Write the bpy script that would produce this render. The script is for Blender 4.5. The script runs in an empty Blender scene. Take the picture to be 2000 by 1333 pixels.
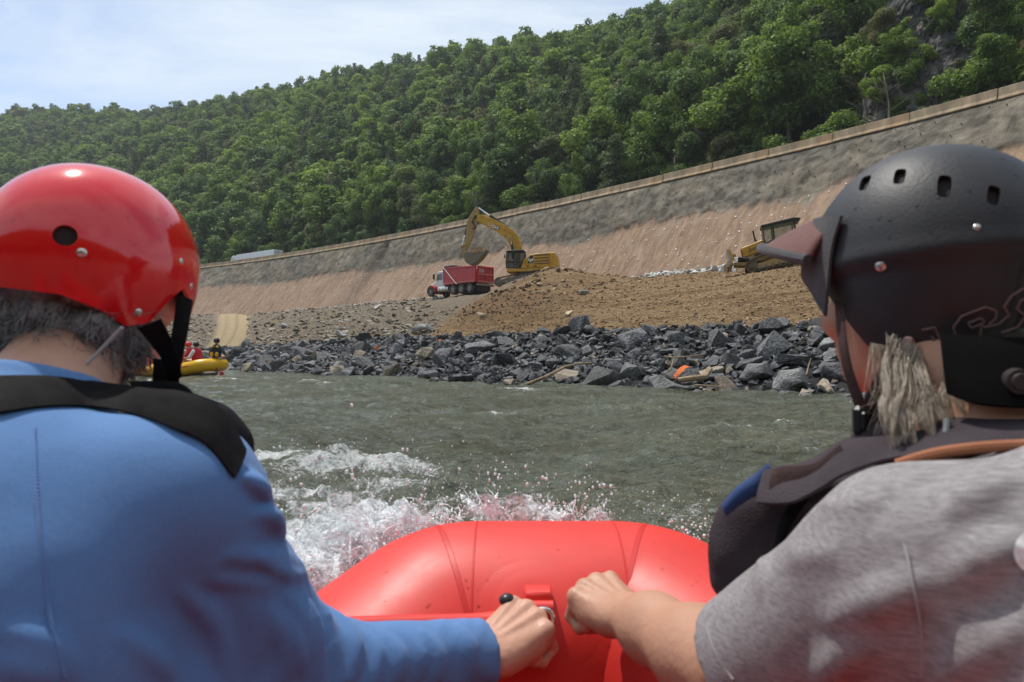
import bpy, bmesh, math, random
import numpy as np
from mathutils import Vector, Matrix
from mathutils.bvhtree import BVHTree

random.seed(7)
rng = np.random.default_rng(7)
S = bpy.context.scene
COL = S.collection
R = math.radians
PI = math.pi

# ------------------------------------------------------------------ camera
CAMP = np.array([0.0, 0.0, 1.15])
FPX = 1350.0
HORIZON = 685.0
PITCH = math.atan((HORIZON - 666.5) / FPX)
cd = bpy.data.cameras.new('camera')
cam = bpy.data.objects.new('camera', cd)
COL.objects.link(cam)
cam.location = CAMP
cam.rotation_euler = (PI / 2 + PITCH, 0, 0)
cd.sensor_width = 36.0
cd.lens = 36.0 * FPX / 2000.0
cd.clip_start = 0.05
cd.clip_end = 6000
cd.dof.use_dof = True
cd.dof.focus_distance = 40.0
cd.dof.aperture_fstop = 9.0
S.camera = cam

# ------------------------------------------------------------------ sky and sun
SUN_DIR = np.array([-0.27, 0.29, 0.91]); SUN_DIR /= np.linalg.norm(SUN_DIR)
w = bpy.data.worlds.new('World'); S.world = w; w.use_nodes = True
nt = w.node_tree; N = nt.nodes; L = nt.links
N.clear()
out = N.new('ShaderNodeOutputWorld'); bg = N.new('ShaderNodeBackground')
sky = N.new('ShaderNodeTexSky'); sky.sky_type = 'NISHITA'; sky.sun_disc = False
sky.sun_elevation = math.asin(SUN_DIR[2]); sky.sun_rotation = math.atan2(SUN_DIR[0], SUN_DIR[1])
sky.altitude = 400; sky.air_density = 1.0; sky.dust_density = 1.5; sky.ozone_density = 1.0
tc = N.new('ShaderNodeTexCoord')
# cloud veil: noise on a flat cloud layer seen in direction (x/z, y/z)
sep = N.new('ShaderNodeSeparateXYZ'); L.new(tc.outputs['Generated'], sep.inputs[0])
def wm(op, a, b=None):
    n = N.new('ShaderNodeMath'); n.operation = op
    for i, v in enumerate((a, b)):
        if v is None: continue
        if isinstance(v, (int, float)): n.inputs[i].default_value = v
        else: L.new(v, n.inputs[i])
    return n.outputs[0]
zc = wm('ADD', wm('MAXIMUM', sep.outputs[2], 0.0), 0.22)
cx = wm('DIVIDE', sep.outputs[0], zc); cy = wm('DIVIDE', sep.outputs[1], zc)
comb = N.new('ShaderNodeCombineXYZ'); L.new(cx, comb.inputs[0]); L.new(cy, comb.inputs[1])
mp = N.new('ShaderNodeMapping'); L.new(comb.outputs[0], mp.inputs[0])
mp.inputs['Rotation'].default_value = (0, 0, 0.5); mp.inputs['Scale'].default_value = (0.75, 1.3, 1); mp.inputs['Location'].default_value = (2.3, 0.4, 0)
n1 = N.new('ShaderNodeTexNoise'); L.new(mp.outputs[0], n1.inputs['Vector'])
n1.inputs['Scale'].default_value = 1.15; n1.inputs['Detail'].default_value = 10; n1.inputs['Roughness'].default_value = 0.6; n1.inputs['Distortion'].default_value = 0.9
cr = N.new('ShaderNodeMapRange'); L.new(n1.outputs[0], cr.inputs[0])
cr.inputs[1].default_value = 0.38; cr.inputs[2].default_value = 0.62; cr.inputs[3].default_value = 0.16; cr.inputs[4].default_value = 0.95
mixc = N.new('ShaderNodeMix'); mixc.data_type = 'RGBA'
L.new(cr.outputs[0], mixc.inputs[0]); L.new(sky.outputs[0], mixc.inputs[6]); mixc.inputs[7].default_value = (5.25, 5.85, 6.35, 1)
L.new(mixc.outputs[2], bg.inputs[0]); bg.inputs[1].default_value = 0.12
L.new(bg.outputs[0], out.inputs[0])
sl = bpy.data.lights.new('sun', 'SUN'); so = bpy.data.objects.new('sun', sl); COL.objects.link(so)
sl.energy = 3.0; sl.angle = R(0.9); sl.color = (1.0, 0.95, 0.88)
so.rotation_euler = Vector(SUN_DIR).to_track_quat('Z', 'Y').to_euler()
so.location = (0, 0, 200)
S.view_settings.view_transform = 'Standard'; S.view_settings.look = 'None'
S.view_settings.exposure = 0.44; S.view_settings.gamma = 1.0; S.view_settings.use_curve_mapping = False
S.render.engine = 'CYCLES'
S.cycles.use_denoising = True
S.cycles.max_bounces = 8; S.cycles.diffuse_bounces = 3; S.cycles.transparent_max_bounces = 12
S.cycles.caustics_reflective = False; S.cycles.caustics_refractive = False
S.cycles.sample_clamp_indirect = 4.0

LM = ((335, 'beside the red helmet'), (395, 'just right of the red helmet'), (430, 'left of the white trailer'), (470, 'above the white truck cab'), (510, 'above the middle of the white trailer'), (560, 'above the rear of the white trailer'), (620, 'just right of the white trailer'), (690, 'left of the dark stain on the wall'), (745, 'above the dark stain on the wall'), (800, 'right of the dark stain on the wall'), (850, 'above the dump truck hood'), (890, 'above the dump truck box'), (930, 'above the excavator bucket'), (980, 'above the excavator boom'), (1030, 'above the excavator cab'), (1090, 'above the excavator counterweight'), (1140, 'just right of the excavator'), (1210, 'right of the excavator'), (1290, 'midway between excavator and bulldozer'), (1370, 'left of the bulldozer'), (1440, 'above the bulldozer blade'), (1500, 'above the bulldozer hood'), (1560, 'above the bulldozer cab'), (1630, 'above the black helmet brim'), (1700, 'above the black helmet vents'), (1765, 'left of the bare rock face'), (1850, 'above the rock face, left half'), (1930, 'above the rock face middle'), (9999, 'above the rock face, right end'))
def tree_where(px, py):
    for lim, s_ in LM:
        if px < lim: return s_

# ------------------------------------------------------------------ geometry helpers
_UP = np.array([0, -math.sin(PITCH), math.cos(PITCH)]); _FW = np.array([0, math.cos(PITCH), math.sin(PITCH)]); _RT = np.array([1.0, 0, 0])
def ray(x, y):
    return _FW + (x - 1000.0) / FPX * _RT - (y - 666.5) / FPX * _UP
def P(x, y, Y):
    """photo pixel and depth along +Y in metres -> point"""
    d = ray(x, y); return CAMP + d * (Y / d[1])
def PZ(x, y, z):
    """photo pixel and height -> point"""
    d = ray(x, y); return CAMP + d * ((z - CAMP[2]) / d[2])
def nrm(v):
    v = np.asarray(v, float); return v / np.linalg.norm(v)

_perm = np.random.default_rng(3).permutation(512).astype(np.int64)
_grad = np.random.default_rng(4).normal(size=(512, 3)); _grad /= np.linalg.norm(_grad, axis=1)[:, None]
def pn(x, y, z=0.0):
    """gradient noise, about -1..1"""
    x, y, z = np.broadcast_arrays(np.asarray(x, float), np.asarray(y, float), np.asarray(z, float))
    xi, yi, zi = np.floor(x).astype(np.int64), np.floor(y).astype(np.int64), np.floor(z).astype(np.int64)
    xf, yf, zf = x - xi, y - yi, z - zi
    u, v, t = [q * q * q * (q * (q * 6 - 15) + 10) for q in (xf, yf, zf)]
    def h(i, j, k):
        g = _grad[_perm[(_perm[(_perm[(xi + i) & 511] + yi + j) & 511] + zi + k) & 511]]
        return g[..., 0] * (xf - i) + g[..., 1] * (yf - j) + g[..., 2] * (zf - k)
    def lp(a, b, f): return a + f * (b - a)
    r = lp(lp(lp(h(0,0,0), h(1,0,0), u), lp(h(0,1,0), h(1,1,0), u), v), lp(lp(h(0,0,1), h(1,0,1), u), lp(h(0,1,1), h(1,1,1), u), v), t)
    return r * 1.5
def fbm(x, y, z=0.0, o=4, lac=2.03, g=0.5):
    s = 0; a = 1.0
    for i in range(o):
        s = s + a * pn(np.asarray(x) * lac ** i + 17.3 * i, np.asarray(y) * lac ** i - 9.1 * i, np.asarray(z) * lac ** i + 3.7 * i); a *= g
    return s
def sstep(a, b, x):
    t = np.clip((np.asarray(x, float) - a) / (b - a), 0, 1); return t * t * (3 - 2 * t)

def mesh_data(name, v, f, smooth=True):
    v = np.asarray(v, np.float32)
    me = bpy.data.meshes.new(name)
    if isinstance(f, np.ndarray) and f.ndim == 2:
        nf, k = f.shape
        me.vertices.add(len(v)); me.vertices.foreach_set('co', v.ravel())
        me.loops.add(nf * k); me.loops.foreach_set('vertex_index', f.astype(np.int32).ravel())
        me.polygons.add(nf); me.polygons.foreach_set('loop_start', np.arange(0, nf * k, k, dtype=np.int32))
        me.update(calc_edges=True)
    else:
        me.from_pydata([tuple(p) for p in v], [], [tuple(int(i) for i in q) for q in f])
    me.polygons.foreach_set('use_smooth', np.full(len(me.polygons), bool(smooth)))
    me.update()
    return me
def attr(me, name, vals):
    a = me.attributes.new(name, 'FLOAT', 'POINT'); a.data.foreach_set('value', np.asarray(vals, np.float32).ravel())
def attr_col(me, name, vals):
    a = me.attributes.new(name, 'FLOAT_COLOR', 'POINT'); c = np.ones((len(vals), 4), np.float32); c[:, :3] = vals; a.data.foreach_set('color', c.ravel())
def link(name, me, m=None, parent=None):
    o = bpy.data.objects.new(name, me); COL.objects.link(o)
    if m is not None and len(me.materials) == 0: me.materials.append(m)
    if parent is not None: o.parent = parent
    return o
def obj(name, v, f, m, parent=None, smooth=True, world=False):
    """world=True: vertices are in world space although the parent has its own place"""
    v = np.asarray(v, float)
    if world and parent is not None: v = v - origin(parent)
    return link(name, mesh_data(name, v, f, smooth), m, parent)
def origin(o):
    p = np.zeros(3)
    while o is not None: p = p + np.array(o.location); o = o.parent
    return p
def tag(o, label=None, cat=None, group=None, kind=None):
    if label: o['label'] = label
    if cat: o['category'] = cat
    if group: o['group'] = group
    if kind: o['kind'] = kind
    return o
def empty(name, loc=(0, 0, 0), rot=None):
    o = bpy.data.objects.new(name, None); COL.objects.link(o); o.location = loc
    o.empty_display_size = 0.1
    if rot is not None: o.rotation_euler = rot
    return o
def copy_tree(o, parent=None):
    c = o.copy(); COL.objects.link(c); c.parent = parent
    for ch in list(o.children): copy_tree(ch, c)
    return c

def frame_to(d, up=(0, 0, 1)):
    z = nrm(d); x = np.cross(up, z)
    if np.linalg.norm(x) < 1e-5: x = np.array([1.0, 0, 0])
    x = nrm(x); y = np.cross(z, x); return x, y, z

class MB:
    """collects shapes into one mesh"""
    def __init__(s): s.v = []; s.f = []
    def add(s, v, f):
        n = len(s.v); s.v.extend([tuple(map(float, p)) for p in v]); s.f.extend([tuple(i + n for i in q) for q in f]); return s
    def box(s, c, size, rot=None, taper=1.0, bev=0.0):
        hx, hy, hz = [q / 2 for q in size]
        if bev > 0:
            b = min(bev, hx * .9, hy * .9, hz * .9)
            v = []
            for z, q in ((-hz, b), (-hz + b, 0), (hz - b, 0), (hz, b)):
                t = taper if z > 0 else 1
                X, Y = (hx - q) * t, (hy - q) * t
                k = b if q == 0 else b * .4
                v += [(X - k, -Y, z), (X, -Y + k, z), (X, Y - k, z), (X - k, Y, z), (-X + k, Y, z), (-X, Y - k, z), (-X, -Y + k, z), (-X + k, -Y, z)]
            f = [tuple(range(7, -1, -1)), tuple(range(24, 32))]
            for r_ in range(3):
                for i in range(8):
                    j = (i + 1) % 8; f.append((r_ * 8 + i, r_ * 8 + j, r_ * 8 + 8 + j, r_ * 8 + 8 + i))
        else:
            t = taper
            v = [(-hx, -hy, -hz), (hx, -hy, -hz), (hx, hy, -hz), (-hx, hy, -hz), (-hx * t, -hy * t, hz), (hx * t, -hy * t, hz), (hx * t, hy * t, hz), (-hx * t, hy * t, hz)]
            f = [(3, 2, 1, 0), (4, 5, 6, 7), (0, 1, 5, 4), (1, 2, 6, 5), (2, 3, 7, 6), (3, 0, 4, 7)]
        v = np.array(v)
        if rot is not None: v = v @ np.array(rot).T
        return s.add(v + np.array(c), f)
    def cyl(s, a, b, ra, rb=None, n=12, caps=True):
        rb = ra if rb is None else rb
        a, b = np.array(a, float), np.array(b, float); x, y, z = frame_to(b - a)
        an = np.arange(n) * 2 * PI / n; ring = np.cos(an)[:, None] * x + np.sin(an)[:, None] * y
        v = np.vstack([a + ring * ra, b + ring * rb]); f = [(i, (i + 1) % n, n + (i + 1) % n, n + i) for i in range(n)]
        if caps: f += [tuple(range(n - 1, -1, -1)), tuple(range(n, 2 * n))]
        return s.add(v, f)
    def tube(s, path, r, n=8, closed=False, caps=True, flat=None, up=(0, 0, 1)):
        p = np.array(path, float); m = len(p); rr = np.broadcast_to(np.asarray(r, float), (m,))
        v = []; prev = None
        for i in range(m):
            t = p[(i + 1) % m] - p[i - 1] if (closed or 0 < i < m - 1) else (p[1] - p[0] if i == 0 else p[-1] - p[-2])
            t = nrm(t)
            if prev is None: x, y, _ = frame_to(t, up)
            else:
                x = prev - t * np.dot(prev, t); x = nrm(x); y = np.cross(t, x)
            prev = x
            fa, fb = (1, 1) if flat is None else flat
            for k in range(n):
                a = 2 * PI * k / n; v.append(p[i] + rr[i] * (math.cos(a) * x * fa + math.sin(a) * y * fb))
        f = []
        for i in range(m if closed else m - 1):
            i2 = (i + 1) % m
            for k in range(n): f.append((i * n + k, i * n + (k + 1) % n, i2 * n + (k + 1) % n, i2 * n + k))
        if caps and not closed: f += [tuple(range(n - 1, -1, -1)), tuple((m - 1) * n + k for k in range(n))]
        return s.add(v, f)
    def prism(s, outline, y0, y1):
        """outline in x,z extruded along y"""
        n = len(outline); v = [(x, y0, z) for x, z in outline] + [(x, y1, z) for x, z in outline]
        f = [(i, (i + 1) % n, n + (i + 1) % n, n + i) for i in range(n)] + [tuple(range(n - 1, -1, -1)), tuple(range(n, 2 * n))]
        return s.add(v, f)
    def ball(s, c, r, n=8, m=6, sc=(1, 1, 1), rot=None):
        v = [(0, 0, 1)]
        for j in range(1, m):
            for i in range(n): v.append((math.sin(PI * j / m) * math.cos(2 * PI * i / n), math.sin(PI * j / m) * math.sin(2 * PI * i / n), math.cos(PI * j / m)))
        v.append((0, 0, -1)); f = [(0, 1 + i, 1 + (i + 1) % n) for i in range(n)]
        for j in range(m - 2):
            for i in range(n): f.append((1 + j * n + i, 1 + (j + 1) * n + i, 1 + (j + 1) * n + (i + 1) % n, 1 + j * n + (i + 1) % n))
        e = len(v) - 1; b = 1 + (m - 2) * n; f += [(b + i, e, b + (i + 1) % n) for i in range(n)]
        v = np.array(v) * np.array(sc) * r
        if rot is not None: v = v @ np.array(rot).T
        return s.add(v + np.array(c), f)
    def build(s, name, m, parent=None, smooth=False, world=False, bevel=0.0, split=35):
        v = np.array(s.v)
        o = obj(name, v, s.f, m, parent, False, world)
        bm = bmesh.new(); bm.from_mesh(o.data)
        bmesh.ops.recalc_face_normals(bm, faces=bm.faces)
        if bevel > 0: bmesh.ops.bevel(bm, geom=[e for e in bm.edges if len(e.link_faces) == 2 and e.calc_face_angle(0) > 0.6], offset=bevel, segments=1, affect='EDGES', clamp_overlap=True)
        bm.to_mesh(o.data); bm.free()
        if smooth:
            o.data.polygons.foreach_set('use_smooth', np.full(len(o.data.polygons), True))
            o.data.set_sharp_from_angle(angle=R(split))
        return o

# ------------------------------------------------------------------ materials
def M(name, col, rough=0.6, metal=0.0, var=0.0, vscale=5.0, col2=None, bump=0.0, bscale=20.0, spec=0.5, coat=0.0, rvar=0.0, obj_rand=0.0, trans=0.0, sss=0.0, sheen=0.0, bdetail=4, coord='Object', detail=5, alpha=1.0, ior=1.45, stretch=None):
    m = bpy.data.materials.new(name); m.use_nodes = True
    t = m.node_tree; n = t.nodes; l = t.links; b = n['Principled BSDF']
    b.inputs['Roughness'].default_value = rough; b.inputs['Metallic'].default_value = metal
    b.inputs['Specular IOR Level'].default_value = spec; b.inputs['Coat Weight'].default_value = coat; b.inputs['Coat Roughness'].default_value = 0.06
    b.inputs['Transmission Weight'].default_value = trans; b.inputs['Base Color'].default_value = (*col, 1); b.inputs['IOR'].default_value = ior
    if sss: b.inputs['Subsurface Weight'].default_value = sss; b.inputs['Subsurface Radius'].default_value = (0.012, 0.005, 0.003); b.inputs['Subsurface Scale'].default_value = 1.0
    if sheen: b.inputs['Sheen Weight'].default_value = sheen
    tcn = n.new('ShaderNodeTexCoord'); vec = tcn.outputs[coord]
    if stretch is not None:
        mpn = n.new('ShaderNodeMapping'); l.new(vec, mpn.inputs[0]); mpn.inputs['Scale'].default_value = stretch; vec = mpn.outputs[0]
    csock = None
    if var > 0 or col2 is not None:
        nz = n.new('ShaderNodeTexNoise'); nz.inputs['Scale'].default_value = vscale; nz.inputs['Detail'].default_value = detail; nz.inputs['Roughness'].default_value = 0.62
        l.new(vec, nz.inputs['Vector'])
        rp = n.new('ShaderNodeMapRange'); l.new(nz.outputs[0], rp.inputs[0]); rp.inputs[1].default_value = 0.3; rp.inputs[2].default_value = 0.7
        mx = n.new('ShaderNodeMix'); mx.data_type = 'RGBA'; l.new(rp.outputs[0], mx.inputs[0])
        c2 = col2 if col2 is not None else tuple(min(1, c * (1 + var)) for c in col)
        c1 = col if col2 is not None else tuple(c * (1 - var) for c in col)
        mx.inputs[6].default_value = (*c1, 1); mx.inputs[7].default_value = (*c2, 1); csock = mx.outputs[2]
        if rvar > 0:
            rr = n.new('ShaderNodeMapRange'); l.new(nz.outputs[0], rr.inputs[0]); rr.inputs[1].default_value = 0.3; rr.inputs[2].default_value = 0.7
            rr.inputs[3].default_value = max(0.02, rough - rvar); rr.inputs[4].default_value = min(1, rough + rvar); l.new(rr.outputs[0], b.inputs['Roughness'])
    if obj_rand > 0:
        oi = n.new('ShaderNodeObjectInfo'); hs = n.new('ShaderNodeHueSaturation')
        mr = n.new('ShaderNodeMapRange'); l.new(oi.outputs['Random'], mr.inputs[0]); mr.inputs[3].default_value = 1 - obj_rand; mr.inputs[4].default_value = 1 + obj_rand
        l.new(mr.outputs[0], hs.inputs['Value'])
        if csock is not None: l.new(csock, hs.inputs['Color'])
        else: hs.inputs['Color'].default_value = (*col, 1)
        csock = hs.outputs[0]
    if csock is not None: l.new(csock, b.inputs['Base Color'])
    if bump > 0:
        nb = n.new('ShaderNodeTexNoise'); nb.inputs['Scale'].default_value = bscale; nb.inputs['Detail'].default_value = bdetail; l.new(vec, nb.inputs['Vector'])
        bp = n.new('ShaderNodeBump'); bp.inputs['Strength'].default_value = 1.0; bp.inputs['Distance'].default_value = bump; l.new(nb.outputs[0], bp.inputs['Height']); l.new(bp.outputs[0], b.inputs['Normal'])
    m['csock'] = 0
    return m
def nodes(m): return m.node_tree.nodes, m.node_tree.links, m.node_tree.nodes['Principled BSDF']

# text as real mesh: outlines of the built-in font
def text_mesh(body, size, bold=0.0, italic=0.0, depth=0.0):
    c = bpy.data.curves.new('lettering', 'FONT'); c.body = body; c.size = size; c.align_x = 'CENTER'; c.align_y = 'CENTER'; c.offset = bold; c.shear = italic; c.extrude = depth
    o = bpy.data.objects.new('lettering', c); COL.objects.link(o)
    dg = bpy.context.evaluated_depsgraph_get(); me = bpy.data.meshes.new_from_object(o.evaluated_get(dg)); bpy.data.objects.remove(o); bpy.data.curves.remove(c)
    return me
def text_obj(name, body, size, m, parent, mat4, **k):
    me = text_mesh(body, size, **k); me.transform(Matrix(mat4)); me.materials.clear(); me.materials.append(m)
    return link(name, me, m, parent)
def basis(o, x, y):
    x = nrm(x); z = nrm(np.cross(x, y)); y = np.cross(z, x)
    return [[x[0], y[0], z[0], o[0]], [x[1], y[1], z[1], o[1]], [x[2], y[2], z[2], o[2]], [0, 0, 0, 1]]

# ------------------------------------------------------------------ signed distance fields meshed with surface nets
class SDF:
    def __init__(s, lo, hi, h):
        s.lo = np.array(lo, float); s.h = h; s.n = np.ceil((np.array(hi, float) - s.lo) / h).astype(int) + 1
        s.D = np.full(s.n, 1.0, np.float32)
        s.ax = [(s.lo[i] + h * np.arange(s.n[i])).astype(np.float32) for i in range(3)]
    def reg(s, lo, hi):
        a = np.clip(np.floor((np.array(lo) - s.lo) / s.h).astype(int), 0, s.n); b = np.clip(np.ceil((np.array(hi) - s.lo) / s.h).astype(int) + 1, 0, s.n)
        if (b <= a).any(): return None
        sl_ = tuple(slice(a[i], b[i]) for i in range(3))
        return sl_, s.ax[0][sl_[0]][:, None, None], s.ax[1][sl_[1]][None, :, None], s.ax[2][sl_[2]][None, None, :]
    def _smin(s, sl_, d, k):
        a = s.D[sl_]
        if k > 0:
            hh = np.clip(0.5 + 0.5 * (a - d) / k, 0, 1); s.D[sl_] = a + (d - a) * hh - k * hh * (1 - hh)
        else: s.D[sl_] = np.minimum(a, d)
    def _smax(s, sl_, d, k):
        a = -s.D[sl_]; d = -d
        if k > 0:
            hh = np.clip(0.5 + 0.5 * (a - d) / k, 0, 1); s.D[sl_] = -(a + (d - a) * hh - k * hh * (1 - hh))
        else: s.D[sl_] = -np.minimum(a, d)
    @staticmethod
    def dcone(X, Y, Z, a, b, ra, rb):
        a = np.asarray(a, np.float32); b = np.asarray(b, np.float32); ab = b - a; L2 = max(float(ab @ ab), 1e-9)
        t = np.clip(((X - a[0]) * ab[0] + (Y - a[1]) * ab[1] + (Z - a[2]) * ab[2]) / L2, 0, 1)
        return np.sqrt((X - a[0] - t * ab[0]) ** 2 + (Y - a[1] - t * ab[1]) ** 2 + (Z - a[2] - t * ab[2]) ** 2) - (ra + (rb - ra) * t)
    @staticmethod
    def dell(X, Y, Z, c, r, rot):
        q = [X - c[0], Y - c[1], Z - c[2]]
        rot = np.eye(3) if rot is None else np.asarray(rot)     # columns = local axes
        p = [q[0] * rot[0, i] + q[1] * rot[1, i] + q[2] * rot[2, i] for i in range(3)]
        k0 = np.sqrt(sum((p[i] / r[i]) ** 2 for i in range(3))); k1 = np.sqrt(sum((p[i] / r[i] ** 2) ** 2 for i in range(3))) + 1e-9
        return k0 * (k0 - 1) / k1
    def cone(s, a, b, ra, rb, k=0.02, cut=False):
        m = max(ra, rb) + k + 4 * s.h; g = s.reg(np.minimum(a, b) - m, np.maximum(a, b) + m)
        if g is None: return s
        d = s.dcone(g[1], g[2], g[3], a, b, ra, rb)
        s._smax(g[0], -d, k) if cut else s._smin(g[0], d, k)
        return s
    def chain(s, pts, rs, k=0.02):
        for i in range(len(pts) - 1): s.cone(pts[i], pts[i + 1], rs[i], rs[i + 1], k)
        return s
    def ell(s, c, r, rot=None, k=0.02, cut=False):
        m = max(r) + k + 4 * s.h; g = s.reg(np.array(c) - m, np.array(c) + m)
        if g is None: return s
        d = s.dell(g[1], g[2], g[3], c, r, rot)
        s._smax(g[0], -d, k) if cut else s._smin(g[0], d, k)
        return s
    def plane(s, p, nn, k=0.0, lo=None, hi=None):
        """remove the side nn points to (inside the box lo..hi if given)"""
        g = s.reg(s.lo if lo is None else lo, s.lo + s.h * s.n if hi is None else hi)
        nn = nrm(nn); d = (g[1] - p[0]) * nn[0] + (g[2] - p[1]) * nn[1] + (g[3] - p[2]) * nn[2]
        s._smax(g[0], d, k); return s
    def noise(s, amp, fx, fy, fz, o=2):
        X, Y, Z = np.meshgrid(*s.ax, indexing='ij'); near = np.abs(s.D) < 4 * amp + 3 * s.h
        s.D[near] += (amp * fbm(X[near] * fx, Y[near] * fy, Z[near] * fz, o)).astype(np.float32); return s
    def at(s, p):
        q = (np.asarray(p) - s.lo) / s.h; i = np.clip(np.floor(q).astype(int), 0, s.n - 2); f = q - i; r = 0
        for a in (0, 1):
            for b in (0, 1):
                for c in (0, 1):
                    r += s.D[i[0] + a, i[1] + b, i[2] + c] * (f[0] if a else 1 - f[0]) * (f[1] if b else 1 - f[1]) * (f[2] if c else 1 - f[2])
        return r
    def hit(s, x, y, t0=0.3, t1=1.6):
        d = ray(x, y); d = d / np.linalg.norm(d); t = t0
        while t < t1:
            p = CAMP + d * t
            if (p > s.lo).all() and (p < s.lo + s.h * (s.n - 1)).all():
                if s.at(p) < 0: return p
            t += 0.004
        return None
    def mesh(s):
        D = s.D; I = D < 0
        c = np.zeros(np.array(D.shape) - 1, np.int8)
        for a in (0, 1):
            for b in (0, 1):
                for e in (0, 1): c += I[a:a + c.shape[0], b:b + c.shape[1], e:e + c.shape[2]]
        act = (c > 0) & (c < 8); idx = np.argwhere(act); num = np.full(act.shape, -1, np.int64); num[act] = np.arange(len(idx))
        cor = {}
        for a in (0, 1):
            for b in (0, 1):
                for e in (0, 1): cor[(a, b, e)] = D[idx[:, 0] + a, idx[:, 1] + b, idx[:, 2] + e]
        acc = np.zeros((len(idx), 3)); cnt = np.zeros(len(idx))
        ks = list(cor)
        for p in ks:
            for ax in range(3):
                if p[ax] == 1: continue
                q = list(p); q[ax] = 1; q = tuple(q); d0, d1 = cor[p], cor[q]; m = (d0 < 0) != (d1 < 0)
                t = np.where(m, d0 / np.where(m, d0 - d1, 1), 0); pos = np.tile(np.array(p, float), (len(idx), 1)); pos[:, ax] = t
                acc[m] += pos[m]; cnt[m] += 1
        V = s.lo + (idx + acc / cnt[:, None]) * s.h
        F = []
        for ax in range(3):
            o1, o2 = (ax + 1) % 3, (ax + 2) % 3
            sl0 = [slice(1, -1)] * 3; sl0[ax] = slice(0, -1); sl1 = [slice(1, -1)] * 3; sl1[ax] = slice(1, None)
            A, B = I[tuple(sl0)], I[tuple(sl1)]
            for flip, mm in ((False, A & ~B), (True, ~A & B)):
                e = np.argwhere(mm)
                if len(e) == 0: continue
                off = np.ones(3, int); off[ax] = 0; e = e + off
                def cell(d1, d2):
                    q = e.copy(); q[:, o1] -= d1; q[:, o2] -= d2; return num[q[:, 0], q[:, 1], q[:, 2]]
                quad = np.stack([cell(1, 1), cell(0, 1), cell(0, 0), cell(1, 0)], 1)
                F.append(quad[:, ::-1] if flip else quad)
        F = np.vstack(F); F = F[(F >= 0).all(1)]
        return V, F
    def build(s, name, m, parent=None, world=True, relax=2):
        V, F = s.mesh()
        for _ in range(relax):
            acc = np.zeros_like(V); n_ = np.zeros(len(V))
            for i in range(4):
                np.add.at(acc, F[:, i], V[F[:, (i + 1) % 4]] + V[F[:, (i + 3) % 4]]); np.add.at(n_, F[:, i], 2)
            ok = n_ > 0; V[ok] = V[ok] * 0.4 + 0.6 * acc[ok] / n_[ok][:, None]
        return obj(name, V, F, m, parent, True, world)
# ================================================================== the lie of the land
def ext_line(xs, pts, x):
    """depth Y where the view column of photo x meets a plan polyline (pts sorted by photo x), carried on straight at both ends"""
    pts = np.asarray(pts); x = np.atleast_1d(np.asarray(x, float)); t = (x - 1000) / FPX; o = np.empty(len(x))
    for i, (xx, tt) in enumerate(zip(x, t)):
        k = int(np.clip(np.searchsorted(xs, xx) - 1, 0, len(xs) - 2)); a, b = pts[k], pts[k + 1]; d = b - a
        s_ = (tt * a[1] - a[0]) / (d[0] - tt * d[1]); o[i] = a[1] + s_ * d[1]
    return o
TOPZ = 22.0
_bp = np.array([(390,516),(545,499),(642,479),(680,472),(820,446),(907,429.5),(958,416.5),(1066,395.7),(1136,379),(1213,360),(1296,341),(1393,315),(1503,288),(1629,260),(1780,218),(1953,172),(2000,157)], float)
_fit = np.polyfit(_bp[:, 0], _bp[:, 1], 4)
BX = np.linspace(390, 2000, 24); BP = np.array([PZ(x, y, TOPZ)[:2] for x, y in zip(BX, np.polyval(_fit, BX))])
_sp = np.array([(440,727),(600,735.5),(800,746),(1000,755),(1200,763),(1420,774),(1640,785)], float)
SX = _sp[:, 0]; SP = np.array([PZ(x, y, 0.0)[:2] for x, y in _sp])
def Ytop(x): return ext_line(BX, BP, x)
def Yshore(x): return ext_line(SX, SP, x)
def itp(tab):
    t = np.array(tab, float); return lambda x: np.interp(x, t[:, 0], t[:, 1])
dcrest = itp([(-100, 22), (330, 13), (440, 11), (700, 8.5), (1000, 7), (1300, 5.6), (1640, 4.6), (2700, 4)])
ycrest = itp([(-100, 686), (330, 684.5), (440, 683), (600, 673), (700, 665), (850, 661), (1000, 657), (1100, 652), (1250, 647), (1400, 641), (1600, 636), (2000, 622), (2700, 600)])
ybase = itp([(-100, 640), (369, 616), (485, 615), (574, 606), (678, 598), (756, 588), (834, 583), (900, 575), (1000, 562), (1153, 551), (1220, 547), (1325, 532), (1417, 524), (1500, 512), (1640, 488), (2000, 430), (2700, 330)])
ybound = itp([(-100, 600), (390, 560), (545, 551), (660, 533), (760, 525), (860, 511), (920, 502), (1000, 487), (1100, 471), (1250, 445), (1380, 414), (1480, 402), (1570, 380), (1650, 356), (2000, 290), (2700, 150)])
wrun = itp([(-100, 26), (390, 17), (1000, 11.5), (1500, 10), (2000, 9), (2700, 7)])

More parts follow.
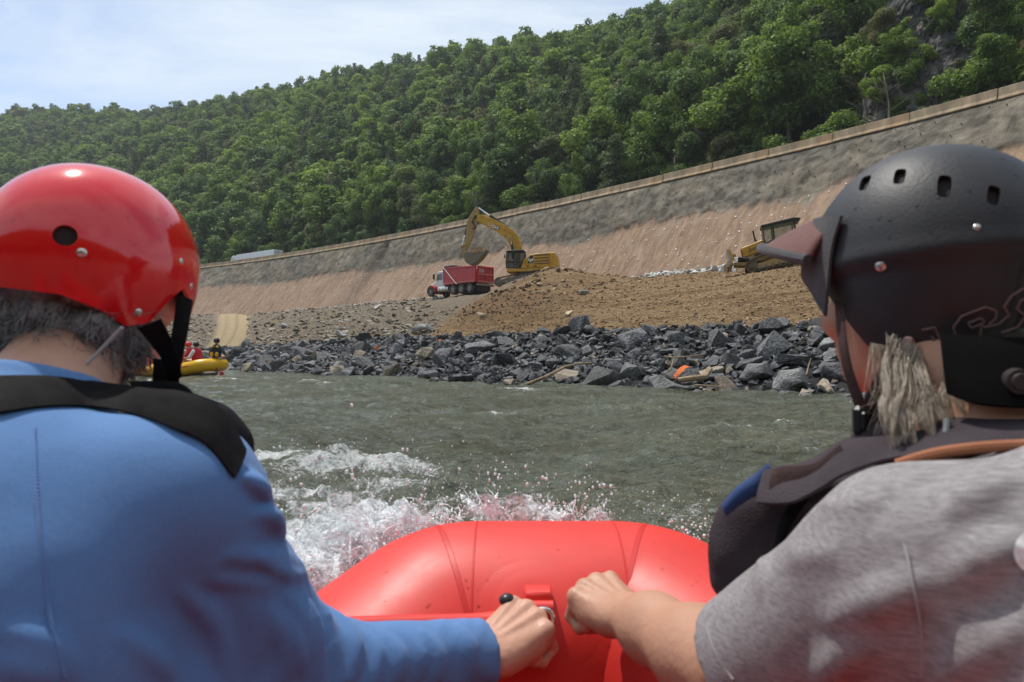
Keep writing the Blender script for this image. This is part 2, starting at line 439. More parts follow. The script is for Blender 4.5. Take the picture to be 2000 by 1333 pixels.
cols = np.concatenate([np.arange(-100, 330, 14), np.arange(330, 1700, 2.6), np.arange(1700, 2701, 16)]).astype(float)
nC = len(cols); tX = (cols - 1000) / FPX
Ys = Yshore(cols); Yt = Ytop(cols); Yc = Ys + dcrest(cols); Yb = Yt - wrun(cols)
def zpx(x, y, Y): return CAMP[2] + (HORIZON - y) / FPX * Y * 1.0001
Zc = zpx(cols, ycrest(cols), Yc); Zb = zpx(cols, ybase(cols), Yb)
PILE = P(1078, 545, 67.5)
EX_AT = P(1020, 557, 77.0)
def ground_z(X, Y):
    """height of the ground (bank, bench, mound) at plan points"""
    X = np.asarray(X, float); Y = np.asarray(Y, float); x = 1000 + FPX * X / Y
    ys = np.interp(x, cols, Ys); yc = np.interp(x, cols, Yc); yb = np.interp(x, cols, Yb); zc = np.interp(x, cols, Zc); zb = np.interp(x, cols, Zb)
    t1 = (Y - ys) / (yc - ys); t2 = np.clip((Y - yc) / (yb - yc), 0, 1)
    z = np.where(t1 < 1, np.maximum(t1, -0.25) * zc * np.where(t1 < 0, 2.2, 1), zc + (zb - zc) * (t2 * 0.93 + 0.07 * t2 * t2))
    # the bench steepens out of the riprap, then levels
    z = z + np.where(t1 >= 1, 0.12 * np.sin(PI * np.clip(t2 * 1.1, 0, 1)) * sstep(1, 1.3, t1), 0)
    d = np.hypot((X - PILE[0]) * 0.75, Y - PILE[1]); z = z + 2.0 * np.exp(-(d / 4.4) ** 2)
    d2 = np.hypot((X - PILE[0] + 7) * 0.5, Y - PILE[1] + 9); z = z + 0.55 * np.exp(-(d2 / 5.0) ** 2)
    rough = sstep(1.0, 1.15, t1)
    z = z + rough * (0.26 * fbm(X / 5.0, Y / 5.0, 1.0, 3) + 0.10 * fbm(X / 0.9, Y / 0.9, 4.0, 3))
    return z
def on_ground(px, py, lo=22.0, hi=140.0):
    for Y in np.arange(lo, hi, .1):
        p = P(px, py, Y)
        if p[2] < float(ground_z(p[0], p[1])): break
    return np.array([p[0], p[1], float(ground_z(p[0], p[1]))])
def brown_mask(x, y):
    """excavated brown fill against the grey slate bench, by photo position of the ground point"""
    e = np.interp(y, [540, 560, 600, 630, 660], [1040, 985, 905, 862, 838]); return sstep(-10, 14, x - e)

rows = []
for j in range(20): t = j / 20; rows.append((Ys - 2.5) + (Yc - Ys + 2.5) * t)
for j in range(141): t = j / 140; rows.append(Yc + (Yb + 1.0 - Yc) * (0.45 * t + 0.55 * t * t))
GY = np.array(rows); GX = GY * tX[None, :]; GZ = ground_z(GX, GY)
nR = len(rows)
GV = np.stack([GX, GY, GZ], -1).reshape(-1, 3)
ii = np.arange((nR - 1))[:, None] * nC + np.arange(nC - 1)[None, :]
GF = np.stack([ii, ii + 1, ii + nC + 1, ii + nC], -1).reshape(-1, 4)
gx = np.broadcast_to(cols, GY.shape); gy = HORIZON - (GZ - CAMP[2]) / GY * FPX
brown = brown_mask(gx + 26 * fbm(GX / 3, GY / 3, 2, 3), gy)
tc_ = np.interp(gy, [615, 640, 660, 682], [457, 456, 448, 432]); tw = np.interp(gy, [615, 682], [30, 31])
track = sstep(1.25, 0.75, np.abs(gx - tc_) / tw + 0.22 * fbm(GX / 2, GY / 2, 5, 3)) * (gy > 612)
rut = track * (np.exp(-((gx - tc_ - 6) / 3.0) ** 2) + .6 * np.exp(-((gx - tc_ + 14) / 4.0) ** 2))
fresh = 1.25 * np.exp(-(((gx - 985 - .55 * (gy - 600) * -1) / 135) ** 2 + ((gy - 602) / 46) ** 2)) * brown * (.75 + .5 * fbm(GX / 2.5, GY / 2.5, 8, 3))
bank = sstep(1.12, 0.98, (GY - Ys) / (Yc - Ys))

mg = M('earth', (0.3, 0.22, 0.14), rough=0.95, spec=0.15)
n, l, b = nodes(mg)
def ND(t, **k):
    q = n.new(t)
    for a, v in k.items(): setattr(q, a, v)
    return q
def NOISE(scale, detail=6, rough=0.65, vec=None, dist=0.0):
    q = n.new('ShaderNodeTexNoise'); q.inputs['Scale'].default_value = scale; q.inputs['Detail'].default_value = detail; q.inputs['Roughness'].default_value = rough; q.inputs['Distortion'].default_value = dist
    if vec is not None: l.new(vec, q.inputs['Vector'])
    return q.outputs[0]
def RAMP(s, a, b_, lo=0.0, hi=1.0):
    q = n.new('ShaderNodeMapRange'); l.new(s, q.inputs[0]); q.inputs[1].default_value = a; q.inputs[2].default_value = b_; q.inputs[3].default_value = lo; q.inputs[4].default_value = hi; return q.outputs[0]
def MIX(f, a, b_):
    q = n.new('ShaderNodeMix'); q.data_type = 'RGBA'
    for i, v in ((0, f), (6, a), (7, b_)):
        if isinstance(v, (int, float)): q.inputs[i].default_value = v
        elif isinstance(v, tuple): q.inputs[i].default_value = (*v, 1)
        else: l.new(v, q.inputs[i])
    return q.outputs[2]
def ATT(name):
    q = n.new('ShaderNodeAttribute'); q.attribute_name = name; return q.outputs['Fac']
def MATH(op, a, b_=None):
    q = n.new('ShaderNodeMath'); q.operation = op
    for i, v in ((0, a), (1, b_)):
        if v is None: continue
        if isinstance(v, (int, float)): q.inputs[i].default_value = v
        else: l.new(v, q.inputs[i])
    return q.outputs[0]
def BUMP(h, dist, normal=None):
    q = n.new('ShaderNodeBump'); q.inputs['Distance'].default_value = dist; l.new(h, q.inputs['Height'])
    if normal is not None: l.new(normal, q.inputs['Normal'])
    return q.outputs[0]
def OBJC(): return n.new('ShaderNodeTexCoord').outputs['Object']
def VMAP(vec, scale, rot=(0, 0, 0)):
    q = n.new('ShaderNodeMapping'); l.new(vec, q.inputs[0]); q.inputs['Scale'].default_value = scale; q.inputs['Rotation'].default_value = rot; return q.outputs[0]
oc = OBJC()
fine = NOISE(6.0, 8, 0.7, oc); coarse = NOISE(0.5, 6, 0.65, oc); grit = NOISE(14.0, 3, 0.6, oc); streak = NOISE(0.6, 5, 0.6, VMAP(oc, (0.35, 1.6, 1.0), (0, 0, 0.72)))
slate = MIX(RAMP(fine, .35, .68), (0.125, 0.108, 0.085), (0.30, 0.255, 0.19)); slate = MIX(RAMP(coarse, .4, .65), slate, MIX(RAMP(fine, .4, .65), (0.16, 0.118, 0.078), (0.30, 0.225, 0.145)))
brn = MIX(RAMP(fine, .36, .66), (0.150, 0.092, 0.045), (0.44, 0.31, 0.17)); brn = MIX(RAMP(streak, .46, .60, 0, .8), brn, MIX(RAMP(fine, .4, .6), (0.12, 0.066, 0.03), (0.21, 0.125, 0.06))); brn = MIX(RAMP(grit, .62, .7, 0, .6), brn, (0.48, 0.36, 0.22))
brn = MIX(RAMP(ATT('fresh'), .15, .75, 0, .9), brn, MIX(RAMP(fine, .36, .66), (0.105, 0.058, 0.026), (0.26, 0.165, 0.082)))
cc = MIX(ATT('brown'), slate, brn)
cc = MIX(ATT('track'), cc, MIX(RAMP(fine, .3, .7), (0.37, 0.285, 0.165), (0.45, 0.35, 0.21))); cc = MIX(MATH('MULTIPLY', ATT('rut'), 0.75), cc, (0.28, 0.21, 0.13))
cc = MIX(ATT('bank'), cc, MIX(RAMP(fine, .4, .65), (0.028, 0.028, 0.03), (0.09, 0.088, 0.086)))
l.new(cc, b.inputs['Base Color'])
l.new(BUMP(grit, 0.10, BUMP(fine, 0.22)), b.inputs['Normal'])
gm = mesh_data('ground', GV, GF)
for nm, a_ in (('brown', brown), ('track', track), ('rut', rut), ('bank', bank), ('fresh', np.clip(fresh, 0, 1))): attr(gm, nm, a_)
g_ = link('ground', gm, mg); tag(g_, kind='structure')
# river bed, so that the ground goes on under the water
bed = obj('river_bed', [(-900, -500, -1.6), (500, -500, -1.6), (500, 700, -1.6), (-900, 700, -1.6)], [(0, 1, 2, 3)], M('bed', (0.05, 0.045, 0.03), 0.9)); tag(bed, kind='structure')

# ------------------------------------------------------------------ retaining wall below the road
wc = np.concatenate([np.arange(-100, 330, 14), np.arange(330, 2040, 3.0), np.arange(2040, 2701, 16)]).astype(float); nW = len(wc); tW = (wc - 1000) / FPX
topY = Ytop(wc); baseY = topY - wrun(wc); baseZ = zpx(wc, ybase(wc), baseY) - 0.6
bndY = baseY + wrun(wc) * 0.66; bndZ = zpx(wc, ybound(wc), bndY)
TL = np.stack([topY * tW, topY], 1); arc = np.concatenate([[0], np.cumsum(np.linalg.norm(np.diff(TL, axis=0), axis=1))])
def to_wall(X, Y):
    """arc length along the road edge and distance from it"""
    X, Y = np.ravel(X), np.ravel(Y); U = np.empty(len(X)); Q = np.empty(len(X)); T = np.diff(TL, axis=0); LL = np.linalg.norm(T, axis=1); T = T / LL[:, None]
    for i0 in range(0, len(X), 4000):
        p = np.stack([X[i0:i0 + 4000], Y[i0:i0 + 4000]], 1); d = p[:, None, :] - TL[None, :-1]
        s_ = np.clip((d * T[None]).sum(-1), 0, LL[None]); e = np.linalg.norm(d - s_[..., None] * T[None], axis=-1); k = e.argmin(1); r_ = np.arange(len(k))
        U[i0:i0 + 4000] = arc[k] + s_[r_, k]; Q[i0:i0 + 4000] = e[r_, k]
    return U, Q
nt_, ng_ = 46, 40
WY, WZ, WV = [], [], []
for j in range(nt_): t = j / nt_; WY.append(baseY + (bndY - baseY) * t); WZ.append(baseZ + (bndZ - baseZ) * t); WV.append(np.full(nW, t))
for j in range(ng_ + 1): t = j / ng_; WY.append(bndY + (topY - 0.05 - bndY) * t); WZ.append(bndZ + (TOPZ - 1.05 - bndZ) * t); WV.append(np.full(nW, 1 + t))
WY = np.array(WY); WZ = np.array(WZ); WV = np.array(WV); WX = WY * tW[None, :]
U, Q = to_wall(WX, WY); U = U.reshape(WX.shape); Q = Q.reshape(WX.shape)
tanm = sstep(1.06, 0.94, WV + 0.16 * fbm(U / 2.0, WV * 2, 0, 3) + 0.22 * pn(U / 8, 0.5))
rill = fbm(U / 0.85 + 0.6 * pn(U / 4, WZ / 6), WZ / 4.5, 0, 3); bumps = fbm(U / 3.0, WZ / 3.4, 7, 4); knob = fbm(U / 0.8, WZ / 0.8, 3, 3)
disp = tanm * (0.08 * rill + 0.12 * bumps) + (1 - tanm) * (0.22 * bumps + 0.045 * knob + 0.12) - 0.5 * np.exp(-((U - np.interp(757, wc, arc)) / 0.8) ** 2) * (WV > 1.3)
disp *= np.minimum(1, (2 - WV) * 5)
WX = WX - 0.72 * disp; WY = WY - 0.62 * disp; WZ = WZ + 0.25 * disp
WVt = np.stack([WX, WY, WZ], -1).reshape(-1, 3); nWr = WX.shape[0]
ii = np.arange(nWr - 1)[:, None] * nW + np.arange(nW - 1)[None, :]; WF = np.stack([ii, ii + 1, ii + nW + 1, ii + nW], -1).reshape(-1, 4)
mw = M('wall_face', (0.3, 0.25, 0.2), rough=0.95, spec=0.12); n, l, b = nodes(mw)
cmb = n.new('ShaderNodeCombineXYZ'); l.new(ATT('u'), cmb.inputs[0]); l.new(ATT('h'), cmb.inputs[1]); uv = cmb.outputs[0]
f1 = NOISE(0.8, 7, .58, VMAP(uv, (1, 1.3, 1)), 0.6); f2 = NOISE(0.22, 6, .6, uv, 0.6); rl = NOISE(1.6, 7, .65, VMAP(uv, (.8, 0.26, 1), (0, 0, .2)), 1.4); run_ = NOISE(0.8, 6, .6, VMAP(uv, (1.2, 0.22, 1)))
grey = MIX(RAMP(f1, .32, .7), (0.105, 0.090, 0.068), (0.225, 0.192, 0.145)); grey = MIX(RAMP(f2, .42, .62, 0, .75), grey, MIX(RAMP(f1, .35, .65), (0.14, 0.123, 0.10), (0.33, 0.29, 0.225))); grey = MIX(RAMP(run_, .52, .70, 0, .7), grey, (0.075, 0.066, 0.053)); big_ = NOISE(.10, 5, .6, VMAP(uv, (1, 2.2, 1)), .8); grey = MIX(RAMP(big_, .42, .60, 0, .8), grey, MIX(RAMP(f1, .4, .6), (0.07, 0.065, 0.055), (0.16, 0.148, 0.125)))
tan = MIX(RAMP(rl, .33, .68), (0.185, 0.124, 0.084), (0.34, 0.240, 0.168)); tan = MIX(RAMP(f2, .5, .66, 0, .5), tan, (0.32, 0.235, 0.18)); tan = MIX(RAMP(rl, .26, .36, .35, 0), tan, (0.15, 0.11, 0.08))
wc_ = MIX(ATT('tan'), grey, tan); wc_ = MIX(ATT('damp'), wc_, (0.075, 0.06, 0.05))
l.new(wc_, b.inputs['Base Color']); l.new(BUMP(f1, 0.12, BUMP(rl, 0.10)), b.inputs['Normal'])
damp = np.exp(-((U - np.interp(757, wc, arc) + (2 - WV) * 1.1) / (0.8 + (2 - WV) * 1.7)) ** 2) * np.interp(WV, [0, .6, 1.2, 1.6, 1.8, 2], [.35, .5, .8, 1.1, 1.0, .3]) * (0.75 + 0.5 * fbm(U / 1.0, WZ / 3, 2, 2))
band = np.exp(-((WV - 1.13) / 0.13) ** 2) * 0.45 * (0.5 + 0.5 * np.clip(pn(U / 8, 3.3) * 2, -1, 1))
wall = empty('retaining_wall', (0, 95, 8)); tag(wall, 'tall sprayed concrete and soil retaining wall holding up the highway above the bench', 'retaining wall')
wme = mesh_data('wall_face', WVt - np.array([0, 95, 8]), WF)
for nm, a_ in (('tan', tanm), ('u', U), ('h', WZ), ('damp', np.clip(damp + band, 0, 1))): attr(wme, nm, a_)
link('wall_face', wme, mw, wall)
# white soil-nail plates on the tan face, dark nail heads on the grey
pl = MB(); pd = MB()
wbv = BVHTree.FromPolygons([tuple(v) for v in WVt], [tuple(f) for f in WF])
T_ = np.diff(TL, axis=0)
for row in range(15):
    for u in np.arange(arc[30], arc[-40], 1.75):
        uu = u + (row % 2) * 0.87 + random.uniform(-.45, .45)
        k = int(np.clip(np.searchsorted(arc, uu) - 1, 0, nW - 2)); f_ = (uu - arc[k]) / (arc[k + 1] - arc[k]); p2 = TL[k] + f_ * (TL[k + 1] - TL[k]); tn = nrm(T_[k]); nn = np.array([tn[1], -tn[0]])
        if nn @ np.array([-0.75, -0.65]) < 0: nn = -nn
        z = 8.3 + row * 0.92 + random.uniform(-.28, .28)
        hit, no, _, _ = wbv.ray_cast(Vector((p2[0] + nn[0] * 40, p2[1] + nn[1] * 40, z)), Vector((-nn[0], -nn[1], 0)), 60)
        if hit is None: continue
        kk = int(np.clip(np.searchsorted(wc, 1000 + FPX * hit.x / hit.y), 0, nW - 1)); on_tan = z < bndZ[kk] - 0.15
        if z < baseZ[kk] + 0.9: continue
        no = np.array(no); no = no if no[1] < 0 else -no; x_, y_, z_ = frame_to(no)
        if on_tan:
            if random.random() < .30: continue
            a = random.uniform(0, PI); r = random.uniform(.055, .095); c = np.array(hit) + no * .07
            q = [c + r * (math.cos(a + i * PI / 2) * x_ + math.sin(a + i * PI / 2) * y_) for i in range(4)]
            pl.add(q + [p - no * .10 for p in q], [(0, 1, 2, 3), (0, 4, 5, 1), (1, 5, 6, 2), (2, 6, 7, 3), (3, 7, 4, 0)])
        elif random.random() < .5:
            c = np.array(hit); pd.cyl(c - no * .05, c + no * .22 + np.array([0, 0, -.05]), .045, .03, 5)
o = pl.build('nail_plate', M('galvanised', (0.72, 0.70, 0.66), 0.5, var=.2, vscale=1.0), wall, world=True); o['kind'] = 'stuff'
o = pd.build('nail_head', M('nail_dark', (0.07, 0.06, 0.05), 0.8), wall, world=True); o['kind'] = 'stuff'

# ------------------------------------------------------------------ road and concrete barriers
def along(u, off=0.0):
    k = int(np.clip(np.searchsorted(arc, u) - 1, 0, nW - 2)); f_ = (u - arc[k]) / (arc[k + 1] - arc[k]); tn = nrm(TL[k + 1] - TL[k]); nn = np.array([tn[1], -tn[0]])
    if nn @ np.array([-0.75, -0.65]) > 0: nn = -nn          # towards the hill
    return TL[k] + f_ * (TL[k + 1] - TL[k]) + nn * off, tn, nn
us = np.arange(arc[0], arc[-1], 5.0)
RV, RF = [], []
for i, u in enumerate(us):
    for off in (-0.1, 3, 6, 10, 15):
        p, _, _ = along(u, off); RV.append((*p, TOPZ - 0.98))
    if i:
        for j in range(4): q = (i - 1) * 5 + j; RF.append((q, q + 1, q + 6, q + 5))
road = obj('road', RV, RF, M('asphalt', (0.06, 0.06, 0.058), 0.9, var=.2, vscale=2)); tag(road, kind='structure')
mc = M('barrier_concrete', (0.36, 0.29, 0.20), rough=0.9, spec=.2); n, l, b = nodes(mc)
oc = OBJC(); st = NOISE(1.2, 6, .65, VMAP(oc, (1.0, 1.0, 0.25))); rn = n.new('ShaderNodeObjectInfo').outputs['Random']; vn = NOISE(0.35, 4, .6, oc)
cb = MIX(RAMP(st, .35, .68), (0.21, 0.17, 0.125), (0.47, 0.37, 0.25)); cb = MIX(MATH('MULTIPLY', RAMP(vn, .42, .62), RAMP(rn, 0, 1, .1, .8)), cb, (0.40, 0.235, 0.115)); l.new(cb, b.inputs['Base Color']); l.new(BUMP(st, .03), b.inputs['Normal'])
prof = [(-.30, 0), (-.30, .08), (-.17, .33), (-.09, 1.0), (.09, 1.0), (.17, .33), (.30, .08), (.30, 0)]
uj = [np.interp(x, wc, arc) for x in (1136, 1213, 1296, 1393, 1503, 1629, 1780, 1953)]
joints = list(uj); d = 6.6
while joints[-1] + d < arc[-1] - 6: joints.append(joints[-1] + d)
lft = [np.interp(x, wc, arc) for x in (1066, 1010, 958, 905, 848)]
joints = lft[::-1] + joints
while joints[0] - 6.8 > np.interp(215, wc, arc): joints.insert(0, joints[0] - 6.8)
seg = 0
for a, c in zip(joints[:-1], joints[1:]):
    p0, t0, n0 = along(a, .12); p1, t1, n1 = along(c, .12); ctr = (p0 + p1) / 2; ln = np.linalg.norm(p1 - p0); yaw = math.atan2(p1[1] - p0[1], p1[0] - p0[0])
    mb = MB(); h = [(q, z + 0) for q, z in prof]; v = []; g = .025 if random.random() < .8 else .07
    for xx in (-ln / 2 + g, -ln / 2 + g + .05, ln / 2 - g - .05, ln / 2 - g):
        e = .985 if abs(xx) > ln / 2 - g - .02 else 1; v += [(xx, y, z * e) for y, z in h]
    f = []
    for s_ in range(3):
        for i in range(8): f.append((s_ * 8 + i, s_ * 8 + (i + 1) % 8, s_ * 8 + 8 + (i + 1) % 8, s_ * 8 + 8 + i))
    f += [tuple(range(7, -1, -1)), tuple(range(24, 32))]
    mb.add(v, f); px_ = 1000 + FPX * ctr[0] / ctr[1]
    o = mb.build('concrete_barrier', mc, None, bevel=.02); o.location = (ctr[0], ctr[1], TOPZ - 1.02 + random.uniform(-.02, .02)); o.rotation_euler = (random.uniform(-.012, .012), random.uniform(-.004, .004), yaw)
    tag(o, 'rust-stained concrete barrier segment ' + tree_where(px_, 0), 'barrier', 'concrete barriers along the highway edge'); seg += 1

# ------------------------------------------------------------------ wooded mountain
ysky = itp([(-700, 250), (-300, 232), (0, 218), (130, 215), (300, 220), (440, 192), (560, 172), (770, 128), (900, 105), (1000, 90), (1100, 68), (1200, 42), (1310, 2), (1500, -75), (2000, -200), (2700, -250)])
Yrg = itp([(-700, 620), (0, 540), (300, 500), (560, 430), (770, 380), (1000, 330), (1200, 285), (1310, 262), (1500, 225), (2000, 165), (2700, 120)])
TREE_H = 10.0
_tn = np.gradient(TL, axis=0); _tn /= np.linalg.norm(_tn, axis=1)[:, None]; _rd = np.stack([tW, np.ones(nW)], 1); _dt = np.abs(_rd[:, 0] * _tn[:, 1] - _rd[:, 1] * _tn[:, 0])
def hill_off(x): return np.interp(x, wc, np.minimum(13.5 / _dt, 70))      # along the line of sight, from road edge to the foot of the slope
def hill_z(X, Y):
    X = np.asarray(X, float); Y = np.asarray(Y, float); x = 1000 + FPX * X / Y
    y0 = np.interp(x, wc, topY) + 1.12 * hill_off(x); yr = Yrg(x); t = (Y - y0) / (yr - y0)
    zr = CAMP[2] + (HORIZON - ysky(x)) / FPX * yr - TREE_H * 1.25
    tt = np.clip(t, 0, 1); z = TOPZ - 1 + (zr - TOPZ + 1) * (0.80 * tt + 0.20 * np.sin(tt * PI / 2)) + np.where(t > 1, -(t - 1) * 60, 0)
    z = z + np.sin(PI * tt) ** .7 * (7 * fbm(X / 70, Y / 70, 3, 2) + 1.5 * fbm(X / 14, Y / 14, 1, 2))
    # the steep rock cut on the right starts right at the road
    steep = sstep(1690, 1830, x) * np.exp(-(np.clip(t, 0, 1) / .12) ** 2 * 0) * np.minimum(1, np.maximum(0, t) * 14); z = z + steep * 8.0
    return z, t, x
hc = np.concatenate([np.arange(-100, 2700, 10)]).astype(float); HY = []
y0 = Ytop(hc) + hill_off(hc); yr = Yrg(hc)
for j in range(71): t = -0.02 + 1.25 * (j / 70) ** 1.3; HY.append(y0 + (yr - y0) * t)
HY = np.array(HY); HX = HY * ((hc - 1000) / FPX)[None]; HZ, HT, HXp = hill_z(HX, HY); nH = len(hc)
HZ[0] = TOPZ - 1.0
ii = np.arange(70)[:, None] * nH + np.arange(nH - 1)[None]; HF = np.stack([ii, ii + 1, ii + nH + 1, ii + nH], -1).reshape(-1, 4)
mh = M('forest_floor', (0.045, 0.042, 0.022), rough=1.0, var=.5, vscale=.25, col2=(0.10, 0.075, 0.045), spec=.05)
hl = obj('hill', np.stack([HX, HY, HZ], -1).reshape(-1, 3), HF, mh); tag(hl, kind='structure')
# the other side of the gorge, behind the camera: it shades and is mirrored in helmets and water
bx = np.linspace(-420, 420, 70); by = np.array([-38, -60, -90, -130, -180, -240, -300])
BXg, BYg = np.meshgrid(bx, by); BZ = np.interp(-BYg, [38, 60, 90, 130, 180, 240, 300], [-.5, 8, 28, 55, 84, 112, 120]) + 8 * fbm(BXg / 60, BYg / 60, 2, 3) * (BYg < -50)
def back_z(X, Y): return np.interp(-Y, [38, 60, 90, 130, 180, 240, 300], [-.5, 8, 28, 55, 84, 112, 120]) + 8 * fbm(X / 60, Y / 60, 2, 3) * (np.asarray(Y) < -50)
ii = np.arange(6)[:, None] * 70 + np.arange(69)[None]
hb = obj('hill', np.stack([BXg, BYg, BZ], -1).reshape(-1, 3), np.stack([ii, ii + 1, ii + 71, ii + 70], -1).reshape(-1, 4), mh); tag(hb, kind='structure')
# rock face beside the road at the right
kx = np.linspace(1690, 2120, 130); kt = np.linspace(0, 1, 80); KX, KT = np.meshgrid(kx, kt)
K0 = Ytop(kx) + 15.2; KY = K0[None] + KT * 9.0
py_top = np.interp(kx, [1690, 1730, 1770, 1830, 1900, 2000, 2120], [150, 20, -30, -50, -60, -80, -100]); pz_top = CAMP[2] + (HORIZON - py_top) / FPX * (K0 + 9)
KZ = (TOPZ - 1.2) + KT * (pz_top[None] - TOPZ + 1.2); KXw = KY * (KX - 1000) / FPX
dk = 1.6 * np.abs(fbm(KXw / 5, KZ / 7, KY / 5, 3)) + .8 * np.round(3 * fbm(KXw / 2.2, KZ / 3.5, 2, 3)) / 3 + .22 * fbm(KXw / .5, KZ / .5, 5, 3)
KXw = KXw - .55 * dk; KYw = KY - .8 * dk
ii = np.arange(79)[:, None] * 130 + np.arange(129)[None]
mk = M('cliff_rock', (0.10, 0.09, 0.08), rough=.9, spec=.2); n, l, b = nodes(mk); oc = OBJC()
k1 = NOISE(.7, 9, .7, VMAP(oc, (1, 1, .45)), .5); k2 = NOISE(.16, 4, .6, oc); kc = MIX(RAMP(k1, .34, .7), (0.040, 0.040, 0.040), (0.175, 0.17, 0.16)); kc = MIX(RAMP(k2, .5, .66, 0, .7), kc, MIX(RAMP(k1, .4, .6), (0.08, 0.07, 0.058), (0.21, 0.18, 0.15))); l.new(kc, b.inputs['Base Color']); l.new(BUMP(k1, .5), b.inputs['Normal'])
rk = obj('rock_face', np.stack([KXw, KYw, KZ], -1).reshape(-1, 3), np.stack([ii, ii + 1, ii + 131, ii + 130], -1).reshape(-1, 4), mk, smooth=False)
cliff_bv = BVHTree.FromPolygons([tuple(v) for v in np.stack([KXw, KYw, KZ], -1).reshape(-1, 3)], [tuple(q) for q in np.stack([ii, ii + 1, ii + 131, ii + 130], -1).reshape(-1, 4)])
tag(rk, 'bare grey rock face above the barriers at the upper right', 'rock face')
# ================================================================== trees
def leaf_mat(name, c1, c2, rnd=.35):
    m = bpy.data.materials.new(name); m.use_nodes = True; t = m.node_tree; n = t.nodes; l = t.links; n.clear()
    out = n.new('ShaderNodeOutputMaterial'); d = n.new('ShaderNodeBsdfDiffuse'); tr = n.new('ShaderNodeBsdfTranslucent'); mx = n.new('ShaderNodeMixShader'); gl = n.new('ShaderNodeBsdfGlossy'); m2 = n.new('ShaderNodeMixShader')
    oi = n.new('ShaderNodeObjectInfo'); cm = n.new('ShaderNodeMix'); cm.data_type = 'RGBA'; l.new(oi.outputs['Random'], cm.inputs[0]); cm.inputs[6].default_value = (*c1, 1); cm.inputs[7].default_value = (*c2, 1)
    at_ = n.new('ShaderNodeAttribute'); at_.attribute_name = 'leaf'; hs = n.new('ShaderNodeHueSaturation'); l.new(cm.outputs[2], hs.inputs['Color'])
    mr = n.new('ShaderNodeMapRange'); l.new(at_.outputs['Fac'], mr.inputs[0]); mr.inputs[3].default_value = .62; mr.inputs[4].default_value = 1.4; l.new(mr.outputs[0], hs.inputs['Value'])
    mh_ = n.new('ShaderNodeMapRange'); l.new(at_.outputs['Fac'], mh_.inputs[0]); mh_.inputs[3].default_value = .515; mh_.inputs[4].default_value = .48; l.new(mh_.outputs[0], hs.inputs['Hue'])
    l.new(hs.outputs[0], d.inputs[0]); l.new(hs.outputs[0], tr.inputs[0]); mx.inputs[0].default_value = .5; l.new(d.outputs[0], mx.inputs[1]); l.new(tr.outputs[0], mx.inputs[2])
    gl.inputs['Roughness'].default_value = .5; gl.inputs['Color'].default_value = (.6, .65, .6, 1); m2.inputs[0].default_value = .035; l.new(mx.outputs[0], m2.inputs[1]); l.new(gl.outputs[0], m2.inputs[2]); l.new(m2.outputs[0], out.inputs[0])
    return m
LEAF = {'broad': leaf_mat('leaf_green', (0.120, 0.198, 0.030), (0.185, 0.275, 0.050)), 'light': leaf_mat('leaf_light', (0.205, 0.310, 0.042), (0.265, 0.37, 0.062)), 'dark': leaf_mat('leaf_dark', (0.076, 0.140, 0.034), (0.118, 0.185, 0.050)), 'pine': leaf_mat('needle', (0.082, 0.120, 0.046), (0.115, 0.148, 0.058)), 'olive': leaf_mat('leaf_olive', (0.125, 0.155, 0.055), (0.18, 0.19, 0.07))}
BARK = M('bark', (0.10, 0.08, 0.06), .95, var=.4, vscale=3, spec=.1)
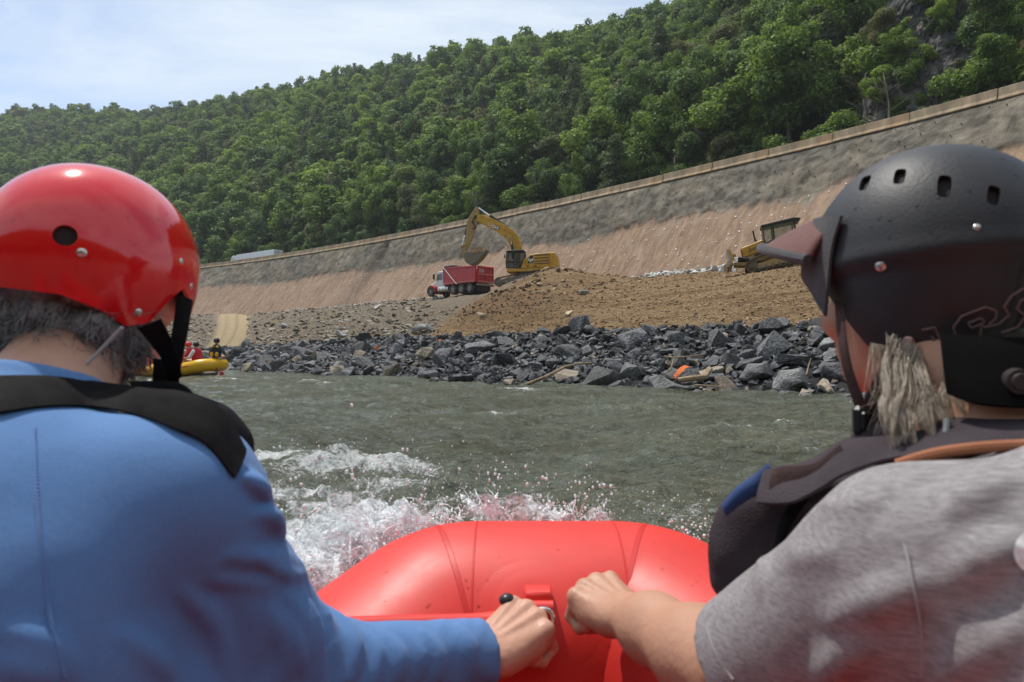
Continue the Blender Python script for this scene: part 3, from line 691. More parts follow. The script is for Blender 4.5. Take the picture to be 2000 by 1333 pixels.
def crown_mesh(seed, H, W, base, nlobe, nleaf, size, kind):
    """leaf-sized faces in clumps through the crown volume; H height, W crown radius, base = height where leaves start"""
    r = np.random.default_rng(seed); V = []; A = []
    lobes = []
    if kind == 'pine':
        for z in np.linspace(base, H * .97, nlobe):
            f_ = (1 - (z - base) / (H - base)); rad = W * (f_ ** .8) * r.uniform(.75, 1.1)
            for a in r.uniform(0, 2 * PI, 3 if f_ > .3 else 2): lobes.append((np.array([math.cos(a) * rad * .6, math.sin(a) * rad * .6, z]), np.array([.28 * W + rad * .35, .28 * W + rad * .35, .5 + .25 * f_]), r.random()))
    else:
        for i in range(nlobe):
            t = (i + r.random()) / nlobe; z = base + (H - base) * (.08 + .86 * t); prof_ = math.sin(PI * (.12 + .80 * t)) ** .7
            a = r.uniform(0, 2 * PI) ; rad = W * prof_ * r.uniform(.2, 1.0) * (1 if i else 0); s_ = W * r.uniform(.22, .50) * (.75 + .35 * prof_)
            lobes.append((np.array([math.cos(a) * rad, math.sin(a) * rad, z]), np.array([s_, s_, s_ * r.uniform(.6, .9)]), r.random()))
    wts = np.array([np.prod(q[1]) ** (2 / 3) for q in lobes]); cnt = np.maximum(8, (nleaf * wts / wts.sum()).astype(int))
    for (c, rr, q), k in zip(lobes, cnt):
        d = r.normal(size=(k, 3)); d[:, 2] += .25; d /= np.linalg.norm(d, axis=1)[:, None]
        u = r.uniform(.42, 1.14, k) ** .7; clump = .16 * np.sin(d[:, 0] * 7 + q * 9) * np.sin(d[:, 1] * 7 + q * 5) * np.sin(d[:, 2] * 6)
        p = c + d * rr * (u + clump)[:, None]
        nn = d + r.normal(size=(k, 3)) * .45 + np.array([0, 0, .5]); nn /= np.linalg.norm(nn, axis=1)[:, None]
        h = r.normal(size=(k, 3)); x = np.cross(nn, h); x /= np.linalg.norm(x, axis=1)[:, None]; y = np.cross(nn, x)
        s_ = size * r.uniform(.6, 1.35, k)[:, None]; al = r.uniform(.55, .85, k)[:, None]
        V.append(np.stack([p - x * s_, p + y * s_ * al - nn * s_ * .15, p + x * s_, p - y * s_ * al - nn * s_ * .15], 1).reshape(-1, 3)); A.append(np.repeat(np.clip(.25 * q + .75 * r.random(k), 0, 1), 4))
    V = np.vstack(V); F = np.arange(len(V)).reshape(-1, 4); me = mesh_data('crown', V, F, False); attr(me, 'leaf', np.concatenate(A)); me.materials.append(LEAF[kind]); return me
def trunk_mesh(seed, H, W, base, lean=.04, bare=False):
    r = random.Random(seed); mb = MB(); n_ = 6; top = H * (.86 if not bare else .96)
    pts = [np.array([0, 0, -.6])]; 
    for i in range(1, n_ + 1): pts.append(np.array([r.uniform(-1, 1) * lean * H * i / n_, r.uniform(-1, 1) * lean * H * i / n_, top * i / n_]))
    r0 = .016 * H + .04; mb.tube(pts, [r0 * (1 - .8 * i / n_) for i in range(n_ + 1)], 6)
    for i in range(9 if not bare else 22):
        t = r.uniform(.25, .95); k = min(int(t * n_), n_ - 1); p = pts[k] + (pts[k + 1] - pts[k]) * (t * n_ - k); a = r.uniform(0, 2 * PI); ln = W * r.uniform(.5, .95) * (1.15 - t * .6)
        d = np.array([math.cos(a), math.sin(a), r.uniform(.3, .9)]); m_ = p + d * ln * .5 + np.array([0, 0, .1]); e = p + d * ln + np.array([r.uniform(-.3, .3), r.uniform(-.3, .3), .3])
        mb.tube([p, m_, e], [r0 * .35 * (1.1 - t), r0 * .24 * (1.1 - t), r0 * .06], 4)
        if bare:
            for _ in range(3): mb.tube([m_, m_ + np.array([r.uniform(-1, 1), r.uniform(-1, 1), r.uniform(.1, 1)]) * ln * .4], [r0 * .12, .01], 3)
    v = mb.v; me = mesh_data('trunk', v, mb.f, True); me.materials.append(BARK); return me
SPEC = [('broad', 13, 4.6, 2.2, 21, 7000, .235), ('broad', 15, 4.2, 3.0, 24, 7200, .235), ('light', 11.5, 4.0, 1.6, 19, 6500, .22), ('dark', 14, 4.8, 2.0, 20, 7000, .24), ('pine', 15.5, 3.2, 2.6, 15, 6500, .19), ('olive', 12, 4.2, 2.4, 18, 5600, .22), ('broad', 10, 4.4, 1.2, 18, 6500, .22), ('dark', 11, 3.8, 1.5, 17, 6000, .22), ('light', 14, 3.6, 2.5, 21, 6500, .22), ('pine', 12, 3.0, 1.5, 13, 5500, .19)]
PRO = [(crown_mesh(40 + i, H, W, b_, nl, nf, s_, k), trunk_mesh(70 + i, H, W, b_), k, H) for i, (k, H, W, b_, nl, nf, s_) in enumerate(SPEC)]
FAR = [crown_mesh(140 + i, H, W * 1.05, b_ * .8, nl, 2300, s_ * 1.75, k) for i, (k, H, W, b_, nl, nf, s_) in enumerate(SPEC)]
BUSH = [crown_mesh(240 + i, h_, w_, .15, 9, 1900, .15, k) for i, (k, h_, w_) in enumerate([('broad', 3.4, 2.2), ('light', 2.6, 1.9), ('dark', 3.6, 2.0), ('olive', 2.8, 2.2)])]
# places: a jittered net over the slope
gxs, gys = np.meshgrid(np.arange(-380, 230, 4.3), np.arange(40, 640, 4.3)); jx = gxs + rng.uniform(-2.1, 2.1, gxs.shape); jy = gys + rng.uniform(-2.1, 2.1, gxs.shape)
jx, jy = jx.ravel(), jy.ravel(); zz, tt, xx = hill_z(jx, jy)
den = (HORIZON - 0 * xx)
keep = (tt > 0.004) & (tt < 1.06) & (xx > -90) & (xx < 2350)
jx, jy, zz, tt, xx = jx[keep], jy[keep], zz[keep], tt[keep], xx[keep]
basey = HORIZON - (zz - CAMP[2]) / jy * FPX
cliff = (xx > 1705) & (xx < 2080) & (tt < .33) & (basey > -60)
patch = ((np.abs(xx - 1590) < 32) & (tt < .10)) | ((np.abs(xx - 1375) < 22) & (tt < .035)) | ((np.abs(xx - 1300) < 20) & (tt < .03)) | ((np.abs(xx - 1180) < 14) & (tt < .02))
ok = ~cliff & ~patch; jx, jy, zz, tt, xx, basey = [q[ok] for q in (jx, jy, zz, tt, xx, basey)]
dist = np.hypot(jx, jy); order = np.argsort(dist)
typ = np.empty(len(jx), int); pk = pn(jx / 22, jy / 22, 9.0); r_ = rng.random(len(jx))
for i in range(len(jx)):
    if pk[i] > .38: typ[i] = [4, 9, 5][int(r_[i] * 3)]
    elif pk[i] < -.42: typ[i] = [2, 8, 2, 6][int(r_[i] * 4)]
    else: typ[i] = [0, 1, 3, 6, 7, 0, 1, 3, 2, 5, 6, 4][int(r_[i] * 12)]
sc = np.clip(rng.normal(.9, .2, len(jx)), .5, 1.35); sc *= np.where(tt < .03, .72, 1); rot = rng.uniform(0, 2 * PI, len(jx)); sq = rng.uniform(.72, 1.25, len(jx))
WORD = {'broad': 'mid-green tree', 'light': 'yellow-green tree', 'dark': 'dark green tree', 'pine': 'grey-green pine', 'olive': 'dull olive tree'}
n_ind = 0; ind = set()
for i in order:
    if n_ind >= 296: break
    if not (330 < xx[i] < 2010): continue
    topy = HORIZON - (zz[i] + 12 - CAMP[2]) / jy[i] * FPX
    if topy < -60 and basey[i] < -20: continue
    cm_, tm_, k, H = PRO[typ[i]]
    t = empty('pine_tree' if k == 'pine' else 'broadleaf_tree', (jx[i], jy[i], zz[i] - .2)); t.rotation_euler = (rng.uniform(-.05, .05), rng.uniform(-.05, .05), rot[i]); t.scale = (sc[i] * sq[i], sc[i] * sq[i], sc[i])
    link('crown', cm_, None, t); link('trunk', tm_, None, t)
    hgt = 'at the road edge' if tt[i] < .02 else 'in the second row' if tt[i] < .045 else 'just above the road' if tt[i] < .075 else 'low on the slope' if tt[i] < .11 else 'part way up' if tt[i] < .16 else 'farther up' if tt[i] < .22 else 'high on the slope'
    sz = 'tall' if sc[i] > 1.05 else 'small' if sc[i] < .74 else 'slender' if sq[i] < .95 else 'broad' if sq[i] > 1.08 else 'rounded'
    tag(t, f'{sz} {WORD[k]} {hgt}, {tree_where(xx[i], basey[i])}', 'tree', 'trees on the slope nearest the highway'); n_ind += 1; ind.add(int(i))
# bushes along the foot of the slope
nb = 0
for px in np.arange(392, 2010, 9.5):
    px += random.uniform(-4, 4); Y = float(Ytop(px)[0]) + float(hill_off(px)) * random.uniform(1.08, 1.55); X = Y * (px - 1000) / FPX; z = float(hill_z(X, Y)[0])
    if (abs(px - 1590) < 25 or abs(px - 1375) < 16 or abs(px - 1300) < 14) and random.random() < .8: continue
    if 1760 < px < 2000 and random.random() < .55: continue
    k = random.randrange(4); o = link('bush', BUSH[k], None); o.location = (X, Y, z - .2); s_ = random.uniform(.7, 1.35); o.scale = (s_, s_, s_); o.rotation_euler = (0, 0, random.uniform(0, 6.28))
    tag(o, ('small ' if s_ < .9 else 'large ' if s_ > 1.15 else '') + ['mid-green', 'bright green', 'dark green', 'olive-green'][k] + ' bush by the road ' + tree_where(px, 0), 'bush', 'bushes along the foot of the slope'); nb += 1
RKW = {(1752, 110): 'half way up its left edge', (1842, 22): 'near its top above the vents', (1925, 100): 'right of its middle', (1942, 140): 'low at its right side', (1795, 0): 'at its top left corner', (1885, -20): 'at its top by the frame edge', (1995, 30): 'at its upper right end', (1715, 180): 'at its lower left end', (1755, 215): 'lowest and leftmost, by the barriers', (1965, 85): 'high at its right side', (1722, 80): 'high beside its left edge'}
for (px, py, Y, s_, k) in ((1752, 110, 80, .42, 0), (1842, 22, 78, .34, 2), (1925, 100, 70, .58, 3), (1942, 140, 68, .55, 6), (1795, 0, 82, .5, 0), (1885, -20, 78, .5, 1), (1995, 30, 70, .45, 2), (1715, 180, 80, .45, 2), (1755, 215, 79, .34, 6), (1965, 85, 70, .45, 0), (1722, 80, 84, .5, 5)):
    cm_, tm_, kk, H = PRO[k]; p = P(px, py + 35, Y)
    t = empty('broadleaf_tree', p); t.scale = (s_, s_, s_); t.rotation_euler = (0, 0, px); link('crown', cm_, None, t); link('trunk', tm_, None, t)
    tag(t, f'{WORD[kk]} clinging to the bare rock, ' + RKW[(px, py)], 'tree', 'trees on the rock face')
for j, (px, py) in enumerate(((1768, 170), (1790, 205), (1830, 190), (1862, 215), (1905, 190), (1800, 120), (1850, 95), (1880, 140), (1965, 160), (1985, 130), (1812, 60), (1935, 60), (1898, 50), (1775, 60))):
    h, no, ix, ds = cliff_bv.ray_cast(Vector(CAMP), Vector(nrm(ray(px, py))))
    if h is None: continue
    o = link('bush', BUSH[j % 4], None); o.location = h; s_ = random.uniform(.45, .95); o.scale = (s_, s_, s_); o.rotation_euler = (.35, 0, j * 1.3)
    tag(o, ['mid-green', 'bright green', 'dark green', 'olive-green'][j % 4] + ' bush rooted on the bare grey rock face', 'bush', 'bushes on the rock face')
bt = [trunk_mesh(300 + i, 11, 3.6, 2, .07, True) for i in range(3)]
BARE = M('bare_bark', (0.22, 0.19, 0.16), .95, var=.3, vscale=3, spec=.1)
for q in bt: q.materials.clear(); q.materials.append(BARE)
for i, (px, dY, s_) in enumerate(((1735, 1.15, 1.0), (830, 1.2, .8), (930, 1.15, .95), (660, 1.2, .8), (1700, 1.4, .9), (1320, 1.2, .7))):
    Y = float(Ytop(px)[0]) + float(hill_off(px)) * dY; X = Y * (px - 1000) / FPX; t = link('bare_tree', bt[i % 3], None); t.location = (X, Y, float(hill_z(X, Y)[0])); t.scale = (s_,) * 3; t.rotation_euler = (0, 0, i * 1.7)
    tag(t, 'leafless grey tree at the road edge ' + tree_where(px, 0), 'tree', 'leafless trees at the road edge')
# everything farther up: one wood, instanced
rest = np.array([i for i in range(len(jx)) if i not in ind]); bxr = np.random.default_rng(5)
bgx, bgy = np.meshgrid(np.arange(-400, 400, 7.5), np.arange(-300, -44, 7.5)); bgx = (bgx + bxr.uniform(-3, 3, bgx.shape)).ravel(); bgy = (bgy + bxr.uniform(-3, 3, bgy.shape)).ravel(); bgz = back_z(bgx, bgy)
pts = np.concatenate([np.stack([jx[rest], jy[rest], zz[rest] - .3], 1), np.stack([bgx, bgy, bgz], 1)])
kk = np.concatenate([typ[rest], bxr.integers(0, 10, len(bgx))]); ss = np.concatenate([sc[rest], bxr.uniform(.8, 1.2, len(bgx))]); rr = np.concatenate([rot[rest], bxr.uniform(0, 6.28, len(bgx))])
wm_ = bpy.data.meshes.new('wood'); wm_.vertices.add(len(pts)); wm_.vertices.foreach_set('co', pts.astype(np.float32).ravel())
attr(wm_, 'size', ss); attr(wm_, 'wide', ss * np.concatenate([sq[rest], bxr.uniform(.8, 1.2, len(bgx))])); attr(wm_, 'turn', rr); a_ = wm_.attributes.new('which', 'INT', 'POINT'); a_.data.foreach_set('value', kk.astype(np.int32))
wood = link('forest', wm_, None); tag(wood, 'dense green forest covering the mountain up to the skyline', 'forest', kind='stuff')
ng = bpy.data.node_groups.new('forest', 'GeometryNodeTree'); ng.interface.new_socket('Geometry', in_out='INPUT', socket_type='NodeSocketGeometry'); ng.interface.new_socket('Geometry', in_out='OUTPUT', socket_type='NodeSocketGeometry')
gi = ng.nodes.new('NodeGroupInput'); go = ng.nodes.new('NodeGroupOutput'); iop = ng.nodes.new('GeometryNodeInstanceOnPoints'); gti = ng.nodes.new('GeometryNodeJoinGeometry')
hid = []
for i in range(len(FAR) - 1, -1, -1):
    me = FAR[i]; o = bpy.data.objects.new('crown', me); oi = ng.nodes.new('GeometryNodeObjectInfo'); oi.inputs['Object'].default_value = o; oi.inputs['As Instance'].default_value = True
    ng.links.new(oi.outputs['Geometry'], gti.inputs[0])
def named(nm, ty):
    q = ng.nodes.new('GeometryNodeInputNamedAttribute'); q.data_type = ty; q.inputs['Name'].default_value = nm; return q.outputs['Attribute']
cz = ng.nodes.new('ShaderNodeCombineXYZ'); ng.links.new(named('turn', 'FLOAT'), cz.inputs[2]); e2r = ng.nodes.new('FunctionNodeEulerToRotation'); ng.links.new(cz.outputs[0], e2r.inputs[0])
ng.links.new(gi.outputs[0], iop.inputs['Points']); ng.links.new(gti.outputs[0], iop.inputs['Instance']); iop.inputs['Pick Instance'].default_value = True
ng.links.new(named('which', 'INT'), iop.inputs['Instance Index']); ng.links.new(e2r.outputs[0], iop.inputs['Rotation']); cs_ = ng.nodes.new('ShaderNodeCombineXYZ'); [ng.links.new(named(a, 'FLOAT'), cs_.inputs[i]) for i, a in enumerate(('wide', 'wide', 'size'))]; ng.links.new(cs_.outputs[0], iop.inputs['Scale'])
ng.links.new(iop.outputs[0], go.inputs[0]); md = wood.modifiers.new('forest', 'NODES'); md.node_group = ng
print('TREES', n_ind, 'bushes', nb, 'far', len(rest))
# ================================================================== riprap, rubble, driftwood
def rock_mesh(seed, npts=15, flat=(1, 1, 1), sub=0, name='rock'):
    r = np.random.default_rng(seed); p = r.normal(size=(npts, 3)); p /= np.linalg.norm(p, axis=1)[:, None]; p *= r.uniform(.78, 1.05, (npts, 1))
    p = np.sign(p) * np.abs(p) ** .8 * np.array(flat)
    bm = bmesh.new()
    for q in p: bm.verts.new(q)
    bmesh.ops.convex_hull(bm, input=bm.verts); bmesh.ops.delete(bm, geom=[v for v in bm.verts if not v.link_faces], context='VERTS')
    if sub:
        bmesh.ops.bevel(bm, geom=list(bm.edges), offset=.035, segments=1, affect='EDGES', clamp_overlap=True)
        bmesh.ops.triangulate(bm, faces=bm.faces)
        bmesh.ops.subdivide_edges(bm, edges=[e for e in bm.edges if e.calc_length() > .28], cuts=1, use_grid_fill=True); bmesh.ops.triangulate(bm, faces=bm.faces)
        bm.normal_update()
        for v in bm.verts:
            c = v.co; nz = float(fbm(c.x * 2.2 + seed, c.y * 2.2, c.z * 2.2, 3)); v.co = c + v.normal * (.055 * nz)
    bmesh.ops.recalc_face_normals(bm, faces=bm.faces)
    me = bpy.data.meshes.new(name); bm.to_mesh(me); bm.free(); return me
def stone_mat(name, c1, c2, dust=(0.27, 0.265, 0.255), per_object=True, dustamt=.55):
    global n, l, b
    m = M(name, c1, rough=.78, spec=.35); n, l, b = nodes(m); oc = OBJC(); f = NOISE(2.2 if per_object else 3.0, 8, .7, oc); g = NOISE(9.0, 5, .6, oc)
    c = MIX(RAMP(f, .35, .68), c1, c2); geo = n.new('ShaderNodeNewGeometry'); sp = n.new('ShaderNodeSeparateXYZ'); l.new(geo.outputs['Normal'], sp.inputs[0])
    c = MIX(MATH('MULTIPLY', RAMP(g, .44, .66), dustamt), c, dust)
    rn = n.new('ShaderNodeObjectInfo').outputs['Random'] if per_object else ATT('tint')
    hs = n.new('ShaderNodeHueSaturation'); l.new(c, hs.inputs['Color']); l.new(RAMP(rn, -.3, 1, .33, 1.55) if not per_object else RAMP(rn, 0, 1, .6, 1.55), hs.inputs['Value']); l.new(hs.outputs[0], b.inputs['Base Color'])
    l.new(BUMP(g, .03, BUMP(f, .10)), b.inputs['Normal']); return m
RK = {'dark': stone_mat('rock_dark', (0.050, 0.051, 0.057), (0.125, 0.126, 0.134)), 'grey': stone_mat('rock_grey', (0.10, 0.10, 0.103), (0.22, 0.217, 0.21)), 'tan': stone_mat('rock_tan', (0.22, 0.175, 0.125), (0.40, 0.335, 0.25), (0.42, 0.37, 0.30))}
mo = stone_mat('rock_paint', (0.035, 0.035, 0.04), (0.08, 0.08, 0.085)); n, l, b = nodes(mo)
src = b.inputs['Base Color'].links[0].from_socket; oc = OBJC(); s3 = n.new('ShaderNodeSeparateXYZ'); l.new(oc, s3.inputs[0]); pf = NOISE(1.8, 4, .6, oc)
msk = RAMP(MATH('ADD', MATH('MULTIPLY', s3.outputs[0], -1.0), MATH('MULTIPLY', pf, 1.4)), .95, 1.05); l.new(MIX(msk, src, (0.75, 0.17, 0.035)), b.inputs['Base Color']); RK['paint'] = mo
FL = [(1, .8, .7), (1, .75, .55), (1, .9, .8), (1.1, .7, .8), (1, .6, .35), (1.2, .8, .45), (1, .85, .65), (.9, .9, .9)]
PROT = {k: [] for k in RK}
for i in range(12):
    base = rock_mesh(500 + i, 13 + i % 5, FL[i % 8], 1)
    for k in RK:
        me = base.copy(); me.materials.append(RK[k]); PROT[k].append(me)
rr_ = np.random.default_rng(21)
fx = np.linspace(130, 2150, 700); fy = Yshore(fx); SL = np.stack([fy * (fx - 1000) / FPX, fy], 1); sal = np.concatenate([[0], np.cumsum(np.linalg.norm(np.diff(SL, axis=0), axis=1))])
def bank_pt(u, t):
    x = np.interp(u, sal, fx); ys = np.interp(x, cols, Ys); yc = np.interp(x, cols, Yc); Y = ys + (yc - ys) * t; return x, Y * (x - 1000) / FPX, Y
cand = []
def taken(X, Y, r):
    for (a, b_, q) in cand:
        if (a - X) ** 2 + (b_ - Y) ** 2 < (.66 * (q + r)) ** 2: return True
    return False
rocks = []
def add_rock(x, X, Y, r, kind=None, lab=None):
    cand.append((X, Y, r)); rocks.append((x, X, Y, r, kind, lab))
for (px, py, Y, r, kind, lab) in (
    (1346, 670, 18.9, .50, 'paint', 'big dark boulder with a bright orange paint mark'), (1108, 695, 24.2, .62, 'grey', 'tall blocky grey boulder in the middle of the bank'), (1132, 655, 27.2, .62, 'dark', 'largest dark boulder sitting on top of the bank'),
    (838, 728, 25.2, .50, 'dark', 'sharp faceted dark boulder at the waterline left of the stick'), (1548, 742, 16.9, .50, 'grey', 'big pale-topped boulder near the black helmet strap'), (1175, 736, 20.6, .70, 'grey', 'long grey slab leaning at the waterline right of the stick'),
    (1300, 758, 18.6, .72, 'grey', 'wide flat slab lying in the water below the driftwood'), (1108, 737, 21.8, .42, 'tan', 'rounded tan boulder beside the long stick'), (998, 740, 22.4, .30, 'tan', 'small tan boulder at the waterline left of the stick'), (1612, 757, 16.2, .40, 'tan', 'tan boulder at the waterline beside the helmet strap'),
    (1278, 715, 18.8, .48, 'dark', 'dark boulder under the pale branches'), (785, 675, 32.0, .55, 'dark', 'dark boulder at the crest left of the dirt mound'), (990, 668, 28.0, .48, 'dark', 'upright dark boulder at the crest below the dirt mound'), (1625, 662, 18.6, .5, 'grey', 'grey boulder at the crest beside the helmet strap'),
    (1480, 690, 18.0, .48, 'grey', 'wide grey boulder under the bulldozer, middle of the bank'), (866, 694, 30.5, .30, 'paint', 'small rock with orange paint below the dirt mound'), (883, 700, 29.5, .25, 'paint', 'smaller orange-marked rock right of its neighbour'), (738, 698, 32.5, .26, 'paint', 'small orange-marked rock left of the dirt mound'), (592, 691, 38, .28, 'paint', 'orange-marked rock nearest the yellow raft'), (1345, 695, 18.4, .18, 'paint', 'small orange-stained stone under the big painted boulder')):
    p = P(px, py, Y); add_rock(px, p[0], p[1], r, kind, lab)
for _ in range(3800):
    big = len(rocks) < 165; r = rr_.uniform(.36, .66) if big else rr_.uniform(.17, .38)
    u = rr_.uniform(0, sal[-1]); t = rr_.uniform(-.02, 1.02) if not big else rr_.beta(.8, 1.2); x, X, Y = bank_pt(u, t)
    if taken(X, Y, r): continue
    add_rock(x, X, Y, r)
    if len(rocks) > 740: break
vis = [q for q in rocks if 335 < q[0] < 1660]; vis.sort(key=lambda q: -q[3] / q[2] - (9 if q[5] else 0)); indiv = vis[:298]; ids = set(id(q) for q in indiv)
others = [q for q in rocks if id(q) not in ids]
def rock_where(x, t):
    a = 'at the waterline' if t < .16 else 'just above the water' if t < .32 else 'low on the bank' if t < .48 else 'half way up' if t < .64 else 'high on the bank' if t < .82 else 'along the crest'
    for lim, s_ in ((400, 'behind the yellow raft'), (450, 'behind the stern of the yellow raft'), (510, 'right of the yellow raft'), (570, 'left of the first orange-marked rock'), (640, 'around the orange-marked rock nearest the raft'), (700, 'below the pale upright slab'), (760, 'below the pale blue slab'), (820, 'below the dump truck cab'), (880, 'below the dump truck box'), (930, 'below the left edge of the dirt mound'), (990, 'left of the upright boulder'), (1040, 'at the foot of the long stick'), (1090, 'along the long stick'), (1140, 'right of the tall blocky boulder'), (1200, 'at the top end of the long stick'), (1260, 'between stick and pale branches'), (1310, 'left of the orange-painted boulder'), (1360, 'below the orange-painted boulder'), (1410, 'right of the orange-painted boulder'), (1460, 'right of the driftwood log'), (1510, 'below the bulldozer blade'), (1560, 'left of the pale-topped boulder'), (1610, 'by the upright twig')):
        if x < lim: return a + ' ' + s_
    return a + ' next to the black helmet strap'
for i, (x, X, Y, r, kind, lab) in enumerate(indiv):
    k = kind or ('tan' if rr_.random() < .055 else 'grey' if rr_.random() < .30 else 'dark'); o = link('boulder', PROT[k][rr_.integers(0, 12)], None)
    z = float(ground_z(X, Y)); o.location = (X, Y, max(z, -.12) + r * .28); o.scale = (r * rr_.uniform(.9, 1.15), r * rr_.uniform(.85, 1.1), r * rr_.uniform(.8, 1.1)); o.rotation_euler = (rr_.uniform(-.5, .5), rr_.uniform(-.5, .5), rr_.uniform(0, 6.28))
    ys, yc = np.interp(x, cols, Ys), np.interp(x, cols, Yc)
    tag(o, lab or f"{'huge' if r > .58 else 'big' if r > .45 else 'middling' if r > .32 else 'smaller' if r > .25 else 'small'} {dict(dark='blue-black', grey='mid-grey', tan='pale tan', paint='orange')[k]} rock {rock_where(x, (Y - ys) / (yc - ys))}", 'boulder', 'riprap boulders on the river bank')
# the fill between them, one mass
def heap(name, pts, rad, tint, mat, flat, seed, smooth=False):
    base = [rock_mesh(seed + i, 10, flat) for i in range(8)]; bv = []
    for me in base:
        me_v = np.array([v.co for v in me.vertices]); me_f = np.array([p.vertices[:] for p in me.polygons if len(p.vertices) == 3]); bv.append((me_v, me_f)); bpy.data.meshes.remove(me)
    r = np.random.default_rng(seed); V, F, T = [], [], []; o = 0
    for p, q, t in zip(pts, rad, tint):
        v, f = bv[r.integers(0, 8)]; a, e, g = r.uniform(0, 6.28), r.uniform(-.5, .5), r.uniform(-.5, .5)
        Rm = np.array(Matrix.Rotation(a, 3, 'Z') @ Matrix.Rotation(e, 3, 'X') @ Matrix.Rotation(g, 3, 'Y')); V.append((v * q * r.uniform(.8, 1.2, 3)) @ Rm.T + p); F.append(f + o); T.append(np.full(len(v), t)); o += len(v)
    me = mesh_data(name, np.vstack(V), np.vstack(F), smooth); attr(me, 'tint', np.concatenate(T)); ob = link(name, me, mat); return ob
rm = stone_mat('riprap_fill', (0.05, 0.051, 0.056), (0.14, 0.14, 0.146), per_object=False, dustamt=.5)
src = None; n, l, b = nodes(rm); hsl = b.inputs['Base Color'].links[0].from_socket; l.new(MIX(RAMP(ATT('tint'), .955, .96), hsl, (0.34, 0.28, 0.21)), b.inputs['Base Color'])
NF = 11500; u = rr_.uniform(0, sal[-1], NF); t = rr_.uniform(-.08, 1.06, NF); x, X, Y = bank_pt(u, t); rad = rr_.uniform(.05, .2, NF) * rr_.uniform(.6, 1.2, NF)
pts = np.stack([X, Y, ground_z(X, Y) + rad * .45], 1); ex = np.array([[q[1], q[2], float(ground_z(q[1], q[2])) + q[3] * .25] for q in others]); er = np.array([q[3] for q in others])
ob = heap('riprap', np.vstack([pts, ex]), np.concatenate([rad, er]), rr_.random(NF + len(ex)), rm, (1, .8, .6), 900); tag(ob, 'small dark broken stone filling the river bank between the boulders', 'riprap', kind='stuff')
# slate rubble on the bench and lumps in the brown fill
sm = stone_mat('slate_rubble', (0.12, 0.102, 0.078), (0.24, 0.205, 0.155), (0.30, 0.265, 0.21), per_object=False)
NS = 21000; px = rr_.uniform(130, 1120, NS); tt_ = rr_.random(NS) ** 1.25; yc = np.interp(px, cols, Yc); yb = np.interp(px, cols, Yb); Y = yc + (yb - yc) * tt_; X = Y * (px - 1000) / FPX; Z = ground_z(X, Y); py = HORIZON - (Z - CAMP[2]) / Y * FPX
ok = (brown_mask(px, py) < rr_.random(NS) * .5 + .05) & ~((np.abs(px - np.interp(py, [615, 640, 660, 682], [450, 452, 447, 436])) < 33) & (py > 612))
ok &= ~((px > 835) & (px < 975) & (py < 600) & (py > 560))
X, Y, Z = X[ok], Y[ok], Z[ok]; rad = (.035 + .22 * rr_.random(len(X)) ** 9) * (1 + Y / 120)
ob = heap('slate_rubble', np.stack([X, Y, Z + rad * .12], 1), rad, rr_.random(len(X)), sm, (1.25, .8, .38), 930); tag(ob, 'grey slate rubble strewn over the bench left of the dirt mound', 'rubble', kind='stuff')
bmn = stone_mat('dirt_lumps', (0.15, 0.092, 0.046), (0.36, 0.25, 0.14), (0.40, 0.30, 0.18), per_object=False)
NS = 9500; px = rr_.uniform(845, 1720, NS); tt_ = rr_.random(NS) ** 1.3; yc = np.interp(px, cols, Yc); yb = np.interp(px, cols, Yb); Y = yc + (yb - yc) * tt_; X = Y * (px - 1000) / FPX; Z = ground_z(X, Y); py = HORIZON - (Z - CAMP[2]) / Y * FPX
pile = np.exp(-(((X - PILE[0]) / 9) ** 2 + ((Y - PILE[1]) / 16) ** 2)); ok = (brown_mask(px, py) > .5); X, Y, Z, pile = X[ok], Y[ok], Z[ok], pile[ok]
rad = (.028 + .07 * rr_.random(len(X)) ** 3 + .24 * pile * rr_.random(len(X)) ** 5) * (.6 + Y / 60)
fpy = HORIZON - (Z - CAMP[2]) / Y * FPX; fpx = 1000 + FPX * X / Y; fr2 = np.clip(1.3 * np.exp(-(((fpx - 985 - .55 * (fpy - 600)) / 135) ** 2 + ((fpy - 602) / 46) ** 2)), 0, 1)
ob = heap('dirt_lumps', np.stack([X, Y, Z + rad * .2], 1), rad, rr_.random(len(X)) * (1 - .95 * fr2) - .30 * fr2, bmn, (1, .85, .6), 960); tag(ob, 'brown clods and stones strewn over the dirt mound and fill', 'rubble', kind='stuff')
wr = stone_mat('white_rubble', (0.33, 0.32, 0.30), (0.55, 0.54, 0.51), (0.6, 0.6, 0.58), per_object=False)
NS = 900; px = np.concatenate([rr_.uniform(1150, 1440, 620), rr_.uniform(550, 880, 280)]); yb = np.interp(px, cols, Yb); Y = yb - rr_.uniform(0, 1, NS) ** 2 * 4.5 * np.interp(px, [880, 1150, 1300, 1440], [.5, .5, 1, 1.2]) - .5; X = Y * (px - 1000) / FPX; rad = rr_.uniform(.08, .42, NS) * np.interp(px, [880, 1150, 1380], [.6, .6, 1.0])
ob = heap('pale_rubble', np.stack([X, Y, ground_z(X, Y) + rad * .3], 1), rad, rr_.random(NS), wr, (1.1, .8, .55), 990); tag(ob, 'pale grey rubble heaped along the foot of the soil wall by the bulldozer', 'rubble', kind='stuff')
PALE = stone_mat('pale_slab', (0.30, 0.31, 0.30), (0.44, 0.45, 0.44), (0.5, 0.5, 0.48)); BRST = stone_mat('brown_stone', (0.30, 0.23, 0.15), (0.46, 0.37, 0.26), (0.5, 0.42, 0.3))
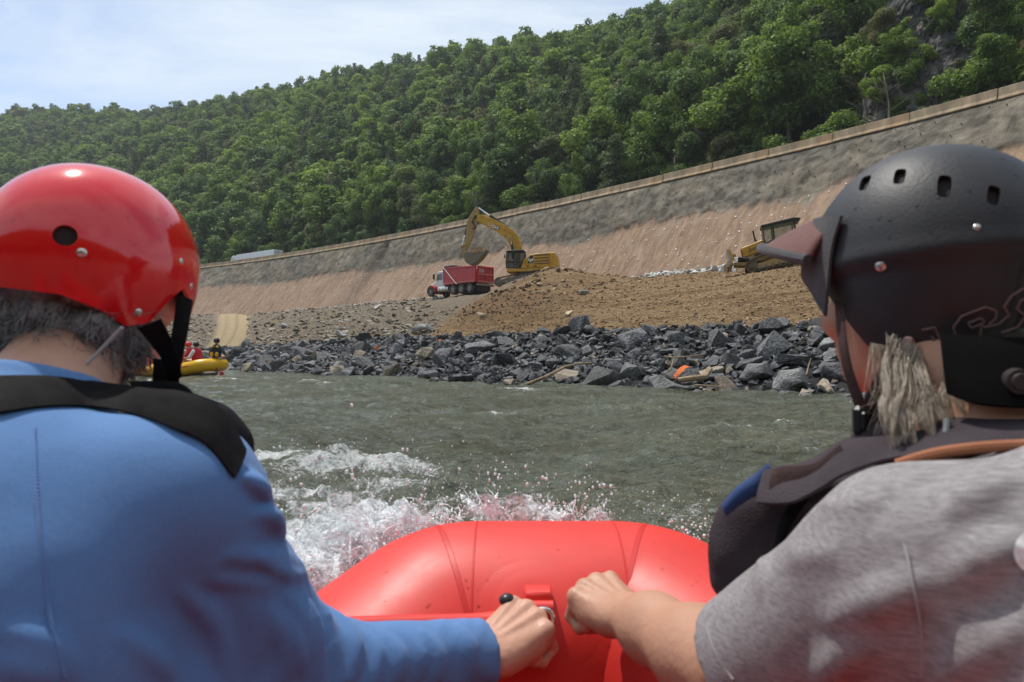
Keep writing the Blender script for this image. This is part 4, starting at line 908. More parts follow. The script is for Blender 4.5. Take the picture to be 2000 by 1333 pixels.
for (px, py, r, m, lab) in ((740, 603, .75, PALE, 'pale blue-grey slab lying on the rubble slope'), (853, 583, .95, PALE, 'pale round slab in front of the dump truck wheel'), (668, 659, .55, PALE, 'pale upright slab above the riprap crest'), (826, 650, .6, PALE, 'blue-grey slab at the left foot of the dirt mound'), (1046, 552, .5, BRST, 'tan block near the top of the dirt mound'), (1056, 559, .36, BRST, 'smaller tan block below its neighbour on the mound'), (943, 622, .55, BRST, 'tan slab on the lower face of the dirt mound'), (555, 640, .6, PALE, 'long pale slab lying right of the dirt ramp'), (1140, 575, .45, PALE, 'pale block right of the dirt mound'), (1110, 618, .4, BRST, 'flat tan stone right of the mound foot')):
    p = on_ground(px, py)
    me = rock_mesh(int(px), 12, (1.1, .8, .45), 1); me.materials.append(m); o = link('boulder', me); o.location = (p[0], p[1], float(ground_z(p[0], p[1])) + r * .2); o.scale = (r, r, r); o.rotation_euler = (.5, .2, px)
    tag(o, lab, 'boulder')
WOOD = M('driftwood', (0.27, 0.20, 0.13), .9, var=.35, vscale=6, stretch=(1, 1, 1), spec=.15)
def stick(pts, r0, r1, lab, side=()):
    mb = MB(); pp = np.array(pts); q = []
    for i in range(len(pp) - 1):
        for t in (0, .33, .66): q.append(pp[i] + (pp[i + 1] - pp[i]) * t)
    q.append(pp[-1]); mb.tube(q, np.linspace(r0, r1, len(q)), 7)
    for s_ in side: mb.tube(s_[0], s_[1], 5)
    o = mb.build('driftwood', WOOD, None, smooth=True); tag(o, lab, 'driftwood', 'driftwood on the bank')
stick([P(1028, 752, 21.2), P(1065, 737, 20.6), P(1105, 716, 21.2), P(1130, 711, 21.8), P(1156, 709, 22.2)], .06, .03, 'long bent brown stick leaning from the water over the boulders')
stick([P(1325, 743, 17.3), P(1352, 739, 17.2), P(1376, 737, 17.3), P(1386, 722, 17.9)], .07, .085, 'bleached driftwood log with a thick upturned end')
stick([P(1298, 697, 18.2), P(1318, 699, 18.0), P(1345, 697, 18.0), P(1376, 692, 18.2)], .03, .015, 'thin pale branch under the orange-painted boulder', [([P(1318, 699, 18.0), P(1310, 722, 17.8), P(1298, 730, 17.6)], [.03, .025, .012])])
stick([P(1355, 753, 17.0), P(1385, 754, 16.9), P(1408, 756, 16.8)], .03, .015, 'thin pale stick lying at the waterline below the driftwood log')
stick([P(1575, 733, 16.6), P(1580, 712, 16.9), P(1584, 700, 17.2)], .02, .008, 'thin upright twig among the boulders beside the helmet strap')

# ================================================================== river
def dens(a, b_, k): return np.linspace(a, b_, k, endpoint=False)
ang = np.concatenate([dens(-PI, -R(46), 50), dens(-R(46), R(46), 640), dens(R(46), PI, 50)]); rad_ = np.concatenate([[0.2, .5, .8], 1.1 * (60 / 1.1) ** np.linspace(0, 1, 560), np.geomspace(63, 420, 30)])
AA, RR = np.meshgrid(ang, rad_); WXg = RR * np.sin(AA); WYg = RR * np.cos(AA)
ca, sa = math.cos(.62), math.sin(.62); uu = WXg * ca + WYg * sa; vv = -WXg * sa + WYg * ca      # across and along the flow
w1 = .20 * pn(uu / 4.2, vv / 2.4, 1); r1 = .19 * (0.5 - np.abs(pn(uu / 1.9 + .5 * pn(uu / 3, vv / 3), vv / 1.05, 2))); r2 = .11 * (.5 - np.abs(pn(uu / .8 + .4 * pn(uu, vv), vv / .42, 3))); r3 = .06 * (.5 - np.abs(pn(uu / .33, vv / .19, 5)))
r4 = .018 * pn(uu / .13, vv / .09, 6)
fade = 1 / (1 + (RR / 55) ** 2); near = sstep(.6, 2.0, RR)
foam = np.zeros_like(RR); bumpz = np.zeros_like(RR)
def patch_(px, py, sx, sy, hgt, f_, rot=0.0):
    global foam, bumpz
    p = PZ(px, py, 0.05); dx, dy = WXg - p[0], WYg - p[1]; c, s_ = math.cos(rot), math.sin(rot); a = (dx * c + dy * s_) / sx; e = (-dx * s_ + dy * c) / sy; g = np.exp(-(a * a + e * e)); bumpz += hgt * g; foam = np.maximum(foam, f_ * g)
patch_(530, 930, 1.0, .26, .10, 1.0, .25); patch_(640, 940, .7, .24, .09, .95, .3); patch_(740, 935, .75, .30, .12, 1.05, -.05); patch_(560, 990, 1.0, .22, .09, .92, .45); patch_(470, 960, .5, .3, .05, .8); patch_(760, 960, .55, .2, .06, .85, -.1); patch_(640, 1030, 1.0, .35, .05, .55); patch_(640, 1120, .8, .45, .06, 1.0, .6); patch_(900, 1010, 1.2, .25, .05, .75); patch_(1150, 1010, .8, .2, .04, .55)
patch_(970, 822, .22, .14, .10, 1.05); patch_(1000, 818, .25, .08, .03, .7); patch_(605, 753, .5, .22, .10, 1.0); patch_(640, 757, .5, .2, .03, .7); patch_(1530, 832, .22, .10, .08, .95); patch_(1510, 836, .5, .12, .02, .6); patch_(1015, 762, .75, .22, .05, .95); patch_(885, 840, .5, .14, .04, .6); patch_(1450, 860, .6, .14, .03, .6); patch_(1240, 910, .6, .16, .03, .5); patch_(405, 745, 1.0, .45, .10, 1.0); patch_(450, 743, .7, .4, .05, .85); patch_(520, 790, .6, .2, .04, .6); patch_(1180, 850, .5, .12, .03, .5); patch_(1330, 800, .5, .12, .02, .5); patch_(780, 800, .6, .14, .03, .5)
patch_(1350, 1060, .5, .4, .03, .6)
chop = r1 + r2 + r3 + r4
froth = np.clip(foam, 0, 1) * (.035 * fbm(WXg / .16, WYg / .16, 4, 3) + .02 * fbm(WXg / .05, WYg / .05, 6, 2))
WZg = near * (fade * (w1 + chop) + bumpz * (1 + .35 * fbm(WXg / .6, WYg / .4, 9, 2)) + froth)
crest_ = sstep(.14, .19, w1 + r1 + r2) * .42; foam = np.maximum(foam, crest_ * (RR > 2) * sstep(40, 8, RR) * (pn(WXg / 5, WYg / 5, 8) > .1))
nA = len(ang); ii = np.arange(len(rad_) - 1)[:, None] * nA + np.arange(nA)[None]; jj = np.arange(len(rad_) - 1)[:, None] * nA + (np.arange(nA)[None] + 1) % nA
wme = mesh_data('river', np.stack([WXg, WYg, WZg], -1).reshape(-1, 3), np.stack([ii, ii + nA, jj + nA, jj], -1).reshape(-1, 4)); attr(wme, 'foam', foam)
mwt = M('river_water', (0.070, 0.072, 0.045), rough=.07, spec=.5, ior=1.33); n, l, b = nodes(mwt); oc = OBJC()
f1 = NOISE(7.0, 8, .75, oc, 1.6); f2 = NOISE(24.0, 6, .8, oc, 1.5); fm = MATH('ADD', MATH('MULTIPLY', ATT('foam'), .86), MATH('ADD', MATH('MULTIPLY', RAMP(f1, .3, .7), .80), MATH('MULTIPLY', RAMP(f2, .32, .68), .52))); fmask = RAMP(fm, 1.16, 1.46)
fmask = MATH('MULTIPLY', fmask, RAMP(ATT('foam'), .12, .4))
silt_sheen = NOISE(.55, 7, .68, VMAP(oc, (.55, 1.9, 1), (0, 0, -.62)), .9); silt_sheen2 = NOISE(2.2, 6, .7, VMAP(oc, (.6, 1.8, 1), (0, 0, -.62)), .8); wcol = MIX(RAMP(silt_sheen, .38, .62), (0.082, 0.083, 0.050), (0.142, 0.155, 0.116)); wcol = MIX(RAMP(silt_sheen2, .52, .66, 0, .55), wcol, (0.175, 0.188, 0.150)); wcol = MIX(RAMP(silt_sheen2, .46, .36, 0, .5), wcol, (0.048, 0.046, 0.026)); wcol = MIX(MATH('MULTIPLY', RAMP(ATT('foam'), .1, .8), .5), wcol, (0.20, 0.21, 0.14))  # silt tone, with sky-reflection streaks and dark troughs painted into the colour
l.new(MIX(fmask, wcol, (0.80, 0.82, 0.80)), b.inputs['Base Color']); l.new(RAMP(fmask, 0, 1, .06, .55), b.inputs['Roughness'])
rip = NOISE(5.0, 6, .65, VMAP(oc, (1, 1.7, 1), (0, 0, -.62)), .6); rp2 = NOISE(22.0, 4, .6, VMAP(oc, (1, 1.5, 1), (0, 0, -.62)), .5)
l.new(BUMP(MATH('MULTIPLY', fmask, f2), .02, BUMP(rp2, .032, BUMP(rip, .13))), b.inputs['Normal'])
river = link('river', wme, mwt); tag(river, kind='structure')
# ================================================================== machines on the bench
YEL = M('machine_yellow', (0.52, 0.285, 0.035), .42, var=.25, vscale=2.5, bump=.004, bscale=8, spec=.45, rvar=.12)
YDIRT = M('dusty_yellow', (0.40, 0.26, 0.08), .75, var=.4, vscale=5, col2=(0.30, 0.21, 0.11))
BLK = M('black_paint', (0.018, 0.018, 0.019), .5, var=.3, vscale=6); RUB = M('rubber', (0.028, 0.027, 0.026), .85, var=.4, vscale=8, col2=(0.075, 0.066, 0.055))
STEEL = M('dusty_steel', (0.13, 0.115, 0.095), .7, metal=.2, var=.4, vscale=6, col2=(0.25, 0.21, 0.16)); CHROME = M('chrome_rod', (0.75, 0.75, 0.75), .18, metal=1.0); ALU = M('aluminium', (0.55, 0.55, 0.54), .38, metal=.8, var=.15, vscale=6)
GLASS = M('cab_glass', (0.045, 0.06, 0.05), .06, spec=.7, var=.35, vscale=1.6); GLASS.node_tree.nodes['Principled BSDF'].inputs['Alpha'].default_value = .62; TRACKM = M('track_mud', (0.075, 0.06, 0.042), .9, var=.45, vscale=9, col2=(0.20, 0.155, 0.10))
WHITE = M('white_paint', (0.62, 0.62, 0.60), .35, var=.12, vscale=3); REDP = M('truck_red', (0.42, 0.022, 0.028), .38, var=.22, vscale=2.2, rvar=.1); REDDUST = M('dusty_red', (0.46, 0.13, 0.11), .7, var=.25, vscale=4)
GRIME = M('engine_grille', (0.24, 0.155, 0.05), .7, var=.3, vscale=8); DIRT = M('bucket_soil', (0.20, 0.125, 0.06), .95, var=.4, vscale=5, col2=(0.38, 0.26, 0.14), bump=.04, bscale=12)

def machine(name, p, fwd, label, cat, pitch=0.0, lift=0.0):
    """an Empty whose +x is the machine's forward direction and +y its left"""
    f = nrm([fwd[0], fwd[1], 0]); t = empty(name, p); t.rotation_euler = (0, -pitch, math.atan2(f[1], f[0])); tag(t, label, cat); return t
def track(root, y, w_, pts, pitch_, mshoe, n_shoe, name='track'):
    """a closed track band of separate shoes around an oval, as one part with rollers and frame as parts"""
    P_ = np.array(pts); d = np.linalg.norm(np.roll(P_, -1, 0) - P_, axis=1); cum = np.concatenate([[0], np.cumsum(d)]); tot = cum[-1]; mb = MB()
    Q = np.vstack([P_, P_[:1]])
    for i in range(n_shoe):
        s_ = tot * (i + .5) / n_shoe; k = int(np.searchsorted(cum, s_) - 1); f_ = (s_ - cum[k]) / d[k]; c = Q[k] + f_ * (Q[k + 1] - Q[k]); tx = nrm(Q[k + 1] - Q[k]); nx = np.array([tx[1], -tx[0]])
        rot = np.array([[tx[0], 0, nx[0]], [0, 1, 0], [tx[1], 0, nx[1]]]); L_ = tot / n_shoe
        mb.box((c[0], y, c[1]), (L_ * .93, w_, .05), rot); g = c + nx * .05; mb.box((g[0] + tx[0] * L_ * .3, y, g[1] + tx[1] * L_ * .3), (.03, w_, .06), rot); h = c - nx * .05; mb.box((h[0], y, h[1]), (L_ * .6, w_ * .3, .06), rot)
    return mb.build(name, mshoe, root)
def oval(x0, x1, r0, r1, z0, z1, n=10):
    """counter-clockwise from above: front sprocket at x1, rear at x0"""
    pts = []
    for i in range(n + 1): a = -PI / 2 + PI * i / n; pts.append((x1 + r1 * math.cos(a), z1 + r1 * math.sin(a)))
    for i in range(n + 1): a = PI / 2 + PI * i / n; pts.append((x0 + r0 * math.cos(a), z0 + r0 * math.sin(a)))
    return pts[::-1]
DUSTRIM = M('dusty_rim', (0.24, 0.22, 0.19), .6, metal=.3, var=.3, vscale=6)
def wheel(name, c, r, w_, parent, rim=DUSTRIM, ax=(0, 1, 0), dual=False):
    """wheel > tyre, rim"""
    t = empty(name, c); t.parent = parent; a = np.array(ax, float); mb = MB(); pr = [(r * .58, -.5), (r * .80, -.5), (r * .95, -.46), (r, -.34), (r, .34), (r * .95, .46), (r * .80, .5), (r * .58, .5)]; n_ = 24; v, f = [], []; x, y, _ = frame_to(a)
    for i in range(n_):
        q = 2 * PI * i / n_; e = math.cos(q) * x + math.sin(q) * y
        for k, (rr2, o_) in enumerate(pr): v.append(e * (rr2 + (.012 if (k in (3, 4) and i % 2) else 0)) + a * o_ * w_)
    m_ = len(pr)
    for i in range(n_):
        for k in range(m_ - 1): f.append((i * m_ + k, i * m_ + k + 1, ((i + 1) % n_) * m_ + k + 1, ((i + 1) % n_) * m_ + k))
    mb.add(v, f); mb.build('tyre', RUB, t, smooth=True)
    mb = MB(); mb.cyl(a * w_ * .2, a * w_ * .36, r * .60, r * .60, 20); mb.cyl(-a * w_ * .36, -a * w_ * .2, r * .6, r * .6, 20); mb.cyl(a * w_ * .36, a * w_ * .56, r * .30, r * .2, 14); mb.cyl(-a * w_ * .5, -a * w_ * .36, r * .2, r * .3, 14)
    for i in range(8): q = 2 * PI * i / 8; e = math.cos(q) * x + math.sin(q) * y; mb.cyl(e * r * .42 + a * w_ * .36, e * r * .42 + a * w_ * .42, r * .05, None, 6)
    mb.build('rim', rim, t, smooth=True); return t

# ---- excavator (drawn in its side plane: X forward, Z up, from the photo's enlargement)
def e2(X, Yp): return ((1210 - X) / 106.0, (1085 - Yp) / 106.0)
print('EXC', on_ground(1019.7, 556), ground_z(*P(1019.7, 559, 77.0)[:2]))
exc = machine('excavator', P(1019.7, 559, 77.0), (-0.985, 0.17), 'yellow tracked excavator holding a full bucket over the red dump truck', 'excavator')
ph = PI / 180 * 10.5; cp, sp_ = math.cos(ph), math.sin(ph)
def tilt(pts): return [(x * cp - (z) * (-sp_) * -1 if False else x * cp + z * sp_, -x * sp_ + z * cp + .32) for x, z in pts]
base_oval = oval(-2.15, 2.35, .42, .44, .47, .46)
for s_, nm in ((1, 'track'), (-1, 'track')):
    track(exc, s_ * 1.35, .62, tilt(base_oval), 0, TRACKM, 46)
    mb = MB(); fr = tilt([(-2.0, .28), (2.2, .28), (2.2, .62), (1.2, .74), (-1.2, .74), (-2.0, .62)]); mb.prism(fr, s_ * 1.35 - .2, s_ * 1.35 + .2)
    mb.build('track_frame', STEEL, exc, bevel=.02)
    for xr in (-1.5, -.9, -.3, .3, .9, 1.5):
        q = tilt([(xr, .2)])[0]; mb = MB(); mb.cyl((q[0], s_ * 1.35 - .26, q[1]), (q[0], s_ * 1.35 + .26, q[1]), .13, None, 12); mb.build('roller', STEEL, exc, smooth=True)
    for xr, r_ in ((-2.15, .38), (2.35, .40)):
        q = tilt([(xr, .46)])[0]; mb = MB(); mb.cyl((q[0], s_ * 1.35 - .24, q[1]), (q[0], s_ * 1.35 + .24, q[1]), r_, None, 20); mb.cyl((q[0], s_ * 1.35 - .33, q[1]), (q[0], s_ * 1.35 + .33, q[1]), r_ * .45, None, 14); mb.build('idler', STEEL, exc, smooth=True)
mb = MB(); mb.cyl((0, 0, .75), (0, 0, 1.42), .75, .85, 24); mb.box((0, 0, .85), (1.6, 1.9, .4)); mb.build('swing_base', STEEL, exc)
house = empty('upper_body', (0, 0, 0)); house.parent = exc
o_ = [e2(*q) for q in ((1050, 932), (1052, 902), (1225, 888), (1262, 770), (1300, 765), (1330, 735), (1440, 722), (1555, 718), (1560, 895), (1555, 905), (1380, 930))]
mb = MB(); mb.prism([e2(*q) for q in ((1050, 932), (1052, 900), (1560, 890), (1560, 905), (1400, 932))], -1.45, 1.45); mb.build('deck', YEL, house, bevel=.03)
mb = MB(); mb.prism([e2(*q) for q in ((1218, 893), (1262, 772), (1300, 768), (1332, 736), (1440, 724), (1553, 719), (1555, 888))], .35, 1.48); mb.build('engine_cover', YEL, house, bevel=.035)
mb = MB(); mb.prism([e2(*q) for q in ((1180, 893), (1200, 800), (1300, 780), (1332, 738), (1440, 728), (1553, 722), (1555, 888))], -1.48, .34); mb.build('engine_cover', YEL, house, bevel=.035)
mb = MB(); mb.prism([e2(*q) for q in ((1556, 716), (1610, 716), (1632, 740), (1641, 800), (1645, 880), (1630, 897), (1556, 893))], -1.42, 1.50); mb.build('counterweight', YEL, house, bevel=.07)
for yy in (748, 782, 815, 845):
    a, c = e2(1375, yy), e2(1552, yy - 7); mb = MB(); mb.prism([e2(1375, yy + 9), e2(1552, yy + 2), e2(1552, yy - 14), e2(1375, yy - 6)], 1.476, 1.496); mb.build('louvre', GRIME, house)
    mb = MB(); mb.prism([e2(1385, yy + 4), e2(1545, yy - 3), e2(1545, yy - 8), e2(1385, yy - 1)], 1.49, 1.502); mb.build('louvre', BLK, house)
for (x0, x1) in ((1270, 1362), (1366, 1372)):
    mb = MB(); mb.prism([e2(x0, 880), e2(x0 + 3, 880), e2(x0 + 3, 770), e2(x0, 770)], 1.478, 1.488); mb.build('door_gap', BLK, house)
for xx in (1290, 1380): mb = MB(); mb.prism([e2(xx, 880), e2(xx + 22, 879), e2(xx + 22, 862), e2(xx, 863)], 1.48, 1.492); mb.build('door_latch', BLK, house)
mb = MB(); mb.prism([e2(*q) for q in ((1296, 838), (1310, 790), (1330, 752), (1362, 750), (1362, 838))], 1.482, 1.494); dk = mb.build('decal', BLK, house)
ctr = e2(1337, 800); text_obj('lettering', 'CAT', .30, M('decal_white', (0.8, 0.8, 0.78), .5), dk, basis((ctr[0], 1.498, ctr[1]), (-1, 0, 0), (0, 0, 1)), bold=.02)
ctr = e2(1332, 824); text_obj('lettering', '336', .17, bpy.data.materials['decal_white'], dk, basis((ctr[0], 1.498, ctr[1]), (-1, 0, 0), (0, 0, 1)), bold=.01)
mb = MB(); mb.tube([(e2(1280, 0)[0], 1.35, 2.95), (e2(1280, 0)[0], 1.35, 3.35), (e2(1440, 0)[0], 1.35, 3.72), (e2(1440, 0)[0], 1.35, 3.45)], .02, 5); mb.tube([(e2(1440, 0)[0], -1.3, 3.4), (e2(1440, 0)[0], -1.3, 3.75), (e2(1550, 0)[0], -1.3, 3.75), (e2(1550, 0)[0], -1.3, 3.45)], .02, 5); mb.build('handrail', BLK, house)
mb = MB(); mb.cyl((-2.2, -.8, 3.35), (-2.2, -.8, 3.75), .08, None, 10); mb.build('exhaust', BLK, house, smooth=True)
# cab: frame of pillars, panes, door
cabo = [e2(*q) for q in ((1048, 896), (1042, 820), (1050, 700), (1062, 686), (1240, 678), (1258, 690), (1268, 760), (1215, 888))]
cabE = empty('cab', (0, 0, 0)); cabE.parent = exc
def pillar(a, c, w_=.09, y=1.40, m=BLK, nm='cab_frame', par=None):
    a, c = np.array(e2(*a)), np.array(e2(*c)); t = nrm(c - a); nn = np.array([-t[1], t[0]]) * w_ / 2; mb = MB(); mb.prism([a - nn, c - nn, c + nn, a + nn], y, y + .09); return mb.build(nm, m, par or cabE)
ci = [e2(*q) for q in ((1052, 890), (1048, 820), (1056, 706), (1068, 692), (1236, 686), (1250, 696), (1260, 760), (1212, 882))]
mb = MB(); mb.prism(ci, .32, 1.385); mb.build('pane', GLASS, cabE, bevel=.03)
for a, c in (((1050, 896), (1044, 820)), ((1044, 820), (1054, 690)), ((1190, 690), (1180, 888)), ((1250, 690), (1264, 762)), ((1264, 762), (1215, 890)), ((1050, 888), (1215, 884)), ((1050, 816), (1180, 812))): pillar(a, c); pillar(a, c, y=.28)
mb = MB(); mb.prism([e2(*q) for q in ((1046, 700), (1056, 683), (1245, 675), (1262, 690), (1262, 697))], .26, 1.5); mb.build('cab_roof', BLK, cabE, bevel=.02)
mb = MB(); mb.prism([e2(*q) for q in ((1075, 884), (1070, 830), (1120, 830), (1165, 880))], .6, 1.393); mb.build('seat', M('cab_inside', (0.09, 0.10, 0.09), .8), cabE)
mb = MB(); mb.prism([e2(*q) for q in ((1140, 850), (1165, 850), (1172, 720), (1150, 720))], .9, 1.392); mb.build('operator', M('operator_shirt', (0.11, 0.09, 0.06), .9), cabE)
mb = MB(); mb.box((e2(1030, 750)[0], 1.55, e2(1030, 750)[1]), (.08, .22, .42), bev=.02); mb.tube([(e2(1030, 750)[0], 1.5, e2(1030, 750)[1]), (e2(1050, 760)[0], 1.4, e2(1050, 760)[1])], .02, 5); mb.build('mirror', BLK, cabE)
# boom
bo = [(1095, 690), (1072, 600), (1020, 522), (900, 430), (700, 322), (662, 292), (662, 236), (690, 222), (760, 236), (880, 290), (1005, 358), (1110, 428), (1172, 500), (1206, 620), (1210, 700)]
mb = MB(); mb.prism([e2(*q) for q in bo], -.30, .30); boom = mb.build('boom', YEL, exc, bevel=.03)
mb = MB(); mb.prism([e2(*q) for q in ((845, 380), (872, 350), (952, 385), (948, 402), (905, 418))], .302, .312); dk = mb.build('decal', BLK, boom)
c0 = e2(895, 386); dirx = np.array(e2(950, 412)) - np.array(e2(860, 366)); text_obj('lettering', 'CAT', .40, bpy.data.materials['decal_white'], dk, basis((c0[0], .318, c0[1]), (dirx[0], 0, dirx[1]), (-(-dirx[1]) * -1, 0, -dirx[0]) if False else (-dirx[1] * -1, 0, dirx[0] * -1)), bold=.025)
mb = MB(); c0 = e2(828, 345); mb.cyl((c0[0], .30, c0[1]), (c0[0], .312, c0[1]), .20, None, 16); dk2 = mb.build('decal', M('round_badge', (0.55, 0.5, 0.42), .6), boom)
mb = MB(); mb.cyl((c0[0], .311, c0[1]), (c0[0], .318, c0[1]), .13, None, 12); mb.build('badge_ring', M('badge_inner', (0.32, 0.24, 0.13), .6), dk2)
for q in ((1010, 428), (1015, 490), (1085, 505), (670, 262)): c0 = e2(*q); mb = MB(); mb.cyl((c0[0], -.36, c0[1]), (c0[0], .36, c0[1]), .10 if q[0] > 1050 else .07, None, 10); mb.build('pin', STEEL, boom)
# stick
so_ = [(655, 128), (686, 146), (688, 215), (668, 330), (585, 560), (560, 610), (515, 606), (522, 520), (552, 300), (572, 255)]
mb = MB(); mb.prism([e2(*q) for q in so_], -.26, .26); stk = mb.build('stick', YDIRT, exc, bevel=.025)
mb = MB()
for k in range(4):
    a, c, e_ = e2(672 - k * 8, 235), e2(625 - k * 5, 300 + k * 8), e2(640 + k * 6, 405 - k * 6); mb.tube([(a[0], .3, a[1]), (c[0], .42 + k * .03, c[1]), (e2(645, 350)[0], .45, e2(645, 350)[1]), (e_[0], .36, e_[1]), (e2(612, 395)[0], .3, e2(612, 395)[1])], .032, 6)
mb.build('hose', BLK, stk, smooth=True)
def ram(a, mid, c, y, r, par, nm='hydraulic_cylinder'):
    a, mid, c = [np.array([e2(*q)[0], y, e2(*q)[1]]) for q in (a, mid, c)]; mb = MB(); mb.cyl(mid, c, r, None, 12); mb.cyl(c - (c - mid) * .02, c + (c - mid) * .04, r * 1.15, None, 10); o = mb.build(nm, BLK, par, smooth=True); mb = MB(); mb.cyl(a, mid, r * .55, None, 10); mb.cyl(a - (mid - a) * .02, a + (mid - a) * .03, r, None, 8); mb.build('rod', CHROME, o, smooth=True); return o
ram((688, 148), (822, 238), (1030, 380), 0, .15, exc); ram((482, 590), (517, 462), (556, 306), 0, .13, exc)
for y in (.42, -.42): ram((1088, 505), (1094, 600), (1108, 760), y, .12, exc)
mb = MB(); mb.prism([e2(*q) for q in ((462, 612), (470, 590), (545, 552), (562, 570), (478, 622))], -.3, .3); mb.prism([e2(*q) for q in ((468, 640), (490, 600), (545, 600), (545, 640), (530, 690), (525, 735), (500, 738))], -.22, .22); mb.build('bucket_linkage', YDIRT, exc, bevel=.02)
bk = [(530, 690), (560, 668), (640, 690), (690, 700), (765, 668), (770, 700), (720, 760), (660, 810), (610, 830), (560, 812), (532, 780)]
mb = MB(); mb.prism([e2(*q) for q in bk], -.85, .85); bkt = mb.build('bucket', STEEL, exc, bevel=.03)
for k in range(5): y = -.72 + k * .36; mb = MB(); mb.prism([e2(768, 700), e2(762, 668), e2(800, 655)], y - .08, y + .08); mb.build('tooth', STEEL, bkt)
sd = SDF((-1.5, -1.2, -1), (1.5, 1.2, 1.2), .07); cxz = e2(662, 690)
sd.ell((0, 0, -.05), (1.0, .85, .55), k=0); sd.ell((-.15, .1, .28), (.7, .6, .42), k=.2); sd.noise(.28, 2.2, 2.2, 2.2, 3)
v, f = sd.mesh(); o = obj('soil_heap', v + np.array([cxz[0], 0, cxz[1] + .05]), f, DIRT, bkt, False)

# ---- dump truck; local x forward, origin on the ground under the tailgate's left corner
_g = on_ground(947, 573); print('TRK', _g)
trk = machine('dump_truck', _g, (-0.72, 0.69), 'red and white dump truck waiting under the excavator bucket', 'dump truck', pitch=R(-.5))
WL = 1.15; trk.scale = (1.22, 1.22, 1.22)
for x in (1.0, 2.32, 3.64):
    for s_ in (1, -1): wheel('wheel', (x, s_ * WL, .52), .52, .30, trk, ax=(0, s_, 0)); wheel('wheel', (x, s_ * (WL - .34), .52), .52, .28, trk, ax=(0, s_, 0))
for s_ in (1, -1): wheel('wheel', (7.35, s_ * 1.1, .52), .52, .32, trk, ax=(0, s_, 0))
mb = MB(); mb.box((4.0, 0, .85), (8.0, .9, .28)); mb.build('chassis', BLK, trk)
def side(y0, y1, pts, m, nm, bev=.02, par=trk): mb = MB(); mb.prism(pts, y0, y1); return mb.build(nm, m, par, bevel=bev)
# box sides, floor, headboard, tailgate
side(1.12, 1.24, [(0.05, 1.15), (5.05, 1.15), (5.15, 2.95), (0.05, 2.75)], REDP, 'box_side'); side(-1.24, -1.12, [(0.05, 1.15), (5.05, 1.15), (5.15, 2.95), (0.05, 2.75)], REDP, 'box_side')
side(-1.12, 1.12, [(.05, 1.12), (5.05, 1.12), (5.05, 1.24), (.05, 1.24)], REDP, 'box_floor'); side(-1.2, 1.2, [(5.06, 1.15), (5.2, 1.15), (5.3, 3.05), (5.16, 3.05)], M('headboard_dark', (0.06, 0.012, 0.014), .6), 'headboard')
for y in (1.27, -1.27):
    side(y - .05, y + .05, [(0, 2.62), (5.16, 2.80), (5.18, 2.98), (0, 2.80)], REDP, 'top_rail'); side(y - .05, y + .05, [(0, 1.12), (5.05, 1.12), (5.05, 1.34), (0, 1.34)], REDDUST, 'bottom_rail')
    side(y - .06, y + .06, [(0, 1.1), (.32, 1.1), (.32, 2.86), (0, 2.84)], REDP, 'corner_post')
tg = empty('tailgate', (-.06, 0, 0)); tg.parent = trk; side(-1.12, 1.12, [(-.03, 1.02), (.05, 1.02), (.05, 2.78), (-.03, 2.78)], M('tailgate_red', (0.36, 0.035, 0.042), .55, var=.3, vscale=2), 'tailgate_panel', par=tg)
for z in (1.15, 1.9, 2.66): side(-1.15, 1.15, [(-.13, z - .09), (-.02, z - .09), (-.02, z + .09), (-.13, z + .09)], REDDUST if z < 2.5 else REDP, 'tailgate_rib', par=tg)
for y in (-1.1, 0, 1.1): side(y - .07, y + .07, [(-.12, 1.02), (-.02, 1.02), (-.02, 2.76), (-.12, 2.76)], REDP, 'tailgate_rib', par=tg)
side(.12, .9, [(-.045, 2.1), (-.025, 2.1), (-.025, 2.5), (-.045, 2.5)], M('faded_decal', (0.45, 0.22, 0.24), .7, var=.4, vscale=6), 'decal', par=tg, bev=0)
side(-1.2, 1.2, [(-.2, .72), (.0, .72), (.0, .95), (-.2, .95)], STEEL, 'rear_bumper'); side(-.95, .95, [(.1, .2), (.14, .2), (.14, .8), (.1, .8)], RUB, 'mud_flap')
mb = MB(); mb.tube([(5.15, 1.32, 3.02), (4.6, 1.34, 2.6), (3.0, 1.36, 1.15), (2.85, 1.36, 1.05)], .045, 6); mb.build('tarp_arm', WHITE, trk, smooth=True)
mb = MB(); mb.cyl((4.0, 0, 3.1), (4.9, 0, 3.1), .05); mb.box((4.55, 0, 3.10), (1.4, 2.3, .22), bev=.08); mb.build('tarp', BLK, trk)
